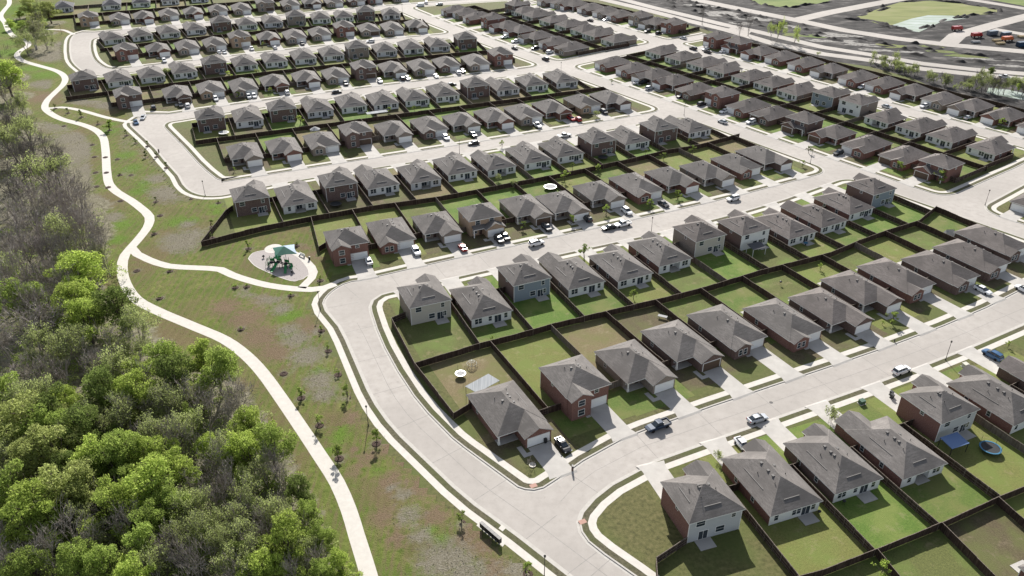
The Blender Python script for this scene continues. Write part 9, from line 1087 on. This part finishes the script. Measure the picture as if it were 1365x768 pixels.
# boxes and bins
for (x,y),c,lab in zip(MISC['transformer'],('box_green','box_pale'),('green transformer box on the lawn near the nearest street','pale utility box on the dry lawn beside the blue suv')):
    root=empty('utility_box',(x,y,0),R(22)); b=MB(); b.box(-.6,.6,-.5,.5,.08,.95); b.add([(-.63,-.53,.95),(.63,-.53,.95),(.63,.53,1.02),(-.63,.53,1.02)],[(0,1,2,3)]); obj('cabinet',b.mesh('cabinet',c),root); b=MB(); b.box(-.75,.75,-.65,.65,0,.08); obj('plinth',b.mesh('plinth','concrete_curb'),root); tag(root,lab,'utility box')
def bin_(x,y,lab):
    root=empty('wheelie_bin',(x,y,.02),R(25)); b=MB(); b.add([(-.25,-.3,.05),(.25,-.3,.05),(.25,.3,.05),(-.25,.3,.05),(-.3,-.38,1.0),(.3,-.38,1.0),(.3,.38,1.0),(-.3,.38,1.0)],[(3,2,1,0),(0,1,5,4),(1,2,6,5),(2,3,7,6),(3,0,4,7)]); obj('bin_body',b.mesh('bin_body','plastic_black'),root)
    b=MB(); b.box(-.32,.32,-.42,.4,1.0,1.08); obj('lid',b.mesh('lid','plastic_black'),root)
    for a in(-1,1): b=MB(); b.lathe([(.1,-.03),(.1,.03)],8,0,(a*.25,.36,.1),'x'); obj('wheel',b.mesh('wheel','tyre'),root)
    tag(root,lab,'wheelie bin')
for (x,y),l in zip(MISC['bins'],['black wheelie bin at the front of the grey two-storey house, right','black wheelie bin by the garage of the nearest corner house','black wheelie bin beside the brick wall of the two-storey house']): bin_(x,y,l)
# trampolines
tl=['blue rimmed trampoline in the back yard at lower right','white trampoline with net poles in the yard inside the bend','pale round trampoline behind the second street houses','dark trampoline behind the brick two-storey house on third street','dark trampoline behind the left brick house on third street','white trampoline in the left end yard of the fourth street']
for (x,y,r,c),lab in zip(MISC['tramp'],tl):
    root=empty('trampoline',(x,y,.01)); 
    b=MB(); b.lathe([(.01,.88),(r-.3,.88),(r-.3,.86),(.01,.86)],24); obj('mat',b.mesh('mat','mat_black' if c!='white' else 'canvas_white'),root)
    b=MB(); b.lathe([(r-.32,.86),(r-.32,.94),(r,.94),(r,.84)],24); obj('rim',b.mesh('rim',{'blue':'rim_blue','white':'metal_pale','black':'metal_black'}[c]),root)
    for k in range(4): 
        a=k*math.pi/2+.6; b=MB(); b.tube([(r*.95*math.cos(a),r*.95*math.sin(a),0),(r*.97*math.cos(a),r*.97*math.sin(a),.88 if c=='black' else 2.6)],[.035,.03],5); obj('leg',b.mesh('leg','metal_dark'),root)
    tag(root,lab,'trampoline','trampolines in the yards')
# climbing dome in the corner yard
x,y=MISC['geodome']; root=empty('climbing_dome',(x,y,.01)); b=MB(); b2=MB()
for k in range(8):
    a=k*math.pi/4; b.tube([(1.4*math.cos(a),1.4*math.sin(a),0),(1.2*math.cos(a),1.2*math.sin(a),.8),(.7*math.cos(a),.7*math.sin(a),1.35),(0,0,1.55)],[.04]*4,5)
for rr,z in((1.2,.8),(.7,1.35)): b2.tube([(rr*math.cos(k*math.pi/6),rr*math.sin(k*math.pi/6),z) for k in range(13)],[.04]*13,5)
obj('ribs',b.mesh('ribs','box_pale'),root); obj('hoops',b2.mesh('hoops','box_pale'),root); tag(root,'pale climbing dome on the lawn inside the big bend','climbing dome')
# white steel patio cover of the corner house
C=[Vector((p[0],p[1],2.7)) for p in MISC['cover']]; ctr=sum(C,Vector())/4; root=empty('patio_cover',(ctr.x,ctr.y,0))
vs=[Vector((p.x-ctr.x,p.y-ctr.y,2.55+.12*(i in(0,1)))) for i,p in enumerate(C)]; vs2=[v+Vector((0,0,.1)) for v in vs]; b=MB(); b.add(vs+vs2,[(0,1,2,3),(7,6,5,4)]+[(i,i+4,(i+1)%4+4,(i+1)%4) for i in range(4)]); obj('roof_panel',recalc(b.mesh('roof_panel','steel_roof')),root)
for v in vs: b=MB(); b.tube([(v.x*.96,v.y*.96,0),(v.x*.96,v.y*.96,v.z)],[.06,.06],6); obj('post',b.mesh('post','metal_dark'),root)
tag(root,'white ribbed steel patio cover behind the nearest corner house','patio cover')
for (p,c) in MISC['patio']:
    root=empty('pergola' if c=='blue' else 'patio_cover',(p[0],p[1],0),R(22)); hw=2.3
    b=MB(); b.add([(-hw,-1.6,2.3),(hw,-1.6,2.3),(hw,1.6,2.7),(-hw,1.6,2.7),(-hw,-1.6,2.4),(hw,-1.6,2.4),(hw,1.6,2.8),(-hw,1.6,2.8)],[(3,2,1,0),(4,5,6,7),(0,1,5,4),(1,2,6,5),(2,3,7,6),(3,0,4,7)]); obj('canopy',b.mesh('canopy','canvas_blue' if c=='blue' else 'shingle_charcoal'),root)
    for ax in(-1,1):
        for ay in(-1,1): b=MB(); b.box(ax*(hw-.1)-.06,ax*(hw-.1)+.06,ay*1.5-.06,ay*1.5+.06,0,2.5+ay*.17); obj('post',b.mesh('post','metal_dark' if c=='blue' else 'trim_white'),root)
    tag(root,'blue fabric canopy against the grey two-storey house at lower right' if c=='blue' else 'dark patio cover behind the two-storey house of the second street','pergola' if c=='blue' else 'patio cover')
x,y,r=MISC['gazebo'][0]; root=empty('gazebo',(x,y,0)); b=MB(); b.lathe([(r,2.3),(r*.95,2.45),(.5,3.3),(.05,3.4)],10); obj('roof',b.mesh('roof','canvas_white'),root)
for k in range(6): a=k*math.pi/3; b=MB(); b.tube([(r*.9*math.cos(a),r*.9*math.sin(a),0),(r*.9*math.cos(a),r*.9*math.sin(a),2.35)],[.06,.06],5); obj('post',b.mesh('post','metal_pale'),root)
tag(root,'round white gazebo behind the third house, far side of third street','gazebo')
x,y=MISC['covers2'][0][0]; root=empty('patio_cover',(x,y,0),R(24)); b=MB(); b.box(-4.5,4.5,-1.4,1.4,2.4,2.5); obj('roof_panel',b.mesh('roof_panel','steel_roof'),root)
for a in(-4.3,0,4.3): b=MB(); b.tube([(a,1.3,0),(a,1.3,2.4)],[.06,.06],5); obj('post',b.mesh('post','metal_pale'),root)
tag(root,'long pale patio roof behind the fifth house, far side of third street','patio cover')
x,y=MISC['tent']; root=empty('play_tent',(x,y,.01)); b=MB(); b.add([(-1.5,-1.2,0),(1.5,-1.2,0),(1.5,1.2,0),(-1.5,1.2,0),(-1.2,0,1.7),(1.2,0,1.7)],[(0,1,5,4),(1,2,5),(2,3,4,5),(3,0,4)]); obj('canvas',b.mesh('canvas','canvas_white'),root); b=MB(); b.tube([(-1.25,0,0),(-1.2,0,1.78),(1.2,0,1.78),(1.25,0,0)],[.04]*4,5); obj('pole',b.mesh('pole','metal_dark'),root); tag(root,'white ridge tent on the dry yard near the diagonal road','tent')
x,y=MISC['boat']; root=empty('garden_table',(x,y,.01),R(-25)); b=MB(); b.box(-1.2,1.2,-.5,.5,.68,.74); obj('table_top',b.mesh('table_top','canvas_white'),root)
for ax in(-1,1):
    for ay in(-1,1): b=MB(); b.box(ax*1.05-.04,ax*1.05+.04,ay*.4-.04,ay*.4+.04,0,.68); obj('leg',b.mesh('leg','metal_pale'),root)
tag(root,'white garden table on the lawn behind the fourth near house','table')
x,y=MISC['furn'][0]; root=empty('garden_table',(x,y,.1),R(25)); b=MB(); b.lathe([(.02,.7),(.7,.7),(.7,.75),(.02,.75)],12); obj('table_top',b.mesh('table_top','rim_blue'),root); b=MB(); b.tube([(0,0,0),(0,0,.7)],[.2,.06],8); obj('pedestal',b.mesh('pedestal','metal_black'),root); tag(root,'round blue patio table behind the ninth house of the second street','table')
for (x,y),l in zip(GRILLS,('black grill on the patio of the third nearest back yard','black grill on the patio of the second nearest back yard','black grill on a lawn corner of the second street yards','black grill beside the fourth near house garden')):
    root=empty('grill',(x,y,.09),1.0); b=MB(); b.lathe([(.12,.75),(.34,.85),(.36,1.0),(.2,1.18),(.03,1.22)],10); obj('bowl',b.mesh('bowl','metal_black'),root)
    for k in range(3): b=MB(); a=k*2.09; b.tube([(.32*math.cos(a),.32*math.sin(a),0),(.15*math.cos(a),.15*math.sin(a),.8)],[.03,.03],5); obj('leg',b.mesh('leg','metal_dark'),root)
    tag(root,l,'grill')
# tactile kerb ramps
for x,y,_ in RAMPS:
    b=MB(); b.box(-.7,.7,-.5,.5,.0,.022); o=obj('kerb_ramp',b.mesh('kerb_ramp','brick_pad'),None,(x,y,.0),R(25)); struct(o)
# ------------------------------------------------------------------ machines and stacks on the building ground
pc={}
for x,y,kind,c in PIECES:
    if kind=='truck':
        root=empty('site_truck',(x,y,.1),R(15)); b=MB(); b.box(-3.2,1.2,-1.2,1.2,.9,1.3); b.box(-3.2,1.0,-1.25,1.25,1.3,2.6); obj('bed',b.mesh('bed','paint_'+c),root)
        b=loft([sect(1.3,2.3,.7,2.7,.2),sect(2.4,2.3,.7,2.7,.25),sect(3.2,2.2,.7,1.7,.25),sect(3.5,2.1,.8,1.5,.2)]); obj('cab',b.mesh('cab','paint_'+c),root)
        b=MB(); b.add([(2.45,-1.0,2.55),(2.45,1.0,2.55),(3.1,1.0,1.8),(3.1,-1.0,1.8)],[(0,1,2,3)]); b.v=[(p[0]+.06,p[1],p[2]+.05) for p in b.v]; obj('windscreen',b.mesh('windscreen','glass'),root)
        for sx in(-2.2,2.4):
            for sy in(-1,1): b=MB(); b.lathe([(.5,-.16),(.52,.16)],12,0,(0,0,0),'y'); b.v=[(p[1]+sx,p[0]+sy*1.1,p[2]+.5) for p in b.v]; obj('wheel',b.mesh('wheel','tyre'),root)
        lab=c+' site truck on the building ground at upper right'
    elif kind=='container':
        root=empty('site_container',(x,y,.1),R(20)); b=MB(); b.box(-3.0,3.0,-1.2,1.2,.1,2.5); obj('shell',b.mesh('shell','paint_'+('navy' if c=='blue' else 'slate')),root); b=MB()
        for k in range(14): b.box(-2.9+k*.43,-2.75+k*.43,-1.25,-1.2,.15,2.45); b.box(-2.9+k*.43,-2.75+k*.43,1.2,1.25,.15,2.45)
        obj('ribs',b.mesh('ribs','paint_'+('blue' if c=='blue' else 'slate')),root); lab=('blue' if c=='blue' else 'slate')+' site container on the building ground at upper right'
    else:
        root=empty('timber_stack',(x,y,.1),R(10)); 
        for k in range(3): b=MB(); b.box(-2.4,2.4,-1.1+k*.75,-.45+k*.75,.1,.9+.2*(k%2)); obj('bundle',b.mesh('bundle','wood_pale' if c=='yellow' else 'canvas_white'),root)
        lab=('pale timber' if c=='yellow' else 'white wrapped')+' stack on the building ground at upper right'
    pc.setdefault(lab,[]).append((view(x,y)[0],root,kind))
for lab,Ls in pc.items():
    Ls.sort(key=lambda q:q[0])
    for i,(v,r_,kind) in enumerate(Ls): tag(r_,(ORD[i]+' from left '+lab) if len(Ls)>1 else lab,{'truck':'truck','container':'container','lumber':'timber stack'}[kind],'site equipment')
# ------------------------------------------------------------------ light, sky, camera
w=bpy.data.worlds.new('World'); sc.world=w; w.use_nodes=True; nt=w.node_tree; bg=nt.nodes['Background']
sky=nt.nodes.new('ShaderNodeTexSky'); sky.sky_type='NISHITA'; sky.sun_disc=False; sky.sun_elevation=R(SUN_EL); sky.sun_rotation=R(SUN_AZ); sky.air_density=1.0; sky.dust_density=1.0
hs=nt.nodes.new('ShaderNodeHueSaturation'); hs.inputs['Saturation'].default_value=.5; nt.links.new(sky.outputs[0],hs.inputs['Color']); nt.links.new(hs.outputs[0],bg.inputs[0]); bg.inputs[1].default_value=SKY_STR
sun=bpy.data.lights.new('sun','SUN'); sun.energy=SUN_STR; sun.angle=R(.53); sun.color=(1,.955,.89)
so=bpy.data.objects.new('sun',sun); col.objects.link(so)
dirv=Vector((.05*math.cos(R(SUN_EL)),-math.cos(R(SUN_EL)),-math.sin(R(SUN_EL)))); so.rotation_euler=dirv.to_track_quat('-Z','Y').to_euler(); so.location=(-30,600,400)
cam=bpy.data.cameras.new('camera'); co=bpy.data.objects.new('camera',cam); col.objects.link(co); sc.camera=co
co.location=(0,0,HC); co.rotation_euler=(R(90-30.55),0,0); cam.sensor_width=36; cam.lens=F/1365*36; cam.clip_start=1; cam.clip_end=6000
sc.view_settings.view_transform='Standard'; sc.view_settings.look='None'; sc.view_settings.gamma=1; sc.view_settings.exposure=EXPO; sc.view_settings.use_curve_mapping=False
for l,os_ in USED.items():
    if len(os_)>1: print('DUPLABEL',l,len(os_))
    n=len(l.split())
    if n>16 or n<4: print('LABELLEN',n,l)
print('objects',len(bpy.data.objects))
